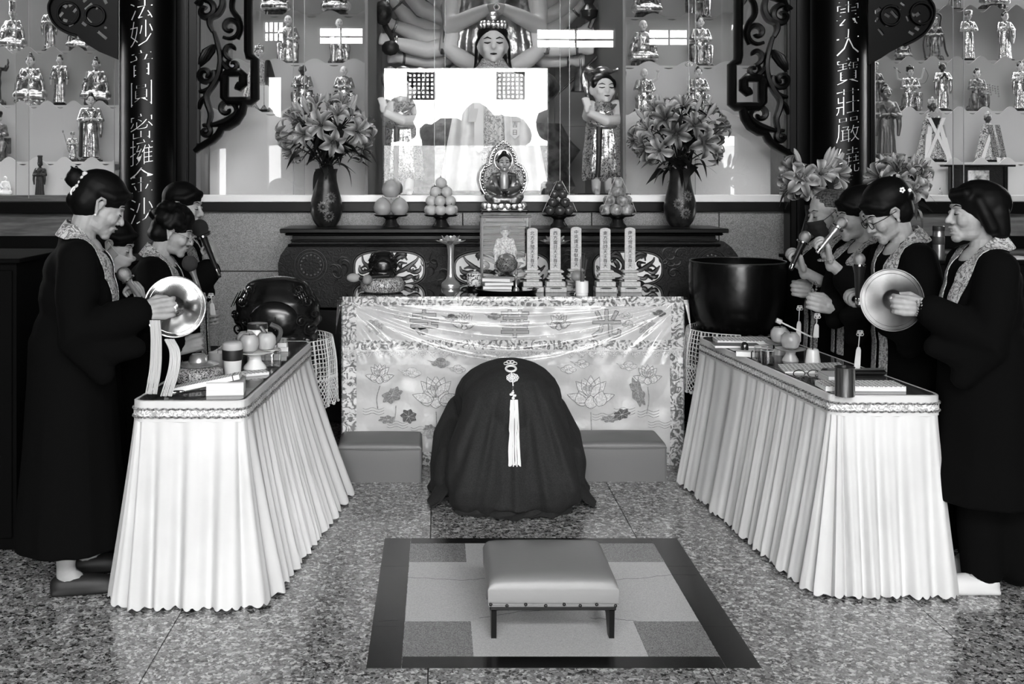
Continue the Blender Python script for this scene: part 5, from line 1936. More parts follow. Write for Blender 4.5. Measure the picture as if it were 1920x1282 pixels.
for s in (-1, 1):
    b.limb([bq(945 + s * 6, 368), bq(945 + s * 30, 369, -.03), bq(945 + s * 20, 372, -.075), bq(945, 374, -.085)], [.04, .03, .026, .02], 12)
    b.limb([bq(945 + s * 18, 332), bq(945 + s * 27, 350, -.02), bq(945 + s * 6, 360, -.08)], [.028, .028, .02], 10)
    for q in range(4):
        b.tube([bq(945 + s * 8, 372 + q * 2.2, -.1), bq(945 + s * 20, 374 + q * 2, -.095), bq(945 + s * 32, 370 + q * 2, -.06)], .006, 6)
        b.tube([bq(945 + s * (22 - q * 2), 328, -.03), bq(945 + s * (20 - q * 2), 342, -.055), bq(945 + s * (15 - q * 2), 356, -.07)], .006, 6)
b.limb([bq(945, 362), bq(945, 345), bq(945, 333)], [.046, .038, .04], 16)
b.ell(bq(945, 327), (.068, .034, .02), 14)
b.fuse('robe', GILTDARK, .005, bd, 1)
B().limb([bq(945, 352, -.028), bq(945, 340, -.03), bq(945, 330, -.022)], [.026, .028, .026], 14).limb([bq(945, 330), bq(945, 318)], [.02, .018], 10).build('bare_chest', FG, bd)
B().ell(bq(945, 357, -.1), (.025, .02, .012), 12).build('bowl', GILTDARK, bd)
hs = (PZ(293, BD) - PZ(317, BD)) / .118
hd = link('head', cached('head', st_head), bd, bq(945, 305, -.02), None, hs * 1.12)
hd.material_slots[0].link = 'OBJECT'; hd.material_slots[0].material = FG
link('face_paint', cached('feat', st_feat), hd)
link('hair', cached(('hair', 'curls'), lambda: st_hair('curls')), bd, bq(945, 305, -.02), None, hs * 1.14)
HALO = m_brocade('pierced_gilt_flames', 14, 150, 60, .5, metal=.2, thr=(.42, .5))


def flame(sc):
    L = [(0, 262), (10, 270), (20, 284), (25, 296), (26, 306), (36, 312), (43, 324), (45, 338), (42, 352), (36, 362), (30, 368)]
    p = [(945 + sc * a, y) for a, y in L] + [(945 - sc * a, y) for a, y in reversed(L[1:])]
    return [(bq(*q).x, bq(*q).z) for q in p]


for nm, s0, y0, dy in (('flame_halo', 1.0, 0, .06),):
    B().prism(flame(1.0), .06, .075).build('flame_halo', HALO, bd, smooth=False)
B().tube([(bq(945 + 17 * math.cos(a), 300 + 19 * math.sin(a)).x, .056, bq(945, 300 + 19 * math.sin(a)).z) for a in [2 * PI * i / 30 for i in range(30)]], .006, 6, closed=True).build('halo_ring', GILT, bd)
q = bq(945, 292)
B().ell((q.x, .055, q.z), (.042, .006, .042), 20).build('halo_disc', M('plain_gilding', 200, .25, metal=.8), bd)
pts = flame(1.0)
B().tube([(p[0], .066, p[1]) for p in pts], .007, 6, closed=True).build('flame_edge', GILT, bd)
b = B()
for i in range(0, len(pts)):
    for t in (0, .5):
        a, c = Vector((*pts[i], 0)), Vector((*pts[(i + 1) % len(pts)], 0))
        p = a.lerp(c, t)
        b.ell((p.x * .9, .055, p.y * .97 + .01), (.01, .006, .012), 6)
b.build('flame_curls', GILT, bd)['kind'] = 'stuff'


# footed dishes with fruit
def stand(px, label):
    t = thing('offering_stand', label, 'fruit stand', (PX(px, 6.98), 6.98, LZ), group='footed offering stands')
    B().lathe([(.058, 0), (.056, .01), (.04, .03), (.034, .05), (.05, .064), (.1, .07), (.112, .08), (.108, .08), (.06, .074), (0, .072)], 30).build('dish', M('brown_lacquer', 30, .22, spec=.4), t)
    return t, (PX(px, 6.98), 6.98, LZ + .076)


def fruit_mesh(kind):
    if kind == 'pomelo':
        return B().lathe([(0, 0), (.04, .004), (.06, .03), (.064, .055), (.055, .085), (.036, .108), (.02, .12), (.012, .124), (0, .122)], 22).mesh('flesh', M('pomelo_skin', 150, .35, bmp=(200, .3, .004)))
    if kind == 'orange':
        return B().ell((0, 0, .035), (.037, .037, .035), 20).mesh('flesh', M('pale_orange_skin', 178, .28, bmp=(220, .25, .004)))
    if kind == 'mango':
        return B().ell((0, 0, .034), (.037, .033, .034), 18).mesh('flesh', M('dark_fruit_skin', 58, .22))
    return B().lathe([(0, .006), (.014, .0), (.03, .008), (.038, .03), (.036, .052), (.022, .066), (.008, .062), (0, .058)], 20).mesh('flesh', M('mottled_apple_skin', 120, .28, noise=(40, 88, 160, 3)))


FRU = {k: fruit_mesh(k) for k in ('pomelo', 'orange', 'mango', 'apple')}
STEMM = B().tube([(0, 0, -.004), (.002, 0, .012)], .0022, 6).mesh('stalk', M('stalk_brown', 50, .8))


def fruit(kind, loc, label, group, s=1.0, tilt=0.0, top=.06):
    t = thing(kind, label, 'fruit', loc, random.uniform(0, 6), group, s)
    t.rotation_euler[0] = tilt
    link('flesh', FRU[{'pomelo': 'pomelo', 'orange': 'orange', 'plum': 'mango', 'apple': 'apple'}[kind]], t)
    link('stalk', STEMM, t, (0, 0, top))
    return t


t_, c = stand(733, 'brown footed stand under three pear-shaped pomelos')
for k, (dx, dy, dz) in enumerate(((-.053, -.01, 0), (.055, -.012, 0), (.0, .045, .0), (.0, -.005, .113))):
    fruit('pomelo', (c[0] + dx, c[1] + dy, c[2] + dz), ['pear-shaped pomelo low on its stand, toward the lily vase', 'pear-shaped pomelo low on its stand, toward the orange pile', 'pear-shaped pomelo at the back of its stand', 'pear-shaped pomelo crowning the other two'][k], 'pomelos on the first stand', .92 if dy < .04 else .8, 0, .122)


def pile(px, kind, label, rings, r, group, lab, s=1.0):
    t_, c = stand(px, label)
    z = 0.0
    for (n, rad, ph) in rings:
        for k in range(n):
            a = ph + 2 * PI * k / max(n, 1)
            rn = rings.index((n, rad, ph))
            ll = lab.replace('in the', ('in the bottom row of the', 'in the second row of the', 'in the third row of the' if rings[2][0] > 1 else 'just below the top of the', 'crowning the')[rn])
            fruit(kind, (c[0] + rad * math.cos(a), c[1] + rad * math.sin(a), c[2] + z), ll, group, s, 0 if n == 1 else .2, .068 if kind != 'apple' else .06)
        z += r
    return c


ZIP = m_glass('wrap_film', .96, .08, .06)
pile(827, 'orange', 'brown footed stand under the tall pile of pale oranges', [(7, .078, .1), (6, .066, .5), (3, .038, -.3), (1, 0, 0)], .057, 'pale oranges in a pile', 'smooth pale orange in the tall pile beside the gilded buddha')
c = pile(1048, 'plum', 'brown footed stand under the pile of dark fruit', [(5, .068, -PI / 2), (4, .048, .7), (2, .03, -.3), (1, 0, 0)], .052, 'dark fruit in a pile', 'dark glossy fruit in the pile above the tablets', .95)
c2 = pile(1158, 'apple', 'brown footed stand under the tall pile of mottled apples', [(6, .074, -1.9), (4, .052, -1.2), (1, .0, .5), (1, 0, 0)], .058, 'mottled apples in a pile', 'mottled grey apple in the pile beside the dark lily vase', 1.06)
for (cc, hgt, lab) in ((c, .22, 'thin clear film over the dark fruit pile'), (c2, .25, 'thin clear film over the mottled apple pile')):
    t = thing('wrapping_film', lab, 'wrapping', cc)
    b = B()
    for sx in (-1, 1):
        b.tube(spline([(sx * .11, -.05, .02), (sx * .07, -.05, hgt * .5), (sx * .015, -.03, hgt)], 12), .0011, 5)
    b.build('film_fold', M('film_fold', 210, .2), t)
# ================================================================== kneeling furniture
LEATH = M('grey_vinyl', 116, .34, spec=.45, bmp=(60, .08, .004))
LEATH2 = M('dark_grey_vinyl', 98, .42, spec=.4, bmp=(60, .08, .004))


def cushion_mesh(w, d, h, r=.02, sag=.012, n=14):
    """soft box, domed top"""
    def fn(u, v):
        x, y = (u - .5) * w, (v - .5) * d
        e = min(1, min(u, 1 - u) * w / r) * 1.0
        f_ = min(1, min(v, 1 - v) * d / r)
        k = math.sqrt(max(0, 1 - (1 - e) ** 2)) * math.sqrt(max(0, 1 - (1 - f_) ** 2))
        return (x, y, h - r + r * k + sag * math.sin(PI * u) * math.sin(PI * v) - sag * .4)
    b = B()
    us = [0, .004, .012, .025, .045] + [.045 + .91 * i / n for i in range(1, n)] + [.955, .975, .988, .996, 1]
    top = []
    for u in us:
        top.append([Vector(fn(u, v)) for v in us])
    m = len(us)
    v = [p for row in top for p in row]
    f = [(i * m + j, (i + 1) * m + j, (i + 1) * m + j + 1, i * m + j + 1) for i in range(m - 1) for j in range(m - 1)]
    ring = [i * m for i in range(m)] + [(m - 1) * m + j for j in range(1, m)] + [i * m + m - 1 for i in range(m - 2, -1, -1)] + [j for j in range(m - 2, 0, -1)]
    k0 = len(v)
    L = len(ring)
    for q, zz in enumerate((h * .55, .012, 0)):
        for i in ring:
            p = v[i]
            o = 1.0 + (.008 if q == 0 else 0)
            v.append(Vector((p.x * o, p.y * o, zz)))
    prev = ring
    for q in range(3):
        cur = [k0 + q * L + i for i in range(L)]
        for i in range(L):
            f.append((prev[i], prev[(i + 1) % L], cur[(i + 1) % L], cur[i]))
        prev = cur
    f.append(tuple(prev))
    b.add(v, f)
    return b


def box_cushion(x0, x1, y0, y1, h, label):
    t = thing('kneeling_box', label, 'kneeler', ((x0 + x1) / 2, (y0 + y1) / 2, 0), group='vinyl kneeling boxes')
    w, d = x1 - x0, y1 - y0
    cushion_mesh(w, d, h, .022, .016).build('vinyl_cover', LEATH2, t, ang=60)
    z = h - .034
    B().tube([(-w / 2 - .001, -d / 2 - .003, z), (0, -d / 2 - .006, z - .002), (w / 2 + .001, -d / 2 - .003, z)], .0035, 6).build('seam', LEATH2, t)
    for s in (-1, 1):
        B().tube([(s * (w / 2 - .004), -d / 2 - .002, .005), (s * (w / 2 - .004), -d / 2 - .003, z)], .0035, 6).build('seam', LEATH2, t)
    return t


box_cushion(PX(632, 5.67), PX(790, 5.67), 5.665, 5.96, .205, 'dark grey vinyl kneeling box between the bowing person and the wooden fish side')
box_cushion(PX(1083, 5.67), PX(1250, 5.67), 5.675, 5.965, .21, 'dark grey vinyl kneeling box between the bowing person and the gong bowl side')

ks = thing('kneeling_stool', 'low wooden kneeling stool with a padded grey vinyl seat on the inlay', 'stool', (.397, 3.95, 0))
KW, KD = .445, .42
o = cushion_mesh(KW, KD, .105, .035, .018).build('padded_seat', LEATH, ks, ang=60)
o.location = (0, 0, .118)
B().box((0, 0, .112), (KW - .012, KD - .02, .022), bev=.002).build('seat_frame', BLACKWOOD, ks, smooth=False)
B().tube([(-KW / 2 + .0, -KD / 2 - .003, .128), (KW / 2, -KD / 2 - .003, .126)], .004, 6).build('welt', LEATH, ks)
for s in (-1, 1):
    B().prism([(-.19, 0), (-.155, 0), (-.13, .03), (-.11, .06), (.11, .06), (.13, .03), (.155, 0), (.19, 0), (.2, .1), (-.2, .1)], s * (KW / 2 - .02) - .009, s * (KW / 2 - .02) + .009).xf(Matrix(((0, 1, 0, 0), (1, 0, 0, 0), (0, 0, 1, 0), (0, 0, 0, 1)))).build('side_board', BLACKWOOD, ks, smooth=False)
B().box((0, .02, .075), (KW - .06, .018, .05), bev=.002).build('stretcher', DARKWOOD, ks, smooth=False)
for k in range(8):
    B().ell((lerp(-KW / 2 + .008, KW / 2 - .008, k / 7) + .006 * math.sin(k * 5), -KD / 2 - .006, .128 - .004 * (k % 2)), (.0062, .0045, .0062), 10).build('stud', M('dark_stud', 40, .3, metal=.6), ks)


# ================================================================== side tables with pleated skirts
CLOTHW = M('white_skirt_cloth', 196, .8, noise=(2.5, 187, 201))
BANDM = m_brocade('shiny_band_brocade', 150, 235, 55, .35, thr=(.4, .6))
BRAID = M('dark_braid', 84, .6, noise=(140, 50, 150, 1))


def perim(cs, r=.045, n=7):
    """rounded polygon: list of (point, outward normal)"""
    out = []
    k = len(cs)
    for i in range(k):
        p0, p1, p2 = Vector(cs[i - 1]), Vector(cs[i]), Vector(cs[(i + 1) % k])
        a, b = (p0 - p1).normalized(), (p2 - p1).normalized()
        na = Vector((-(p1 - p0).y, (p1 - p0).x)).normalized() * -1
        nb = Vector((-(p2 - p1).y, (p2 - p1).x)).normalized() * -1
        c = p1 - (na + nb).normalized() * r * 1.414 * .99
        for j in range(n + 1):
            nn = na.lerp(nb, j / n).normalized()
            out.append((c + nn * r, nn))
    return out


def resample(per, step):
    pts = per + [per[0]]
    res, s = [], 0.0
    for i in range(len(per)):
        p, q = pts[i], pts[i + 1]
        L = (q[0] + q[1] * .1 - p[0] - p[1] * .1).length
        m = max(1, int(L / step))
        for j in range(m):
            t = j / m
            res.append((p[0].lerp(q[0], t), p[1].lerp(q[1], t).normalized(), s + L * t))
        s += L
    return res, s


def skirted_table(cs, z, flare, label_t, label_s, seed, pleat_n):
    rnd = random.Random(seed)
    cen = sum((Vector(c) for c in cs), Vector((0, 0))) / 4
    t = thing('side_table', label_t, 'table', (cen.x, cen.y, 0))
    L = lambda p: (p[0] - cen.x, p[1] - cen.y)
    per = perim([L(c) for c in cs])
    B().prism([tuple(p[0] * 1.0) for p in per], z - .03, z - .003, 'XY').build('table_top', M('brown_table_top', 70, .4, noise=(7, 50, 88, 4, (8, 1, 1))), t, smooth=False)
    B().prism([tuple(p[0] - p[1] * .012) for p in per], z - .003, z + .003, 'XY').build('glass_sheet', M('table_glass', 62, .06, spec=.8, noise=(6, 44, 84, 4, (9, 1, 1))), t, smooth=False)
    for i in range(4):
        p = Vector(L(cs[i])) * .88
        B().tube([(p.x, p.y, 0), (p.x, p.y, z - .03)], .018, 10).build('leg', M('steel_leg', 150, .3, metal=1), t)
    sk = thing('table_skirt', label_s, 'tablecloth', (cen.x, cen.y, 0))
    res, S = resample(per, .006)
    n = len(res)
    B().tube([(p.x, p.y, z - .002) for p, nn, s in res], .005, 6, closed=True).build('top_hem', CLOTHW, sk)

    def wall(name, z0, z1, off, m, rows=1):
        v, f = [], []
        for i, (p, nn, s) in enumerate(res):
            for j in range(rows + 1):
                q = p + nn * (off + .0015 * math.sin(s * 40))
                v.append((q.x, q.y, lerp(z0, z1, j / rows)))
            for j in range(rows + 1):
                q = p + nn * (off - .004)
                v.append((q.x, q.y, lerp(z1, z0, j / rows)))
        w = 2 * (rows + 1)
        for i in range(n):
            i2 = (i + 1) % n
            for j in range(w):
                f.append((i * w + j, i2 * w + j, i2 * w + (j + 1) % w, i * w + (j + 1) % w))
        return B().add(v, f).build(name, m, sk)
    wall('upper_band', z, z - .028, .006, CLOTHW)
    wall('brocade_band', z - .026, z - .062, .009, BANDM)
    wall('lower_band', z - .06, z - .076, .007, CLOTHW)
    for zz in (z - .028, z - .058):
        b = B()
        b.tube([(p.x + nn.x * (.011 + .0015 * math.sin(s * 420)), p.y + nn.y * (.011 + .0015 * math.sin(s * 420)), zz + .002 * math.sin(s * 210)) for p, nn, s in res], .0038, 5, closed=True)
        b.build('braid', BRAID, sk)
    # pleated drop with scalloped hem
    ph = []
    acc = 0.0
    for i in range(n):
        ph.append(acc)
        acc += (2 * PI * pleat_n / n) * (1 + .75 * math.sin(i * .0225 + seed) * math.sin(i * .0085 + seed * 2))
    kf = round(acc / (2 * PI)) * 2 * PI / acc
    ph = [x * kf for x in ph]
    rows = 26
    ztop = z - .074
    v, f = [], []
    for i, (p, nn, s) in enumerate(res):
        fl = flare(p.x + cen.x, p.y + cen.y, nn)
        sc = abs(math.sin(s / S * PI * round(S / .036)))
        for j in range(rows + 1):
            t_ = j / rows
            a = ph[i]
            pl_ = math.sin(a) + .35 * math.sin(2 * a + .8) + .3 * math.sin(a * .37 + seed)
            o = .006 + fl * (t_ ** 1.15) + (.004 + .017 * t_ ** .8) * pl_
            zz = lerp(ztop, .02, t_)
            if j == rows:
                zz -= .014 * sc
            if j == rows - 1:
                zz += .002
            q = p + nn * o
            v.append((q.x, q.y, zz + .003 * pl_ * t_))
    w = rows + 1
    for i in range(n):
        i2 = (i + 1) % n
        for j in range(rows):
            f.append((i * w + j, i2 * w + j, i2 * w + j + 1, i * w + j + 1))
    B().add(v, f).build('pleated_drop', CLOTHW, sk, ang=70)
    return t, sk


TLZ = .75
LT = [(-1.134, 4.08), (-.72, 4.08), (-.64, 5.53), (-1.05, 5.53)]
RT = [(1.513, 4.18), (1.925, 4.18), (1.77, 5.68), (1.358, 5.68)]


def fl_left(x, y, n):
    k = smoothstep(4.1, 5.6, y)
    return .085 + .025 * max(0, n.x) + .1 * k * max(0, n.x) - .07 * smoothstep(.5, 1, -n.x) * smoothstep(4.15, 4.5, y)


def fl_right(x, y, n):
    return .075 + .03 * max(0, -n.x) - .06 * smoothstep(.5, 1, n.x) * smoothstep(4.25, 4.6, y)


skirted_table(LT, TLZ, fl_left, 'narrow glass-topped table in front of the group with the hair-clip woman', 'white pleated scalloped table skirt in front of the group with the hair-clip woman', 3, 46)
skirted_table(RT, TLZ, fl_right, 'narrow glass-topped table in front of the group with the bob-haired woman', 'white pleated scalloped table skirt in front of the group with the bob-haired woman', 5, 52)
TT = TLZ + .003


def on_t(px, py):
    """point on a side table top seen at this pixel"""
    d = (CAMZ - TT) * F / (py - VY)
    return Vector((PX(px, d), d, TT))


# ------------------------------------------------------------------ things on the near-left table
PAPER = M('paper_edge', 222, .8)
PAGE = m_page('printed_page')
MICGR = M('mic_mesh', 150, .35, metal=.9, bmp=(700, .9, .002))
MICBODY = M('mic_body', 20, .35)
CHROME = M('chrome', 205, .12, metal=1.0)


def microphone(name, label, loc, direction, head=MICGR, body=MICBODY, length=.2, r=.013, hr=.026, ring=True, group='hand microphones'):
    """base at the tail end; direction points to the head"""
    t = thing(name, label, 'microphone', loc, 0, group)
    t.rotation_mode = 'QUATERNION'
    t.rotation_quaternion = Vector((0, 0, 1)).rotation_difference(Vector(direction).normalized())
    B().lathe([(r * .7, 0), (r * .85, .006), (r * .9, length * .3), (r * 1.1, length * .8), (r * 1.5, length * .98)], 20).build('handle', body, t)
    if ring:
        B().lathe([(hr * .75, length * .96), (hr * 1.05, length * .985), (hr * 1.05, length * 1.03), (hr * .9, length * 1.045)], 20).build('collar', CHROME, t)
        B().lathe([(r * .92, length * .05), (r * .95, length * .055), (r * .95, length * .2), (r * .92, length * .21)], 20).build('tail_band', CHROME, t)
    B().ell((0, 0, length * 1.04 + hr * .75), (hr, hr, hr * 1.08), 20).build('grille', head, t)
    return t


def book(name, label, loc, size, rz=0, page=True, cover=None, group='sutra books'):
    t = thing(name, label, 'book', loc, rz, group)
    w, d, h_ = size
    B().box((0, 0, h_ * .5), (w, d, h_ * .9)).build('pages', PAPER, t, smooth=False)
    B().box((0, 0, h_ * .97), (w * 1.004, d * 1.004, h_ * .06 + .001)).build('top_page' if page else 'cover', PAGE if page else (cover or M('grey_cover', 120, .6)), t, smooth=False)
    if not page:
        B().box((0, 0, .001), (w * 1.01, d * 1.01, .002)).build('back_cover', cover or M('grey_cover', 120, .6), t, smooth=False)
    return t


p = on_t(372, 716)
cu = thing('brocade_cushion', 'round grey brocade cushion under the small brass gong on the side table', 'cushion', p, group='brocade cushions')
B().lathe([(.07, 0), (.09, .008), (.1, .03), (.098, .05), (.075, .066), (.05, .07)], 30).build('pad', CUSH, cu)
gg = thing('small_gong', 'small brass dome gong on a brocade cushion', 'gong', p + Vector((0, 0, .072)))
B().lathe([(.085, .0), (.087, .003), (.04, .012), (.036, .03), (.026, .042), (.0, .046)], 30).build('dome', BRASS, gg)
p = on_t(408, 690)
ic = thing('incense_cup', 'pale incense cup standing behind the travel cup', 'cup', p)
B().lathe([(.036, 0), (.04, .01), (.04, .07), (.036, .07), (.034, .05), (0, .05)], 22).build('cup', M('grey_glaze', 168, .3), ic)
B().tube([(0, 0, .05), (.004, 0, .12)], .0012, 5).build('incense_stick', M('stick_brown', 70, .8), ic)
p = on_t(436, 702)
tc = thing('travel_cup', 'reusable travel cup with pale lid and dark grip band', 'cup', p)
k = p.y / F
B().lathe([(.033, 0), (.034, .004), (.041, .09)], 28).build('body', M('white_cup', 222, .35), tc)
B().lathe([(.0395, .062), (.0425, .064), (.0435, .104), (.0425, .106)], 28).build('grip_band', M('black_rubber', 14, .6), tc)
B().lathe([(.0415, .106), (.044, .11), (.043, .132), (.038, .137), (.034, .136), (.03, .139), (0, .139)], 28).build('lid', M('pale_lid', 185, .45), tc)
p = on_t(478, 690)
fs = thing('cake_stand', 'white footed fruit dish on the crowded side table', 'dish', p, group='footed fruit dishes')
B().lathe([(.05, 0), (.048, .01), (.03, .03), (.026, .05), (.05, .064), (.085, .072), (.088, .076), (.05, .072), (0, .07)], 30).build('dish', M('white_glaze', 226, .25), fs)
APM = B().lathe([(0, .008), (.016, .0), (.034, .01), (.042, .034), (.04, .058), (.026, .074), (.01, .07), (0, .062)], 22).mesh('flesh', M('streaked_apple', 150, .3, noise=(14, 120, 176, 3, (1, 1, .2))))


def apple(loc, label, s=1.0):
    t = thing('apple', label, 'fruit', loc, random.uniform(0, 6), 'apples on footed dishes', s)
    link('flesh', APM, t)
    link('stalk', STEMM, t, (0, 0, .066))


apple(p + Vector((-.02, -.035, .074)), 'streaked apple nearest the travel cup', 1.05)
apple(p + Vector((.045, .02, .074)), 'streaked apple nearest the handled pot', 1.05)
apple(p + Vector((-.045, .045, .074)), 'streaked apple at the back of the dish by the incense cup', 1.05)
p = on_t(483, 666)
mg = thing('handled_pot', 'white vacuum pot with dark lid and curved grey handle', 'pot', p)
B().lathe([(.045, 0), (.048, .006), (.047, .12), (.044, .124)], 28).build('body', M('white_cup', 222, .35), mg)
B().lathe([(.046, .124), (.048, .13), (.046, .15), (.02, .154), (0, .154)], 28).build('lid', M('dark_lid', 40, .3), mg)
B().tube(spline([(.02, -.045, .14), (.05, -.05, .1), (.075, -.05, .06), (.1, -.02, .08), (.105, 0, .12), (.06, .0, .145)], 24), .011, 8).build('handle', M('grey_handle', 74, .4), mg)
p = on_t(510, 688)
jr = thing('glass_jar', 'small clear glass jar at the table edge', 'jar', p)
JG = m_glass('jar_glass', .9, .0, .06)
B().lathe([(.0, 0), (.03, .0), (.034, .006), (.034, .06), (.03, .068), (.036, .072), (.036, .08), (.032, .08), (.028, .068), (.031, .06), (.031, .01), (0, .006)], 28).build('jar', JG, jr)
B().tube([(.036 * math.cos(a), .036 * math.sin(a), .078) for a in [2 * PI * i / 30 for i in range(30)]], .0022, 6, closed=True).build('rim', M('glass_rim', 190, .1), jr)
for k, (px, py, dz, lab, rz) in enumerate(((524, 655, 0, 'printed sutra tied with a cord, lower of the two beside the wooden fish', .15), (522, 655, .021, 'printed sutra tied with a cord, upper of the two beside the wooden fish', .12), (516, 672, 0, 'short white sutra behind the glass jar', .1))):
    o = book('sutra_book', lab, on_t(px, py) + Vector((-.02, 0, dz)), (.12, .16, .02) if k < 2 else (.09, .12, .03), rz)
    B().box((.015, 0, .01 if k < 2 else .015), (.004, .163 if k < 2 else .123, .023 if k < 2 else .033)).build('cord', INK, o, smooth=False)
sp_ = thing('dark_sponge', 'small dark lump beside the glass jar', 'sponge', on_t(505, 672))
b = B()
for q in range(8):
    b.ell((random.gauss(0, .014), random.gauss(0, .01), .02 + random.gauss(0, .006)), .018, 8)
b.fuse('lump', M('dark_lump', 40, .8), .006, sp_, 1)
o = book('sutra_book', 'thick pale closed book under the long folded sutra', on_t(424, 737), (.14, .1, .05), .1, False, M('pale_cover', 176, .6))
lg = thing('long_folded_sutra', 'long narrow printed sutra lying across the thick book', 'book', on_t(384, 736) + Vector((.0, 0, .0)), 0, 'sutra books')
lg.location = on_t(382, 738); lg.location.z += .032
lg.rotation_euler = (0, -.2, .05)
B().box((0, 0, .008), (.29, .07, .016)).build('pages', PAPER, lg, smooth=False)
B().box((0, 0, .017), (.292, .072, .002)).build('top_page', m_page('printed_strip', (90, 60, 1)), lg, smooth=False)
for s in (-1, 1):
    B().box((s * .12, 0, .009), (.003, .075, .02)).build('cord', INK, lg, smooth=False)
book('sutra_book', 'small white leaflet between the travel cup and the table edge', on_t(478, 702), (.1, .07, .012), .5)
mp = on_t(316, 744)
mh = on_t(425, 733)
microphone('microphone', 'silver microphone lying on the table in front of the long sutra', mp + Vector((0, .0, .012)), (mh - mp) + Vector((0, 0, .012)), body=CHROME, length=.195, r=.010, hr=.026)

# ------------------------------------------------------------------ things on the right table
b1 = book('sutra_book', 'open printed sutra at the far end of its table, by the black gong bowl', on_t(1392, 642), (.27, .13, .018), -.06)
o = book('sutra_book', 'closed dark-edged book under the far open sutra', on_t(1380, 650), (.22, .1, .012), -.06, False, M('grey_cover', 120, .6))
p = on_t(1396, 656)
bl = thing('hand_bell', 'small dark metal bell beside the far sutra', 'bell', p)
B().lathe([(.018, 0), (.019, .012), (.016, .03), (.008, .038), (0, .039)], 18).build('dome', M('dark_steel', 90, .2, metal=.9), bl)
p = on_t(1402, 668)
bx = thing('white_carton', 'small white carton with dark stripes beside the drinking glasses', 'carton', p, -.4)
B().box((0, 0, .012), (.1, .05, .024), bev=.002).build('body', M('white_carton', 215, .6), bx, smooth=False)
B().box((.02, 0, .012), (.006, .052, .026)).build('stripe', INK, bx, smooth=False)
for k, (px, py) in enumerate(((1427, 677), (1440, 684))):
    gl = thing('drinking_glass', ['short glass of water nearer the gong bowl', 'short glass of water nearer the steel tumbler'][k], 'glass', on_t(px, py), group='water glasses')
    B().lathe([(0, 0), (.027, 0), (.029, .004), (.031, .066), (.029, .066), (.027, .01), (0, .008)], 26).build('tumbler', JG, gl)
    B().lathe([(0, .009), (.026, .009), (.0275, .042), (0, .042)], 22).build('water', m_glass('water', .86, .0, .05), gl)
    B().tube([(.0305 * math.cos(a), .0305 * math.sin(a), .066) for a in [2 * PI * i / 26 for i in range(26)]], .0015, 5, closed=True).build('rim', M('glass_rim', 190, .1), gl)
for k, (px, py) in enumerate(((1462, 664), (1482, 676))):
    q = on_t(px, py)
    fs = thing('footed_dish', ['pale footed dish behind its twin, below the plum-dotted apple', 'pale footed dish in front of its twin'][k], 'dish', q, group='footed fruit dishes')
    B().lathe([(.036, 0), (.034, .008), (.022, .03), (.024, .042), (.065, .052), (.068, .056), (.03, .05), (0, .049)], 28).build('dish', M('grey_glaze', 168, .3), fs)
    apple(q + Vector((0, 0, .052)), ['apple on the rear footed dish', 'apple on the front footed dish'][k], 1.02)
p = on_t(1524, 680)
wc = thing('white_holder_cup', 'white cup holding a dark wire stand', 'cup', p)
B().lathe([(.034, 0), (.033, .01), (.026, .055), (.022, .062), (.018, .058), (0, .05)], 22).build('cup', M('white_glaze', 226, .25), wc)
B().tube([(0, 0, .055), (0, 0, .13), (.006, 0, .17), (.03, 0, .21)], .0025, 6).build('wire', MICBODY, wc)
a_, c_ = P(1460, 602, 4.86), P(1522, 632, 4.84)
ml = thing('bell_striker', 'thin striker with a square pale head leaning over the apples', 'striker', (a_ + c_) / 2)
a_, c_ = a_ - ml.location, c_ - ml.location
B().tube([a_, c_], .0035, 8).build('shaft', M('pale_wood', 185, .5), ml)
B().tube([a_ - (c_ - a_).normalized() * .012, a_ + (c_ - a_).normalized() * .012], .011, 8).build('felt_head', M('pale_felt', 175, .8), ml)
b2 = book('sutra_book', 'open printed sutra in the middle of its table, beside the white cup', on_t(1524, 694), (.26, .16, .014), -.1)
b2.rotation_euler = (.03, -.05, -.12)
b3 = book('sutra_book', 'open printed sutra at the near table corner behind the steel tumbler', on_t(1612, 728), (.31, .13, .02), -.02)
o = book('sutra_book', 'pale underlay book below the near open sutra', on_t(1560, 714), (.07, .13, .03), -.02, False, M('pale_cover', 176, .6))
p = on_t(1584, 742)
st_ = thing('steel_tumbler', 'brushed steel tumbler standing at the near table corner', 'tumbler', p)
B().lathe([(.036, 0), (.037, .003), (.037, .108), (.0385, .11), (.036, .112), (.033, .11), (.033, .02), (0, .018)], 32).build('cup', M('brushed_steel', 150, .25, metal=1.0), st_)
p = on_t(1512, 708)
eg = thing('eyeglasses', 'dark folded eyeglasses lying beside the middle sutra', 'eyeglasses', p)
for s in (-1, 1):
    B().tube([(s * .03 + .024 * math.cos(a), 0, .017 + .015 * math.sin(a)) for a in [2 * PI * i / 22 for i in range(22)]], .0022, 5, closed=True).build('rim', INK, eg)
B().tube([(.055, 0, .02), (.06, .02, .02), (.07, .1, .006)], .002, 5).build('temple', INK, eg)
B().tube([(-.006, 0, .02), (.006, 0, .02)], .002, 5).build('bridge', INK, eg)
p = on_t(1600, 702)
pc = thing('black_pouch', 'flat black pouch with a pen behind the steel tumbler', 'pouch', p)
B().box((0, 0, .012), (.26, .06, .022), bev=.008).build('pouch', M('black_cloth', 10, .6), pc)
B().tube([(-.12, -.03, .027), (.12, -.02, .027)], .005, 8).build('pen', M('grey_pen', 90, .3), pc)

# ================================================================== big wooden fish, gong bowl and their lace-covered stands
LACE = M('white_crochet', 205, .8)


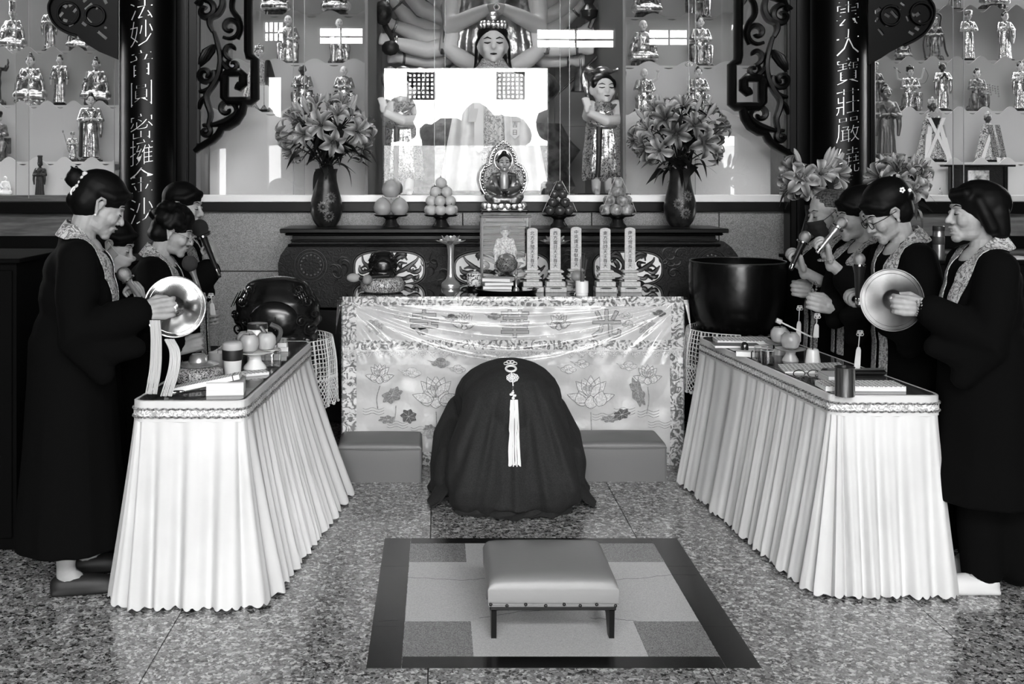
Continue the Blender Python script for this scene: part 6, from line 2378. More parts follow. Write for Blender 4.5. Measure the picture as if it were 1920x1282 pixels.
def lace(t, r0, z0, z1, a0, a1, seed):
    """hanging crochet net between two angles: every strand a real cord, joined because nobody could count them"""
    rnd = random.Random(seed)
    b = B()
    nu, nv = int((a1 - a0) * r0 / .024), int((z0 - z1) / .022)

    def pt(u, v):
        a = lerp(a0, a1, u)
        f_ = .012 * math.sin(a * 9 + seed) * v
        r = r0 + .02 * math.sin(PI * min(1, v * 2) / 2) + f_
        return Vector((r * math.cos(a), r * math.sin(a), lerp(z0, z1, v) - .012 * abs(math.sin(a * 9)) * v))
    for i in range(nu + 1):
        thick = .0052 if i % 4 == 0 else .0026
        b.tube([pt(i / nu, j / nv) for j in range(int(nv * .62) + 1)], thick, 4)
    for j in range(int(nv * .62) + 1):
        b.tube([pt(i / nu, j / nv) for i in range(nu + 1)], .0026, 4)
    for s in (-1, 1):
        for i in range(-nv, nu + nv, 1):
            q = []
            for j in range(int(nv * .55), nv + 1):
                u = (i + s * (j - nv * .55) * .7) / nu
                if 0 <= u <= 1:
                    q.append(pt(u, j / nv))
            if len(q) > 1:
                b.tube(q, .0028, 4)
    for i in range(nu // 3 + 1):
        c = pt(min(1, i * 3 / nu), 1.0)
        b.ell(c, .009, 6)
    o = b.build('crochet_net', LACE, t)
    o['kind'] = 'stuff'


fz = .665
fst = thing('fish_stand', 'dark round stand with a white crochet cover under the big wooden fish', 'stand', (PX(528, 5.9), 5.88, 0), group='crochet-covered stands')
B().lathe([(.2, 0), (.2, .03), (.05, .06), (.045, fz - .08), (.26, fz - .04), (.27, fz - .02), (.27, fz)], 30).build('pedestal', BLACKWOOD, fst)
lace(fst, .275, fz + .06, fz - .28, -1.5, 1.2, 1)
wooden_fish('wooden_fish', (PX(522, 5.9), 5.88, fz), .485, .385, .36, 'big black carved wooden fish block on a crochet-covered stand')
# a little metal cross-shaped pendant on its polished face
pd = thing('small_pendant', 'tiny dark pendant stuck on the face of the big wooden fish', 'pendant', (PX(517, 5.69), 5.67, fz + .13))
B().box((0, 0, .0), (.022, .004, .006)).box((0, 0, .004), (.006, .004, .032)).tube([(0, 0, .02), (0, 0, .06)], .0015, 5).build('cross', INK, pd)
gst = thing('gong_stand', 'dark round stand with a white crochet cover under the gong bowl', 'stand', (PX(1383, 6.0), 6.0, 0), group='crochet-covered stands')
gz_ = PZ(632, 6.0)
B().lathe([(.2, 0), (.2, .03), (.05, .06), (.045, gz_ - .08), (.26, gz_ - .04), (.27, gz_ - .02), (.27, gz_)], 30).build('pedestal', BLACKWOOD, gst)
lace(gst, .272, gz_ + .05, gz_ - .28, 1.9, 4.5, 2)
gbw = thing('gong_bowl', 'large black bowl gong with a dull round highlight', 'gong', (PX(1383, 6.0), 6.0, gz_))
hh = PZ(489, 6.0) - gz_
B().lathe([(.12, 0), (.2, .03), (.245, .12), (.262, .22), (.262, hh - .03), (.256, hh), (.244, hh), (.248, hh - .03), (.24, .2), (.18, .05), (0, .03)], 48).build('bowl', M('black_bronze', 9, .24, metal=.15, spec=.4, bmp=(10, .12, .02)), gbw)
B().tube([(.256 * math.cos(a), .256 * math.sin(a), hh) for a in [2 * PI * i / 60 for i in range(60)]], .0035, 6, closed=True).build('rim', M('worn_rim', 60, .3, metal=.5), gbw)
for k in range(24):
    a = 2 * PI * k / 24
    B().ell((.235 * math.cos(a), .235 * math.sin(a), .03), (.02, .02, .018), 8).build('cushion_bead', M('dark_bead', 30, .4), gbw)

# ================================================================== dark furniture behind the two groups
for k, (xa, xb, lab) in enumerate(((-3.4, -1.62, 'black cabinet in the dark behind the group with the hair-clip woman'), (2.05, 4.3, 'black cabinet in the dark behind the bob-haired woman'))):
    cb = thing('black_cabinet', lab, 'cabinet', ((xa + xb) / 2, 6.3, 0), group='black side cabinets')
    z = PZ(488, 6.05)
    w = xb - xa
    B().box((0, 0, z / 2 - .01), (w - .04, .5, z - .02)).build('carcass', M('black_paint', 3, .7, spec=.06), cb, smooth=False)
    B().box((0, 0, z - .01), (w, .54, .02), bev=.003).build('top', M('black_paint', 3, .7, spec=.06), cb, smooth=False)
    for q in range(3):
        dr = B().box((lerp(-w / 2, w / 2, (q + .5) / 3), -.255, z / 2 - .02), (w / 3 - .03, .012, z - .12), bev=.003).build('door', M('black_paint', 3, .7, spec=.06), cb, smooth=False)
        B().ell((lerp(-w / 2, w / 2, (q + .5) / 3) + w / 6 - .06, -.268, z * .55), .009, 8).build('knob', M('dark_knob', 20, .4), dr)
cb = thing('black_cabinet', 'low black cabinet standing close behind the woman with the hair clip', 'cabinet', (-2.32, 4.95, 0), group='black side cabinets')
z = PZ(486, 4.6)
BP = M('black_paint', 3, .7, spec=.06)
B().box((0, 0, z / 2 - .01), (1.06, .6, z - .02)).build('carcass', BP, cb, smooth=False)
B().box((0, 0, z - .01), (1.1, .64, .02), bev=.003).build('top', BP, cb, smooth=False)
for q in (-1, 1):
    dr = B().box((q * .265, -.305, z / 2), (.5, .012, z - .1), bev=.003).build('door', BP, cb, smooth=False)
    B().ell((q * .04, -.318, z * .55), .009, 8).build('knob', M('dark_knob', 20, .4), dr)
zc = PZ(488, 6.05)
tm = thing('vacuum_flask', 'steel vacuum flask with a dark band on the black cabinet', 'flask', (PX(1763, 6.1), 6.12, zc))
hh = PZ(424, 6.1) - zc
B().lathe([(.03, 0), (.031, .004), (.031, hh * .8), (.029, hh * .84), (.03, hh * .86), (.031, hh * .97), (.027, hh), (0, hh)], 28).build('body', M('satin_steel', 165, .28, metal=.9), tm)
B().lathe([(.0313, hh * .45), (.0325, hh * .46), (.0325, hh * .68), (.0313, hh * .69)], 28).build('grip', M('dark_grip', 46, .6), tm)
B().lathe([(.0312, hh * .86), (.032, hh * .87), (.032, hh * .985), (.0275, hh * 1.01), (0, hh * 1.012)], 28).build('cap', M('dark_cap', 60, .35, metal=.4), tm)
pp = thing('paper_pad', 'pale paper pad lying on the black cabinet behind the bob-haired woman', 'paper', (PX(1908, 6.1), 6.16, zc), .1)
B().box((0, 0, .006), (.16, .12, .012)).build('sheets', M('pale_cover', 176, .6), pp, smooth=False)
B().box((-.03, 0, .013), (.05, .06, .002)).build('label', M('white_label', 215, .6), pp, smooth=False)
sp = thing('side_plinth', 'dark plinth edge with a pale carved border behind the bob-haired woman', 'plinth', (PX(1935, 4.9), 5.0, 0))
B().box((0, 0, .4), (.2, .3, .8)).build('body', CARVED, sp, smooth=False)
B().box((0, -.152, PZ(640, 4.85) - .0), (.2, .006, .03)).build('border', BANDM, sp, smooth=False)
B().box((0, -.152, PZ(742, 4.85)), (.2, .006, .012)).build('border', BANDM, sp, smooth=False)
# ================================================================== people
SKIN = M('skin', 142, .5, spec=.35, noise=(20, 132, 150, 3))
SKINLIP = M('lip', 122, .5)
HAIR = M('black_hair', 6, .55, spec=.12)
HAIRTHIN = M('cropped_hair', 44, .7, spec=.2, noise=(120, 24, 78, 2))
ROBE = M('black_robe', 7, .92, spec=.06)
ROBE2 = M('black_cotton_robe', 36, .85, spec=.25, noise=(180, 31, 41, 2))
COLLAR = m_brocade('collar_brocade', 84, 176, 48, .55, thr=(.4, .56))
SHOED = M('dark_shoe', 12, .6)


def xfB(b, Mx, fn):
    t = B()
    fn(t)
    t.xf(Mx)
    b.add(t.v, t.f)


def head_shape(mouth=0.0):
    def fn(b):
        b.ell((-.016, 0, .032), (.094, .074, .083), 20)
        b.ell((.026, 0, -.022), (.060, .061, .080), 18)
        b.ell((.022, 0, -.07), (.054, .050, .040), 16)
        b.ell((.068, 0, -.097), (.021, .026, .018), 12).ell((.05, 0, -.082), (.038, .036, .026), 12)
        b.ell((.070, 0, .026), (.017, .044, .012), 12)
        b.tube([(.078, 0, .016), (.088, 0, -.010), (.102, 0, -.028)], [.007, .0095, .0105], 8)
        b.ell((.102, 0, -.031), (.0105, .0115, .0095), 10)
        for s in (-1, 1):
            b.ell((.088, s * .012, -.036), (.010, .009, .008), 8)
            b.ell((.055, s * .036, -.028), (.028, .024, .030), 12)
            b.ell((.073, s * .031, .001), (.012, .016, .0105), 10)
            # ear
            q = [Vector((-.004, s * .070, -.030)), Vector((-.012, s * .079, -.012)), Vector((-.020, s * .085, .008)), Vector((-.012, s * .086, .024)), Vector((.003, s * .081, .024)), Vector((.010, s * .074, .012))]
            b.limb(q, [.007, .006, .006, .006, .006, .005], 8)
            b.ell((-.002, s * .073, -.002), (.012, .006, .022), 10)
            b.ell((-.002, s * .076, -.034), (.008, .006, .009), 8)
        b.ell((.086, 0, -.057 + mouth * .3), (.0105, .021, .0058), 10)
        b.ell((.083, 0, -.071 - mouth), (.0105, .018, .0062), 10)
        b.ell((.078, 0, -.064), (.012, .026, .018), 10)
    return fn


def hair_shape(style):
    def fn(b):
        if style == 'crop':
            b.ell((-.022, 0, .040), (.093, .077, .080), 20).ell((-.055, 0, .0), (.060, .068, .075), 16)
            return
        b.ell((-.022, 0, .045), (.104, .084, .084), 20).ell((-.05, 0, .0), (.074, .080, .085), 16)
        for s in (-1, 1):
            b.ell((.0, s * .058, .045), (.055, .024, .034), 12)
        if style == 'bob':
            b.ell((-.034, 0, .034), (.108, .098, .088), 20)
            for s in (-1, 1):
                b.limb([(.012, s * .070, .045), (-.008, s * .082, -.01), (-.03, s * .082, -.06)], [.026, .026, .026], 12)
                b.limb([(-.06, s * .06, .0), (-.07, s * .06, -.07)], [.045, .038], 12)
            b.limb([(-.08, 0, .0), (-.085, 0, -.075)], [.05, .04], 12)
            b.limb([(.05, .05, .075), (.075, 0, .066), (.05, -.05, .075)], [.025, .022, .025], 10)
        if style == 'perm':
            rnd = random.Random(3)
            for k in range(60):
                a, t = rnd.uniform(0, 6.28), rnd.uniform(-.15, 1.4)
                x, y, z = -.028 + .098 * math.cos(t) * math.cos(a), .090 * math.cos(t) * math.sin(a), .04 + .086 * math.sin(t)
                if x > .045 and z < .07:
                    continue
                b.ell((x, y, z), rnd.uniform(.020, .03), 8)
            b.limb([(-.07, .05, -.03), (-.09, 0, -.04), (-.07, -.05, -.03)], [.036, .038, .036], 10)
        if style in ('bun', 'updo', 'tied'):
            b.limb([(-.06, .04, -.02), (-.085, 0, -.025), (-.06, -.04, -.02)], [.04, .045, .04], 12)
            for s in (-1, 1):
                b.limb([(.058, s * .045, .066), (.03, s * .068, .045), (-.02, s * .072, .04)], [.018, .02, .02], 10)
            b.limb([(.062, .04, .074), (.078, 0, .078), (.062, -.04, .074)], [.016, .016, .016], 10)
        if style == 'updo':
            b.ell((-.036, 0, .062), (.108, .094, .084), 20)
            b.ell((-.10, 0, .03), (.05, .055, .055), 14)
        if style == 'bun':
            b.ell((-.135, 0, .045), (.034, .04, .04), 12)
            for k in range(16):
                a = k * .8
                b.tube([(-.14, .02 * math.cos(a), .045 + .02 * math.sin(a)), (-.185 - .01 * (k % 3), .035 * math.cos(a), .05 + .045 * math.sin(a))], [.004, .001], 4)
        if style == 'tied':
            b.limb([(-.1, 0, .0), (-.13, 0, -.06), (-.13, 0, -.16)], [.03, .028, .018], 10)
    return fn


def face_lines(mouth):
    def brows(b):
        for s in (-1, 1):
            b.tube([(.084, s * .014, .026), (.081, s * .032, .032), (.066, s * .050, .026)], [.002, .003, .0012], 6)

    def lash(b):
        for s in (-1, 1):
            b.tube([(.083, s * .018, -.003), (.0855, s * .030, -.005), (.076, s * .045, -.002)], [.0015, .0022, .0012], 6)

    def lips(b):
        b.limb([(.090, -.014, -.059), (.096, 0, -.0565 + mouth * .3), (.089, .014, -.059)], [.0025, .004, .0025], 8)
        b.limb([(.086, -.013, -.071 - mouth), (.091, 0, -.0715 - mouth), (.085, .013, -.071 - mouth)], [.0025, .0042, .0025], 8)
        if mouth > 0:
            b.ell((.088, 0, -.064 - mouth * .3), (.006, .014, .005 + mouth * .4), 8)
    return brows, lash, lips


def ik(S, Wt, l1, l2, pole):
    d = Wt - S
    L = min(d.length, (l1 + l2) * .995)
    dn = d.normalized()
    a = (l1 * l1 - l2 * l2 + L * L) / (2 * L)
    h2 = max(0, l1 * l1 - a * a)
    pv = pole - dn * pole.dot(dn)
    pv.normalize()
    return S + dn * a + pv * math.sqrt(h2), S + dn * L


def hand_fist(b, wr, d, n, a, hold=.014, s=1.0, spread=.0):
    """wrist wr, finger direction d, palm normal n (to the held thing), a = axis of the held thing (thumb end)"""
    d = d.normalized(); n = (n - d * n.dot(d)).normalized(); a = d.cross(n) * (1 if d.cross(n).dot(a) > 0 else -1)
    b.limb([wr - d * .02, wr, wr + d * .02], [.023 * s, .022 * s, .023 * s], 10)
    for q in range(4):
        o = a * ((1.5 - q) * .0205 * s)
        b.limb([wr + d * .012 * s + o * .7, wr + d * .078 * s + o], [.0145 * s, .0125 * s], 8)
        k = wr + d * .082 * s + o + d * (.004 - abs(q - 1) * .003) * s
        L = (.98, 1.05, 1.0, .86)[q] * s
        r = hold + .009
        pts = [k, k + d * .026 * L + n * .012, k + d * (.028 * L) + n * (.012 + r * 1.0), k + d * .006 + n * (.016 + r * 1.5), k - d * .014 * L + n * (.012 + r * 1.35)]
        b.limb(spline(pts, 9), [.0098 * s, .0092 * s, .0086 * s, .0088 * s, .0084 * s, .0082 * s, .0082 * s, .0078 * s, .0072 * s], 8)
    t0 = wr + d * .022 * s + a * .024 * s + n * .008
    t1 = wr + d * .052 * s + a * .042 * s + n * .022
    t2 = wr + d * .078 * s + a * .036 * s + n * (.026 + hold)
    t3 = wr + d * .098 * s + a * .024 * s + n * (.03 + hold * 1.2)
    b.limb([t0, t1, t2, t3], [.016 * s, .0125 * s, .0108 * s, .0082 * s], 8)
    b.ell(wr + d * .03 + a * .018 + n * .012, (.02, .02, .02), 10)
    return wr + d * .088 * s + n * (.012 + hold * 1.2)


def person(label, loc, phi, H=1.57, lean=.05, pitch=.3, yaw=0.0, roll=0.0, arms=None, hair='tied', hairmat=None, mouth=0.0, hem=.03, tail=.45, girth=1.0, skin=SKIN, sleeve=1.0, collar=True,
           shoulder=.158, feet=None, shoe=SHOED, robe=True, headfwd=.03, group='chanting people in black robes'):
    t = thing('person', label, 'person', loc, phi, group)
    Rl = Matrix.Rotation(-phi, 3, 'Z')
    toL = lambda w: Rl @ (Vector(w) - Vector(loc))
    dirL = lambda w: Rl @ Vector(w)
    s = H / 1.57
    piv = Vector((0, 0, .86 * s))
    Ry = Matrix.Rotation(lean, 3, 'Y')
    up = lambda p: piv + Ry @ (Vector(p) * s - piv)
    # ---- body
    fine, rough = B(), B()
    neck = up((-.01, 0, 1.31))
    hc = neck + Ry @ Vector((headfwd, 0, .155)) * s + Vector((.10 * math.sin(max(0, pitch)) * .6, 0, -.02 * pitch))
    RM = Matrix.Rotation(yaw, 3, 'Z') @ Matrix.Rotation(pitch, 3, 'Y') @ Matrix.Rotation(roll, 3, 'X')
    HM = Matrix.Translation(hc) @ RM.to_4x4() @ Matrix.Scale(s * 1.0, 4)
    xfB(fine, HM, head_shape(mouth))
    hb = HM @ Vector((-.028, 0, -.05))
    fine.limb([hb, hb.lerp(neck, .5) + Vector((-.006, 0, 0)), neck, neck - Vector((0, 0, .05))], [.050 * s, .047 * s, .055 * s, .07 * s], 14)
    rough.limb([up((0, 0, 1.26)), up((0, 0, 1.05)), (0, 0, .9 * s)], [.085, .09, .1], 12)
    rough.limb([up((0, -.13, 1.27)), up((0, .13, 1.27))], .05, 10)
    feet = feet or [(0.02, .09), (0.0, -.09)]
    for (fx, fy) in feet:
        sg = 1 if fy > 0 else -1
        rough.limb([(0, sg * .08, .88 * s), (fx * .5 + .01, fy, .48 * s), (fx - .03, fy, .09)], [.085, .058, .038], 10)
        rough.limb([(fx - .03, fy, .05), (fx + .1, fy, .035)], [.036, .03], 10)
    sl = B()
    holds = {}
    for side, A in (arms or {}).items():
        S = up((0.0, side * shoulder, 1.265))
        Wt = toL(A['wrist'])
        el, wr = ik(S, Wt, .285 * s, .245 * s, Vector(A.get('pole', (-.3, side * .55, -1))))
        fine.limb([S, el, el.lerp(wr, .6), wr], [.045, .038, .03, .0235], 10)
        d, n, a = dirL(A['d']), dirL(A['n']), dirL(A['a'])
        holds[side] = hand_fist(fine, wr, d, n, a, A.get('hold', .014), s)
        cut = A.get('cuff', .82)
        mid = el.lerp(wr, cut)
        drop = A.get('drop', .1)
        sl.limb([up((-.0, side * shoulder * .9, 1.255)), S.lerp(el, .5), el, el.lerp(wr, cut * .6), mid], [.075, .082 * sleeve, .088 * sleeve, .078 * sleeve, .066 * sleeve], 12)
        if drop:
            sl.limb([el.lerp(wr, cut * .25) + Vector((0, 0, -.04)), el.lerp(wr, cut * .55) + Vector((0, 0, -drop * .8)), mid + Vector((0, 0, -drop))], [.06, .06, .04], 10)
            sl.limb([el + Vector((0, 0, -.02)), el.lerp(wr, .4) + Vector((0, 0, -drop * 1.4))], [.07, .045], 10)
    m1 = fine.remeshed('fine', skin, .0037, 1)
    m2 = rough.remeshed('rough', skin, .02, 1)
    bm = bmesh.new(); bm.from_mesh(m1); bm.from_mesh(m2)
    me = bpy.data.meshes.new('body'); bm.to_mesh(me); bm.free()
    me.materials.append(skin)
    me.polygons.foreach_set('use_smooth', [True] * len(me.polygons))
    bpy.data.meshes.remove(m1); bpy.data.meshes.remove(m2)
    body = link('body', me, t)
    br, la, li = face_lines(mouth)
    for nm, fn, m in (('eyebrows', br, HAIR), ('eyelids', la, HAIR), ('lips', li, SKINLIP)):
        b = B(); xfB(b, HM, fn); b.build(nm, m, body)
    # ---- hair
    b = B(); xfB(b, HM, hair_shape(hair))
    b.fuse('hair', hairmat or HAIR, .0065, t, 4)
    # ---- robe
    rb = B()
    gx, gy = .13 * girth, .2 * girth
    sec = [(hem, .2, .215), (hem + .12, .195, .212), (.5, .175, .205), (.8, .155, .2), (.95, .15, .2)]
    v, f = [], []
    for (z, rx, ry) in sec:
        for j in range(28):
            a = 2 * PI * j / 28
            w = 1 + (.035 * math.sin(a * 9) * smoothstep(.9, .2, z))
            v.append((rx * girth * w * math.cos(a), ry * girth * w * math.sin(a), z * s))
    for i in range(len(sec) - 1):
        for j in range(28):
            f.append((i * 28 + j, i * 28 + (j + 1) % 28, (i + 1) * 28 + (j + 1) % 28, (i + 1) * 28 + j))
    f.append(tuple(range(27, -1, -1))); f.append(tuple((len(sec) - 1) * 28 + j for j in range(28)))
    rb.add(v, f)
    for (x, z, rx, ry, rz_) in ((0, .95, .15, .2, .16), (.0, 1.1, .14, .19, .16), (-.01, 1.2, .125, .18, .11)):
        rb.ell(up((x, 0, z)), (rx * girth, ry * girth, rz_), 20)
    rb.limb([up((-.01, -shoulder * .85, 1.255)), up((-.025, 0, 1.275)), up((-.01, shoulder * .85, 1.255))], [.07, .075, .07], 14)
    rb.limb([up((-.04, -.05, 1.31)), up((-.05, 0, 1.325)), up((-.04, .05, 1.31))], [.045, .05, .045], 10)
    rb.add(sl.v, sl.f)
    rme = rb.remeshed('robe', ROBE, .013, 3)
    link('robe', rme, t)
    # ---- brocade collar band laid on the robe
    if collar:
        bvh = BVHTree.FromPolygons([vv.co.copy() for vv in rme.vertices], [tuple(p.vertices) for p in rme.polygons])
        inn = [(-.075, 0, 1.39), (-.06, .062, 1.392), (.005, .070, 1.35), (.065, .048, 1.27), (.105, .022, 1.15), (.125, .014, 1.0), (.14, .014, .85), (.17, .016, .66), (.18, .018, tail)]
        out_ = [(-.105, 0, 1.335), (-.088, .098, 1.33), (-.0, .118, 1.30), (.07, .098, 1.21), (.115, .074, 1.1), (.13, .066, .97), (.14, .066, .84), (.17, .068, .66), (.18, .07, tail)]
        inn = [p for p in inn if p[2] > tail + .03] + [(inn[-1][0] - .03, .016, tail)]
        out_ = [p for p in out_ if p[2] > tail + .03] + [(inn[-1][0], .068, tail)]
        m_ = min(len(inn), len(out_)); inn, out_ = inn[:m_ - 1] + inn[-1:], out_[:m_ - 1] + out_[-1:]
        for sd in (-1, 1):
            A_, B_ = [spline([up((p[0], p[1] * sd, p[2])) for p in e], 44) for e in (inn, out_)]

            def place_(p, off):
                c, nn, i_, d_ = bvh.find_nearest(p)
                if c is None:
                    return p
                sgn = (p - c).dot(nn)
                return c + nn * off if sgn < off else (p if sgn < .03 else c + nn * .03)
            rows = []
            for a_, b_ in zip(A_, B_):
                rows.append([place_(a_.lerp(b_, k / 4), .007) for k in range(5)])
            bb = B().grid(lambda u, vv_: rows[min(43, round(u * 43))][round(vv_ * 4)], 43, 4, .003 * sd)
            bb.build('collar_band', COLLAR, t)
    # ---- shoes
    for (fx, fy) in feet:
        b = B()
        b.limb([(fx - .05, fy, .035), (fx + .05, fy, .033), (fx + .125, fy, .028)], [.04, .042, .036], 12)
        b.box((fx + .035, fy, .012), (.24, .085, .02), bev=.009)
        b.fuse('shoe', shoe, .009, t, 1)
    return t, HM, hc


def W(px, py, d):
    return P(px, py, d)


def addw(t, name, b, m):
    """a part given in world coordinates, hung under thing t"""
    o = b.build(name, m, t)
    o.matrix_parent_inverse = (Matrix.Translation(t.location) @ Matrix.Rotation(t.rotation_euler[2], 4, 'Z')).inverted()
    return o


def addl(t, name, Mx, fn, m, parent=None):
    b = B(); xfB(b, Mx, fn)
    return b.build(name, m, parent or t)


def glasses(HM, label, m, group='worn eyeglasses', t=None):
    def fr(b):
        for s in (-1, 1):
            b.tube([(.100 - .004 * abs(math.cos(a)), s * .032 + .021 * math.cos(a), -.004 + .016 * math.sin(a)) for a in [2 * PI * i / 24 for i in range(24)]], .0018, 5, closed=True)
            b.tube([(.094, s * .053, .002), (.05, s * .076, .004), (-.01, s * .082, .008)], .0018, 5)
        b.tube([(.1, -.011, 0), (.104, 0, .003), (.1, .011, 0)], .0018, 5)
    g_ = thing('eyeglasses', label, 'eyeglasses', t.location, t.rotation_euler[2], group)
    o = addl(g_, 'frame', HM, fr, m)
    return g_


# ------------------------------------------------------------------ the group on the left
# woman with the hair clip, cymbal in hand
l1loc = (PX(128, 4.22), 4.26, 0)
cw_ = W(268, 583, 4.12)
t1, HM, hc = person('woman in black robe with a hair clip and bun, holding a bright cymbal', l1loc, .2, 1.6, .10, .5, .1, 0,
                    {-1: dict(wrist=cw_, d=(1, 0, .12), n=(0, 1, 0), a=(0, 0, 1), hold=.016, pole=(-.5, -.3, -1), cuff=.9, drop=.13), 1: dict(wrist=W(300, 600, 4.5), d=(1, 0, 0), n=(0, -1, 0), a=(0, 0, 1), drop=.1)},
                    'bun', feet=[(.06, .12), (.02, -.1)], hem=.16, girth=1.06, shoulder=.165, tail=1.0)
cl_ = thing('hair_clip', 'pale jewelled hair clip on the bun of the front woman', 'hair clip', t1.location, t1.rotation_euler[2])


def clipf(b):
    for k in range(5):
        b.ell((-.108, -.03, .075 - k * .018), (.012, .012, .011), 8)
    b.tube([(-.112 + .01 * math.cos(a), -.03, .0 + .016 * math.sin(a)) for a in [2 * PI * i / 14 for i in range(14)]], .004, 6, closed=True)


addl(cl_, 'jewels', HM, clipf, M('clip_pearl', 190, .2))
er = thing('pearl_earring', 'tiny pearl earring on the front woman', 'earring', t1.location, t1.rotation_euler[2])
addl(er, 'pearl', HM, lambda b: b.ell((-.002, -.084, -.042), .0045, 8), WHITEPOR)


def cymbal(px, py, d, rpx, tilt, label, ribbons=None, dull=False):
    c = P(px, py, d)
    r = rpx * d / F
    t = thing('hand_cymbal', label, 'cymbal', c, 0, 'hand cymbals')
    m = M('bright_cymbal_brass', 205, .16, metal=1.0, noise=(9, 120, 225, 4)) if not dull else M('dull_cymbal_brass', 100, .38, metal=1.0, noise=(6, 76, 128, 4))
    ax = Vector(tilt).normalized()
    B().lathe([(r, 0), (r, .0025), (r * .9, .006), (r * .35, .014), (r * .3, .02), (r * .22, .036), (r * .1, .042), (0, .043), ], 56, axis=ax).build('disc', m, t)
    R = Vector((0, 0, 1)).rotation_difference(ax).to_matrix()
    for rr, w in ((.99, .0035), (.86, .0012)):
        B().tube([R @ Vector((r * rr * math.cos(a), r * rr * math.sin(a), .003 if rr > .9 else .0075)) for a in [2 * PI * i / 60 for i in range(60)]], w, 6, closed=True).build('rim', m, t)
    if ribbons:
        for rb in ribbons:
            q = spline([P(*p) - c for p in rb], 24)
            n_ = 7
            for j in range(n_):
                o = (j - (n_ - 1) / 2)
                B().tube([p + Vector((o * (.0052 + .0012 * i / 23), -.004 + .003 * math.sin(j * 2.1 + i * .25), 0)) for i, p in enumerate(q)], [.0042 if i < 20 else .003 for i in range(24)], 5).build('ribbon_strand', M('pale_ribbon', 176, .7), t)
    return t


cymbal(328, 575, 4.175, 57, (.12, -1, .1), 'bright cymbal held by the woman with the hair clip', [[(291, 600, 4.1), (293, 640, 4.09), (292, 690, 4.09), (284, 738, 4.09)], [(318, 636, 4.13), (328, 660, 4.1), (326, 695, 4.09), (312, 742, 4.09)]])

# woman with glasses behind, striking the small gong
l2loc = (PX(272, 5.02), 5.04, 0)
t2, HM, hc = person('woman with glasses and short permed hair bending toward a dark foam microphone', l2loc, .05, 1.445, .16, .34, 0, 0,
                    {-1: dict(wrist=W(338, 672, 4.52), d=(1, 0, .35), n=(0, 1, -.3), a=(0, 0, 1), hold=.012, pole=(-.6, -.4, -.6), cuff=.85, drop=.06), 1: dict(wrist=W(345, 570, 4.95), d=(1, 0, .2), n=(0, -1, 0), a=(0, 0, 1), drop=.05)},
                    'perm', hem=.05, shoulder=.155)
glasses(HM, 'thin pale-rimmed eyeglasses on the permed woman', M('pale_rim', 190, .25, metal=.6), t=t2)
microphone('microphone', 'silver-handled microphone with a dark foam head in front of the permed woman', W(378, 556, 4.78), W(358, 500, 4.76) - W(378, 556, 4.78), head=M('dark_foam', 34, .95, bmp=(300, .6, .003)), body=M('satin_handle', 150, .3, metal=.7), length=.125, r=.011, hr=.034, ring=False)

# masked woman in the gap
l3loc = (PX(160, 4.66), 4.66, 0)
t3, HM, hc = person('woman with a pale face mask half hidden behind the front woman', l3loc, .0, 1.41, .15, .42, .0, 0,
                    {-1: dict(wrist=W(268, 575, 4.45), d=(-.25, -.1, 1), n=(-.9, .2, -.2), a=(-.5, 0, .8), hold=.013, pole=(-.4, -.4, -1), cuff=.75, drop=.06), 1: dict(wrist=W(270, 600, 4.75), d=(1, 0, .4), n=(0, -1, 0), a=(0, 0, 1), drop=.05)},
                    'tied', hem=.05, collar=False, girth=.95)


def maskf(k=1.0):
    def fn(b):
        def g_(u, v):
            y = lerp(-.056, .056, u)
            z = lerp(-.022, -.112, v)
            x = .078 + .042 * math.cos(y / .056 * 1.35) * (1 - .35 * v) - .02 * v + .003 * math.sin(v * 18)
            if abs(y) > .04:
                x -= (abs(y) - .04) * 2.2
            return (x, y * (1.08 - .1 * v), z)
        b.grid(g_, 18, 10, .002)
        for s in (-1, 1):
            b.tube([(.062, s * .058, -.03), (.03, s * .072, -.012), (-.012, s * .084, .014)], .0016, 5)
            b.tube([(.05, s * .058, -.095), (.02, s * .070, -.055), (-.008, s * .082, -.03)], .0016, 5)
    return fn


mk = thing('face_mask', 'pale pleated face mask on the half-hidden woman', 'face mask', t3.location, t3.rotation_euler[2], 'face masks')
addl(mk, 'mask_cloth', HM, maskf(), M('pale_mask', 168, .8))
microphone('microphone', 'wire-headed microphone held by the half-hidden masked woman', W(268, 566, 4.42), W(242, 528, 4.40) - W(268, 566, 4.42), length=.11, r=.011, hr=.029, body=M('satin_handle', 150, .3, metal=.7))

# woman at the back of the group
l4loc = (PX(330, 5.5), 5.5, 0)
t4, HM, hc = person('balding grey-browed woman at the back holding a black foam microphone', l4loc, -.1, 1.54, .03, .12, -.1, 0,
                    {-1: dict(wrist=W(404, 498, 5.3), d=(-.1, -.1, 1), n=(-1, .1, 0), a=(.0, 0, 1), hold=.013, pole=(.2, -.6, -1), cuff=.8, drop=.1), 1: dict(wrist=W(372, 600, 5.6), d=(1, 0, .2), n=(0, -1, 0), a=(0, 0, 1), drop=.1)},
                    'tied', hem=.05, shoulder=.165)
microphone('microphone', 'black foam microphone raised by the woman at the back', W(412, 520, 5.26), W(380, 440, 5.22) - W(412, 520, 5.26), head=M('black_foam', 16, .95), length=.22, r=.0125, hr=.04, ring=True)
# knotted silver charms hanging on the robes
CHARM = M('pale_charm', 176, .5)


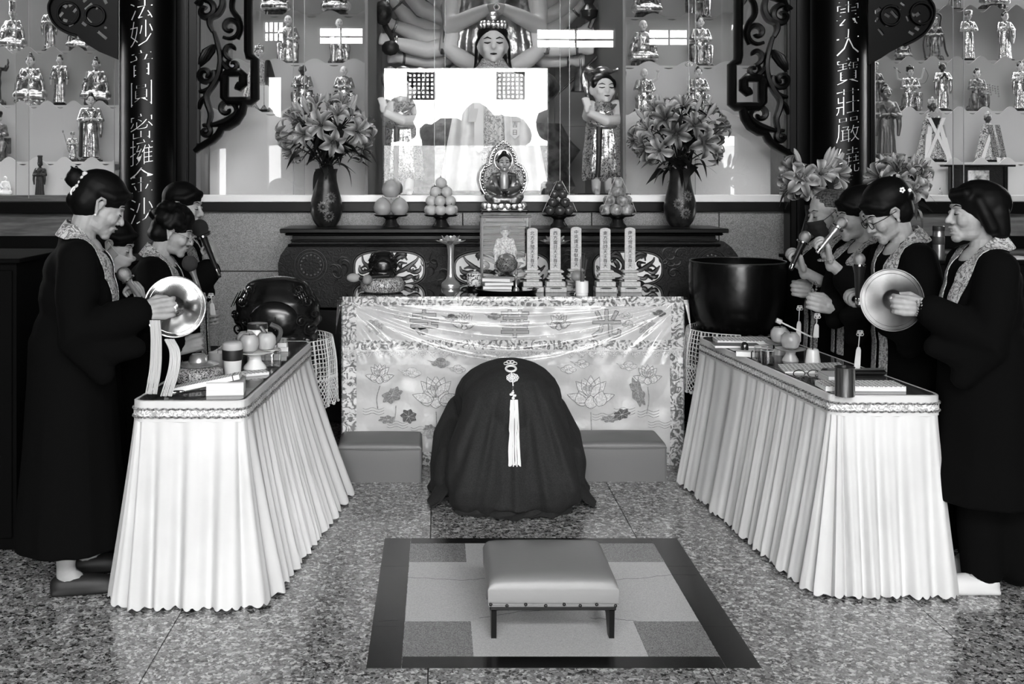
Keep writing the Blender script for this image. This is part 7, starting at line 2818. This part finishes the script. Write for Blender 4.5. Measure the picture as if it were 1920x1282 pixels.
def charm(name, label, pts, d, parent_t=None, tassel=.06, group='knotted robe tassels'):
    """knotted ornament with a tassel; pts: top pixel, bottom pixel"""
    a, b_ = P(*pts[0], d), P(*pts[1], d)
    t = thing(name, label, 'tassel', a, 0, group)
    L = b_ - a
    n = 10
    bb = B()
    for k in range(6):
        q = [Vector((.007 * math.cos(an) * (1 if k % 2 else .6) + (k % 3 - 1) * .007, -.004, .006 * math.sin(an) - .009 * (k // 3))) for an in [2 * PI * i / 12 for i in range(12)]]
        bb.tube(q, .0015, 5, closed=True)
    bb.build('knot', CHARM, t)
    B().tube([Vector((0, 0, -.01)), L * .45], .0022, 5).build('cord', CHARM, t)
    for k in range(9):
        o = (k - 4) * .002
        B().tube([L * .42 + Vector((o * .5, -.003, 0)), L * .5 + Vector((o, -.004 - .002 * (k % 2), 0)), L + Vector((o * 1.35, -.004, .003 * math.sin(k * 2)))], .0021, 5).build('tassel_strand', CHARM, t)
    return t


charm('knot_tassel', 'small silver knotted charm on the robe behind the bright cymbal', ((396, 552), (400, 590)), 5.05)

# ------------------------------------------------------------------ the group on the right
r1loc = (PX(1838, 4.22), 4.2, 0)
t5, HM, hc = person('bob-haired woman in black robe and pale shoes holding a dull cymbal', r1loc, PI - .04, 1.555, .02, .03, .0, 0,
                    {1: dict(wrist=W(1734, 576, 4.1), d=(-1, 0, .1), n=(0, 1, 0), a=(0, 0, 1), hold=.016, pole=(-.5, .3, -1), cuff=.86, drop=.13), -1: dict(wrist=W(1730, 590, 4.5), d=(-1, 0, 0), n=(0, -1, 0), a=(0, 0, 1), drop=.1)},
                    'bob', mouth=.006, hem=.36, feet=[(.04, .03), (.0, -.16)], shoe=M('pale_shoe', 190, .6), girth=1.0, tail=1.02)
b = B()
for (fx, fy) in ((.06, .0), (.0, -.16)):
    b.limb([(fx * .3 - .02, fy, .55), (fx - .05, fy, .25), (fx - .055, fy, .075)], [.1, .085, .075], 14)
b.limb([(-.02, .05, .6), (-.02, -.1, .6)], .13, 12)
b.limb([(-.1, 0, .5), (-.14, -.02, .1)], [.1, .09], 12)
b.fuse('trousers', ROBE, .014, t5, 2)
cymbal(1672, 562, 4.16, 58, (-.1, -1, .08), 'dull cymbal held by the bob-haired woman', None, True)
BEADS = M('bracelet_beads', 120, .2, metal=.4)


def bracelet(px, py, d, ax, r, label, n=16, big=.005):
    c = P(px, py, d)
    t = thing('bead_bracelet', label, 'bracelet', c, 0, 'bead bracelets')
    ax = Vector(ax).normalized()
    u = ax.orthogonal().normalized(); v = ax.cross(u)
    for k in range(n):
        a = 2 * PI * k / n
        B().ell(u * r * math.cos(a) + v * r * math.sin(a), big, 8).build('bead', BEADS, t)


bracelet(1722, 577, 4.1, (-1, 0, .05), .031, 'beaded bracelet near the cuff of the bob-haired woman')
bracelet(1715, 576, 4.1, (-1, 0, .05), .030, 'beaded bracelet near the hand of the bob-haired woman', 18, .0042)

r2loc = (PX(1712, 4.68), 4.68, 0)
t6, HM, hc = person('woman with glasses and jewelled updo looking down over a silver microphone', r2loc, PI + .08, 1.55, .12, .52, .0, 0,
                    {1: dict(wrist=W(1640, 556, 4.42), d=(-1, -.05, .25), n=(.2, .1, -1), a=(0, -.2, 1), hold=.016, pole=(-.5, .4, -1), cuff=.8, drop=.1), -1: dict(wrist=W(1665, 600, 4.78), d=(-1, 0, .1), n=(0, -1, 0), a=(0, 0, 1), drop=.1)},
                    'updo', hem=.05, tail=.62)
glasses(HM, 'thin dark-rimmed eyeglasses on the woman with the updo', M('dark_rim', 30, .3), t=t6)
jw = thing('hair_jewels', 'two small sparkling hair jewels in the updo', 'hair jewel', t6.location, t6.rotation_euler[2])
jl = M('sparkling_stone', 235, .1)
addl(jw, 'flower_jewel', HM, lambda b: [b.ell((-.075 + .008 * math.cos(a), .088, .075 + .008 * math.sin(a)), .0055, 8) for a in [2 * PI * i / 5 for i in range(5)]], jl)
addl(jw, 'square_jewel', HM, lambda b: b.box((-.112, .066, .052), (.014, .014, .014), bev=.003), jl)
microphone('microphone', 'upright microphone with a big ribbed silver head below the chin of the updo woman', W(1611, 575, 4.36), (0.0, 0, 1), body=MICBODY, length=.165, r=.017, hr=.024)
charm('knot_tassel', 'long white tassel hanging below the ribbed silver microphone', ((1612, 622), (1606, 690)), 4.36)

r3loc = (PX(1632, 5.08), 5.1, 0)
t7, HM, hc = person('woman half hidden behind the updo, bracelets on the hand with her microphone', r3loc, PI + .05, 1.51, .05, .2, .0, 0,
                    {1: dict(wrist=W(1556, 492, 4.78), d=(-.2, -.1, 1), n=(-.75, .1, .2), a=(.5, 0, .6), hold=.014, pole=(-.3, .5, -1), cuff=.55, drop=.16), -1: dict(wrist=W(1556, 590, 4.8), d=(-.7, -.2, .2), n=(0, 1, 0), a=(0, 0, 1), drop=.08)},
                    'updo', hem=.05, tail=.8)
microphone('microphone', 'slim microphone tilted by the half-hidden woman with bracelets', W(1532, 474, 4.74), W(1572, 424, 4.74) - W(1532, 474, 4.74), length=.14, r=.011, hr=.027, body=M('satin_handle', 150, .3, metal=.7))
bracelet(1549, 487, 4.78, (-.1, 0, 1), .032, 'silver beaded bracelet on the raised wrist of the half-hidden woman', 18, .0055)
charm('knot_tassel', 'white tassel hanging behind the apples and striker', ((1532, 590), (1529, 632)), 4.74)

r4loc = (PX(1572, 5.5), 5.5, 0)
t8, HM, hc = person('person with cropped hair and a black mask at the far end of the row', r4loc, PI + .16, 1.51, .06, .22, .0, 0,
                    {1: dict(wrist=W(1506, 508, 5.12), d=(-.3, -.1, 1), n=(-.9, .1, -.1), a=(.2, 0, .9), hold=.014, pole=(-.1, .5, -1), cuff=.3, drop=.1), -1: dict(wrist=W(1530, 566, 5.1), d=(-.8, -.1, .1), n=(0, 1, 0), a=(0, 0, 1), cuff=.85, drop=.08)},
                    'crop', HAIRTHIN, hem=.05, tail=.7)
mk = thing('face_mask', 'black face mask on the person with cropped hair', 'face mask', t8.location, t8.rotation_euler[2], 'face masks')
addl(mk, 'mask_cloth', HM, maskf(), M('black_mask', 24, .8))
microphone('microphone', 'short microphone with a pale head held before the black mask', W(1482, 506, 5.06), W(1504, 456, 5.05) - W(1482, 506, 5.06), length=.14, r=.012, hr=.027)
charm('knot_tassel', 'white tassel hanging from the sleeve of the person with cropped hair', ((1499, 575), (1496, 640)), 5.0)
bracelet(1526, 541, 5.08, (-1, 0, .2), .032, 'beaded bracelet on the lowered wrist of the person with cropped hair', 16, .0055)

# ------------------------------------------------------------------ the bowing person
kb = (PX(958, 5.35), 5.35, 0)
kp = thing('person', 'person in black robe bowed to the floor before the altar, seen from behind', 'person', kb, 0)
b = B()
# skeleton in a prostration: shins on the floor, hips up, trunk folded forward, arms and head down
b.limb([(0, -.02, .50), (0, .2, .46), (0, .4, .34)], [.15, .15, .12], 16)
for s in (-1, 1):
    b.limb([(s * .1, -.03, .45), (s * .13, .12, .12), (s * .12, -.12, .07), (s * .11, -.17, .05)], [.11, .075, .05, .035], 12)
    b.limb([(s * .17, .38, .32), (s * .24, .42, .14), (s * .14, .5, .06)], [.05, .042, .028], 10)
    hand_fist(b, Vector((s * .14, .5, .055)), Vector((0, 1, 0)), Vector((0, 0, -1)), Vector((-s, 0, 0)), .006)
b.ell((0, .5, .15), (.085, .1, .1), 14)
b.limb([(0, .4, .3), (0, .47, .2)], [.06, .055], 10)
b.fuse('body', SKIN, .011, kp, 2)


# robe: rear drape and folded trunk as one skin
rb = B()
prof = [(-.02, .47, .215, .195), (.08, .50, .25, .185), (.2, .46, .275, .2), (.32, .38, .29, .2), (.44, .28, .27, .19)]
for (y, z, rx, rz_) in prof:
    rb.ell((0, y, z), (rx, .19, rz_), 24)
for s in (-1, 1):
    rb.limb([(s * .10, -.02, .46), (s * .14, -.1, .28), (s * .15, -.14, .12)], [.15, .16, .17], 16)
    rb.limb([(s * .22, .34, .36), (s * .30, .30, .24), (s * .31, .22, .12), (s * .33, .12, .06)], [.1, .085, .09, .06], 14)
    rb.limb([(s * .26, .3, .3), (s * .31, .1, .2), (s * .31, .02, .1)], [.07, .055, .06], 12)
rb.box((0, -.06, .12), (.46, .3, .24))
rb.box((0, .2, .14), (.56, .4, .28))
for k in range(13):                     # folds fanning down the rear
    u = (k - 6) / 6
    x0, x1 = u * .17, u * .25
    rb.tube([(x0, -.10 + .10 * u * u, .5 - .1 * u * u), (lerp(x0, x1, .5), -.215 + .10 * u * u, .28), (x1, -.262 + .12 * u * u, .03)], [.014, .026 + .012 * (k % 2), .034 + .018 * ((k * 3) % 4) / 3], 8)
rme = rb.remeshed('robe', ROBE2, .0095, 3)
n_ = len(rme.vertices)
co, no = np.empty(n_ * 3), np.empty(n_ * 3)
rme.vertices.foreach_get('co', co); rme.vertices.foreach_get('normal', no)
co, no = co.reshape(-1, 3), no.reshape(-1, 3)
X_, Y_, Z_ = co.T                       # cloth folds fanning down from the hips
st3 = lambda a, b, x: (lambda t: t * t * (3 - 2 * t))(np.clip((x - a) / (b - a), 0, 1))
q_ = X_ / (.10 + .40 * (.7 - Z_))
amt = st3(.66, .3, Z_) * st3(.3, .05, Y_) * (.011 * np.sin(q_ * 16 + .6 * np.sin(Z_ * 9)) + .004 * np.sin(q_ * 31 + 1) + .010 * np.cos(q_ * 7))
dirn = no * np.array([.3, 1, 0])
dirn /= np.maximum(np.linalg.norm(dirn, axis=1, keepdims=True), 1e-6)
co = co + dirn * amt[:, None]
rme.vertices.foreach_set('co', co.ravel()); rme.update()
link('robe', rme, kp)


# hem spread on the floor: rear panel with ripples and two side sleeves trailing out
def hemf(u, v):
    x = lerp(-.262, .262, u)
    y0 = -.235 + .10 * (2 * u - 1) ** 2
    y = y0 - .075 * v - .018 * math.sin(u * 17) * v - .012 * math.sin(u * 41) * v
    z = .085 * (1 - v) ** 2 + .016 * abs(math.sin(u * 13 + v * 5)) * v * (1 - v) * 3 + .006
    return (x * (1 + .06 * v), y, z)


B().grid(hemf, 70, 14, .004).build('trailing_hem', ROBE2, kp)
for s in (-1, 1):
    def slf(u, v, s=s):
        x = s * lerp(.28, .40, v) + s * .012 * math.sin(u * 11)
        y = lerp(.34, -.06, u) - .10 * v
        z = (.30 * (1 - u) ** .8 + .1) * (1 - v) ** 1.3 + .006 + .012 * abs(math.sin(u * 14 + v * 3)) * v
        return (x, y, z)
    B().grid(slf, 40, 16, .004 * s).build('trailing_sleeve', ROBE2, kp)
kbvh = BVHTree.FromPolygons([v.co.copy() for v in rme.vertices], [tuple(p.vertices) for p in rme.polygons])


def on_back(px, py, off=.006):
    """point of the robe's rear surface seen at this pixel, in the robe's frame"""
    o = Vector((0, 0, CAMZ)) - Vector(kb)
    d_ = (P(px, py, 5.0) - Vector((0, 0, CAMZ))).normalized()
    c, nn, i_, dist = kbvh.ray_cast(o, d_)
    if c is None:
        return P(px, py, 5.35) - Vector(kb)
    return c + nn * off


# white knotted tassel lying down the back
kt = thing('knot_tassel', 'long white knotted tassel with a ring hanging down the back of the bowing person', 'tassel', kb, 0, 'knotted robe tassels')
KW_ = M('white_knot_cord', 226, .6)
c = on_back(957, 683)
for k, (dx, dy) in enumerate(((-8, 0), (-3, -3), (3, -3), (8, 0), (0, 3))):
    B().tube([on_back(957 + dx + 4 * math.cos(a), 684 + dy + 2.6 * math.sin(a), .008) for a in [2 * PI * i / 12 for i in range(12)]], .0026, 5, closed=True).build('knot_loop', KW_, kt)
B().tube([on_back(958 + 9 * math.cos(a), 694 + 5.2 * math.sin(a), .009) for a in [2 * PI * i / 24 for i in range(24)]], .0052, 8, closed=True).build('jade_ring', KW_, kt)
for k in range(9):
    a = 2 * PI * k / 9
    cx, cy = 961 + 7 * math.cos(a), 710 + 4.6 * math.sin(a)
    B().tube([on_back(cx + 4 * math.cos(q), cy + 3 * math.sin(q), .008) for q in [2 * PI * i / 10 for i in range(10)]], .0024, 5, closed=True).build('knot_loop', KW_, kt)
B().tube([on_back(958, 699, .007), on_back(960, 705, .007), on_back(962, 722, .007), on_back(963, 745, .007)], .003, 6).build('cord', KW_, kt)
B().ell(on_back(962, 729, .008), (.007, .007, .011), 10).build('dark_bead', M('smoky_bead', 60, .15), kt)
for dx, dy in ((-3, 740), (3, 742), (0, 737), (1, 747)):
    B().ell(on_back(962 + dx, dy, .009), (.008, .006, .007), 8).build('bead_knot', KW_, kt)
for k in range(13):
    o = (k - 6)
    q = [on_back(964 + o * lerp(.9, 1.75, t), lerp(750, 873 + 2 * math.sin(k * 2.3), t), .008 + .002 * (k % 2)) for t in [i / 14 for i in range(15)]]
    B().tube(q, .0031, 5).build('tassel_strand', KW_, kt)
# ================================================================== vases and lilies


def m_petal(name, mid, edge):
    m, n, l, b = _new(name)
    s = n.new('ShaderNodeSeparateXYZ'); l.new(coord(n, l), s.inputs[0])
    a = n.new('ShaderNodeMath'); a.operation = 'ABSOLUTE'; l.new(s.outputs[0], a.inputs[0])
    k = n.new('ShaderNodeMath'); k.operation = 'MULTIPLY'; k.inputs[1].default_value = 38; l.new(a.outputs[0], k.inputs[0])
    l.new(ramp(n, l, k.outputs[0], [(0, mid), (.55, (mid + edge) / 2), (1, edge)]), b.inputs['Base Color'])
    b.inputs['Roughness'].default_value = .5
    return m


PET = m_petal('lily_petal', 84, 186)
PETD = m_petal('lily_petal_pink', 50, 158)
BUD = M('lily_bud', 150, .5)
LEAFM = M('lily_leaf', 15, .5, spec=.3)
STA = M('stamen', 50, .6)


def petal_mesh(w, mat):
    def fn(u, v):
        x = w * (math.sin(PI * min(1, u * .93 + .05)) ** .8) * (v - .5)
        r = .012 + .085 * u
        z = .055 * math.sin(u * 2.0) - .045 * u * u * u
        return (x, r, z + abs(v - .5) * .03 * math.sin(PI * u) + .003 * math.sin(u * 14) * (v - .5))
    return B().grid(fn, 8, 4, .0012).mesh('petal', mat)


PM = [petal_mesh(.06, PET), petal_mesh(.044, PET), petal_mesh(.06, PETD), petal_mesh(.044, PETD)]


def stamen_mesh():
    b = B().tube([(0, 0, -.05), (0, 0, -.01), (0, 0, .01)], [.004, .006, .01], 6)
    for k in range(6):
        a = 2 * PI * k / 6
        q = Vector((.022 * math.cos(a), .022 * math.sin(a), .07))
        b.tube([(0, 0, 0), (.012 * math.cos(a), .012 * math.sin(a), .04), q], .0012, 4)
        b.ell(q, (.003, .003, .007), 6)
    return b.mesh('stamens', STA)


STM = stamen_mesh()
BUDM = B().lathe([(.002, -.05), (.006, -.01), (.013, .015), (.015, .04), (.011, .07), (.003, .09), (0, .092)], 8).mesh('bud', BUD)
LFM = B().grid(lambda u, v: ((v - .5) * .042 * math.sin(PI * min(1, u * .95 + .05)), .16 * u, .03 * math.sin(u * 3) - .10 * u * u), 8, 2, .001).mesh('leaf', LEAFM)


def bouquet(c, base_z, R, n, nb, nl, label, seed, dark=.4, up=.8):
    rnd = random.Random(seed)
    t = thing('lily_bouquet', label, 'bouquet', (c.x, c.y, base_z), 0, 'lily bouquets')
    h = c.z - base_z
    pts = []
    tries = 0
    while len(pts) < n and tries < 4000:
        tries += 1
        v = Vector((rnd.gauss(0, 1), rnd.gauss(-.5, .8), rnd.gauss(.15, .8)))
        v.normalize()
        if v.z < -.55 or v.y > .5:
            continue
        if all((v - q).length > .52 for q in pts):
            pts.append(v)
    for v in pts:
        pos = Vector((v.x * R, v.y * R * .7, h + v.z * R * up)) * 1.0
        f = link('lily', STM, t, pos)
        d = (v + Vector((rnd.gauss(0, .25), -.35, rnd.gauss(.1, .2)))).normalized()
        f.rotation_mode = 'QUATERNION'
        f.rotation_quaternion = Vector((0, 0, 1)).rotation_difference(d)
        s = rnd.uniform(.85, 1.12)
        f.scale = (s, s, s)
        k0 = 2 if rnd.random() < dark else 0
        op = rnd.uniform(-.35, .3)
        for k in range(6):
            p = link('petal', PM[k0 + k % 2], f, None, (op, 0, k * PI / 3))
        B().tube(spline([(0, 0, .02), pos * .4 + Vector((0, 0, h * .2)), pos - d * .04], 8), .0045, 5).build('stem', LEAFM, t)
    for k in range(nb):
        a = rnd.uniform(0, 2 * PI)
        v = Vector((math.cos(a) * .7, -abs(math.sin(a)) * .5, rnd.uniform(.35, 1))).normalized()
        pos = Vector((v.x * R * 1.05, v.y * R * .6, h + v.z * R * up * 1.08))
        o = link('bud', BUDM, t, pos)
        o.rotation_mode = 'QUATERNION'
        o.rotation_quaternion = Vector((0, 0, 1)).rotation_difference((v + Vector((0, 0, .5))).normalized())
        o.scale = (1.05,) * 3
        B().tube([(0, 0, .05), pos * .5 + Vector((0, 0, h * .3)), pos - Vector((0, 0, .04))], .003, 5).build('stem', LEAFM, t)
    for k in range(nl):
        a = rnd.uniform(0, 2 * PI)
        o = link('leaf', LFM, t, (rnd.gauss(0, R * .3), rnd.gauss(-R * .15, R * .2), h + rnd.uniform(-.9, .6) * R))
        o.rotation_euler = (rnd.uniform(-.6, .7), rnd.gauss(0, .3), a)
        o.scale = (1, rnd.uniform(.7, 1.15), 1)
    return t


VASE = M('dark_glazed_vase', 30, .3, spec=.3, noise=(30, 20, 40, 3))
VFL = M('vase_flower', 92, .45, noise=(60, 66, 120, 2))


def vase(px, label, fl):
    d = 7.02
    t = thing('lily_vase', label, 'vase', (PX(px, d), d, LZ), 0, 'dark vases')
    pr = [(.055, 0), (.06, .004), (.085, .04), (.1, .085), (.104, .13), (.096, .18), (.08, .24), (.068, .3), (.066, .34), (.074, .372), (.07, .372), (.06, .33), (0, .32)]
    B().lathe(pr, 36).build('body', VASE, t)

    def rad(z):
        for i in range(len(pr) - 1):
            if pr[i][1] <= z <= pr[i + 1][1]:
                return lerp(pr[i][0], pr[i + 1][0], (z - pr[i][1]) / max(1e-6, pr[i + 1][1] - pr[i][1]))
        return .1
    for (a, z, r) in fl:
        def on(x, zz, off=.002):
            q = rad(zz) + off
            an = a + x / q
            return Vector((q * math.sin(an), -q * math.cos(an), zz))
        f = B()
        for k in range(12):
            an = 2 * PI * k / 12
            pl = [(r * .25, 0), (r * .6, r * .17), (r, 0), (r * .6, -r * .17)]
            f.add([on(x * math.cos(an) - y * math.sin(an), z + x * math.sin(an) + y * math.cos(an), .0025) for x, y in pl], [(0, 1, 2, 3)])
        o = f.build('painted_daisy', VFL, t, fix=False, smooth=False)
        B().ell(on(0, z, .001), (r * .22, .004, r * .22), 10).build('daisy_eye', M('daisy_eye', 60, .5), o)
        for k in range(12):
            an = 2 * PI * k / 12
            B().tube([on(r * .2 * math.cos(an), z + r * .2 * math.sin(an), .003), on(r * .95 * math.cos(an), z + r * .95 * math.sin(an), .003)], .0012, 4).build('petal_line', VASE, o)
    return t


vase(612, 'dark vase painted with daisies holding lilies, close to the pomelos', [(-.1, .13, .045), (.42, .19, .04), (.28, .07, .04)])
vase(1275, 'dark vase painted with daisies holding lilies, close to the mottled apples', [(-.3, .15, .04), (.35, .2, .04), (.15, .09, .042)])
bouquet(P(614, 254, 7.02), LZ + .34, .25, 16, 9, 90, 'full bouquet of pale lilies in the daisy vase by the pomelos', 4, .25)
bouquet(P(1274, 256, 7.02), LZ + .34, .255, 18, 6, 90, 'full bouquet of darker lilies in the daisy vase by the mottled apples', 9, .6)
for px, py, lab, vl, sd, d in ((1526, 334, 'small lily bouquet rising over the cropped head', 'plain dark vase hidden behind the person with cropped hair', 2, 6.25), (1688, 346, 'small lily bouquet rising over the jewelled updo', 'plain dark vase hidden behind the updo', 6, 6.25)):
    t = thing('lily_vase', vl, 'vase', (PX(px, d), d, zc), 0, 'dark vases')
    B().lathe([(.045, 0), (.07, .06), (.07, .14), (.045, .24), (.05, .3), (.045, .3), (0, .26)], 24).build('body', VASE, t)
    bouquet(P(px, py, d), zc + .27, .135, 8, 6, 22, lab, sd, .3 if sd == 2 else .6, .75)
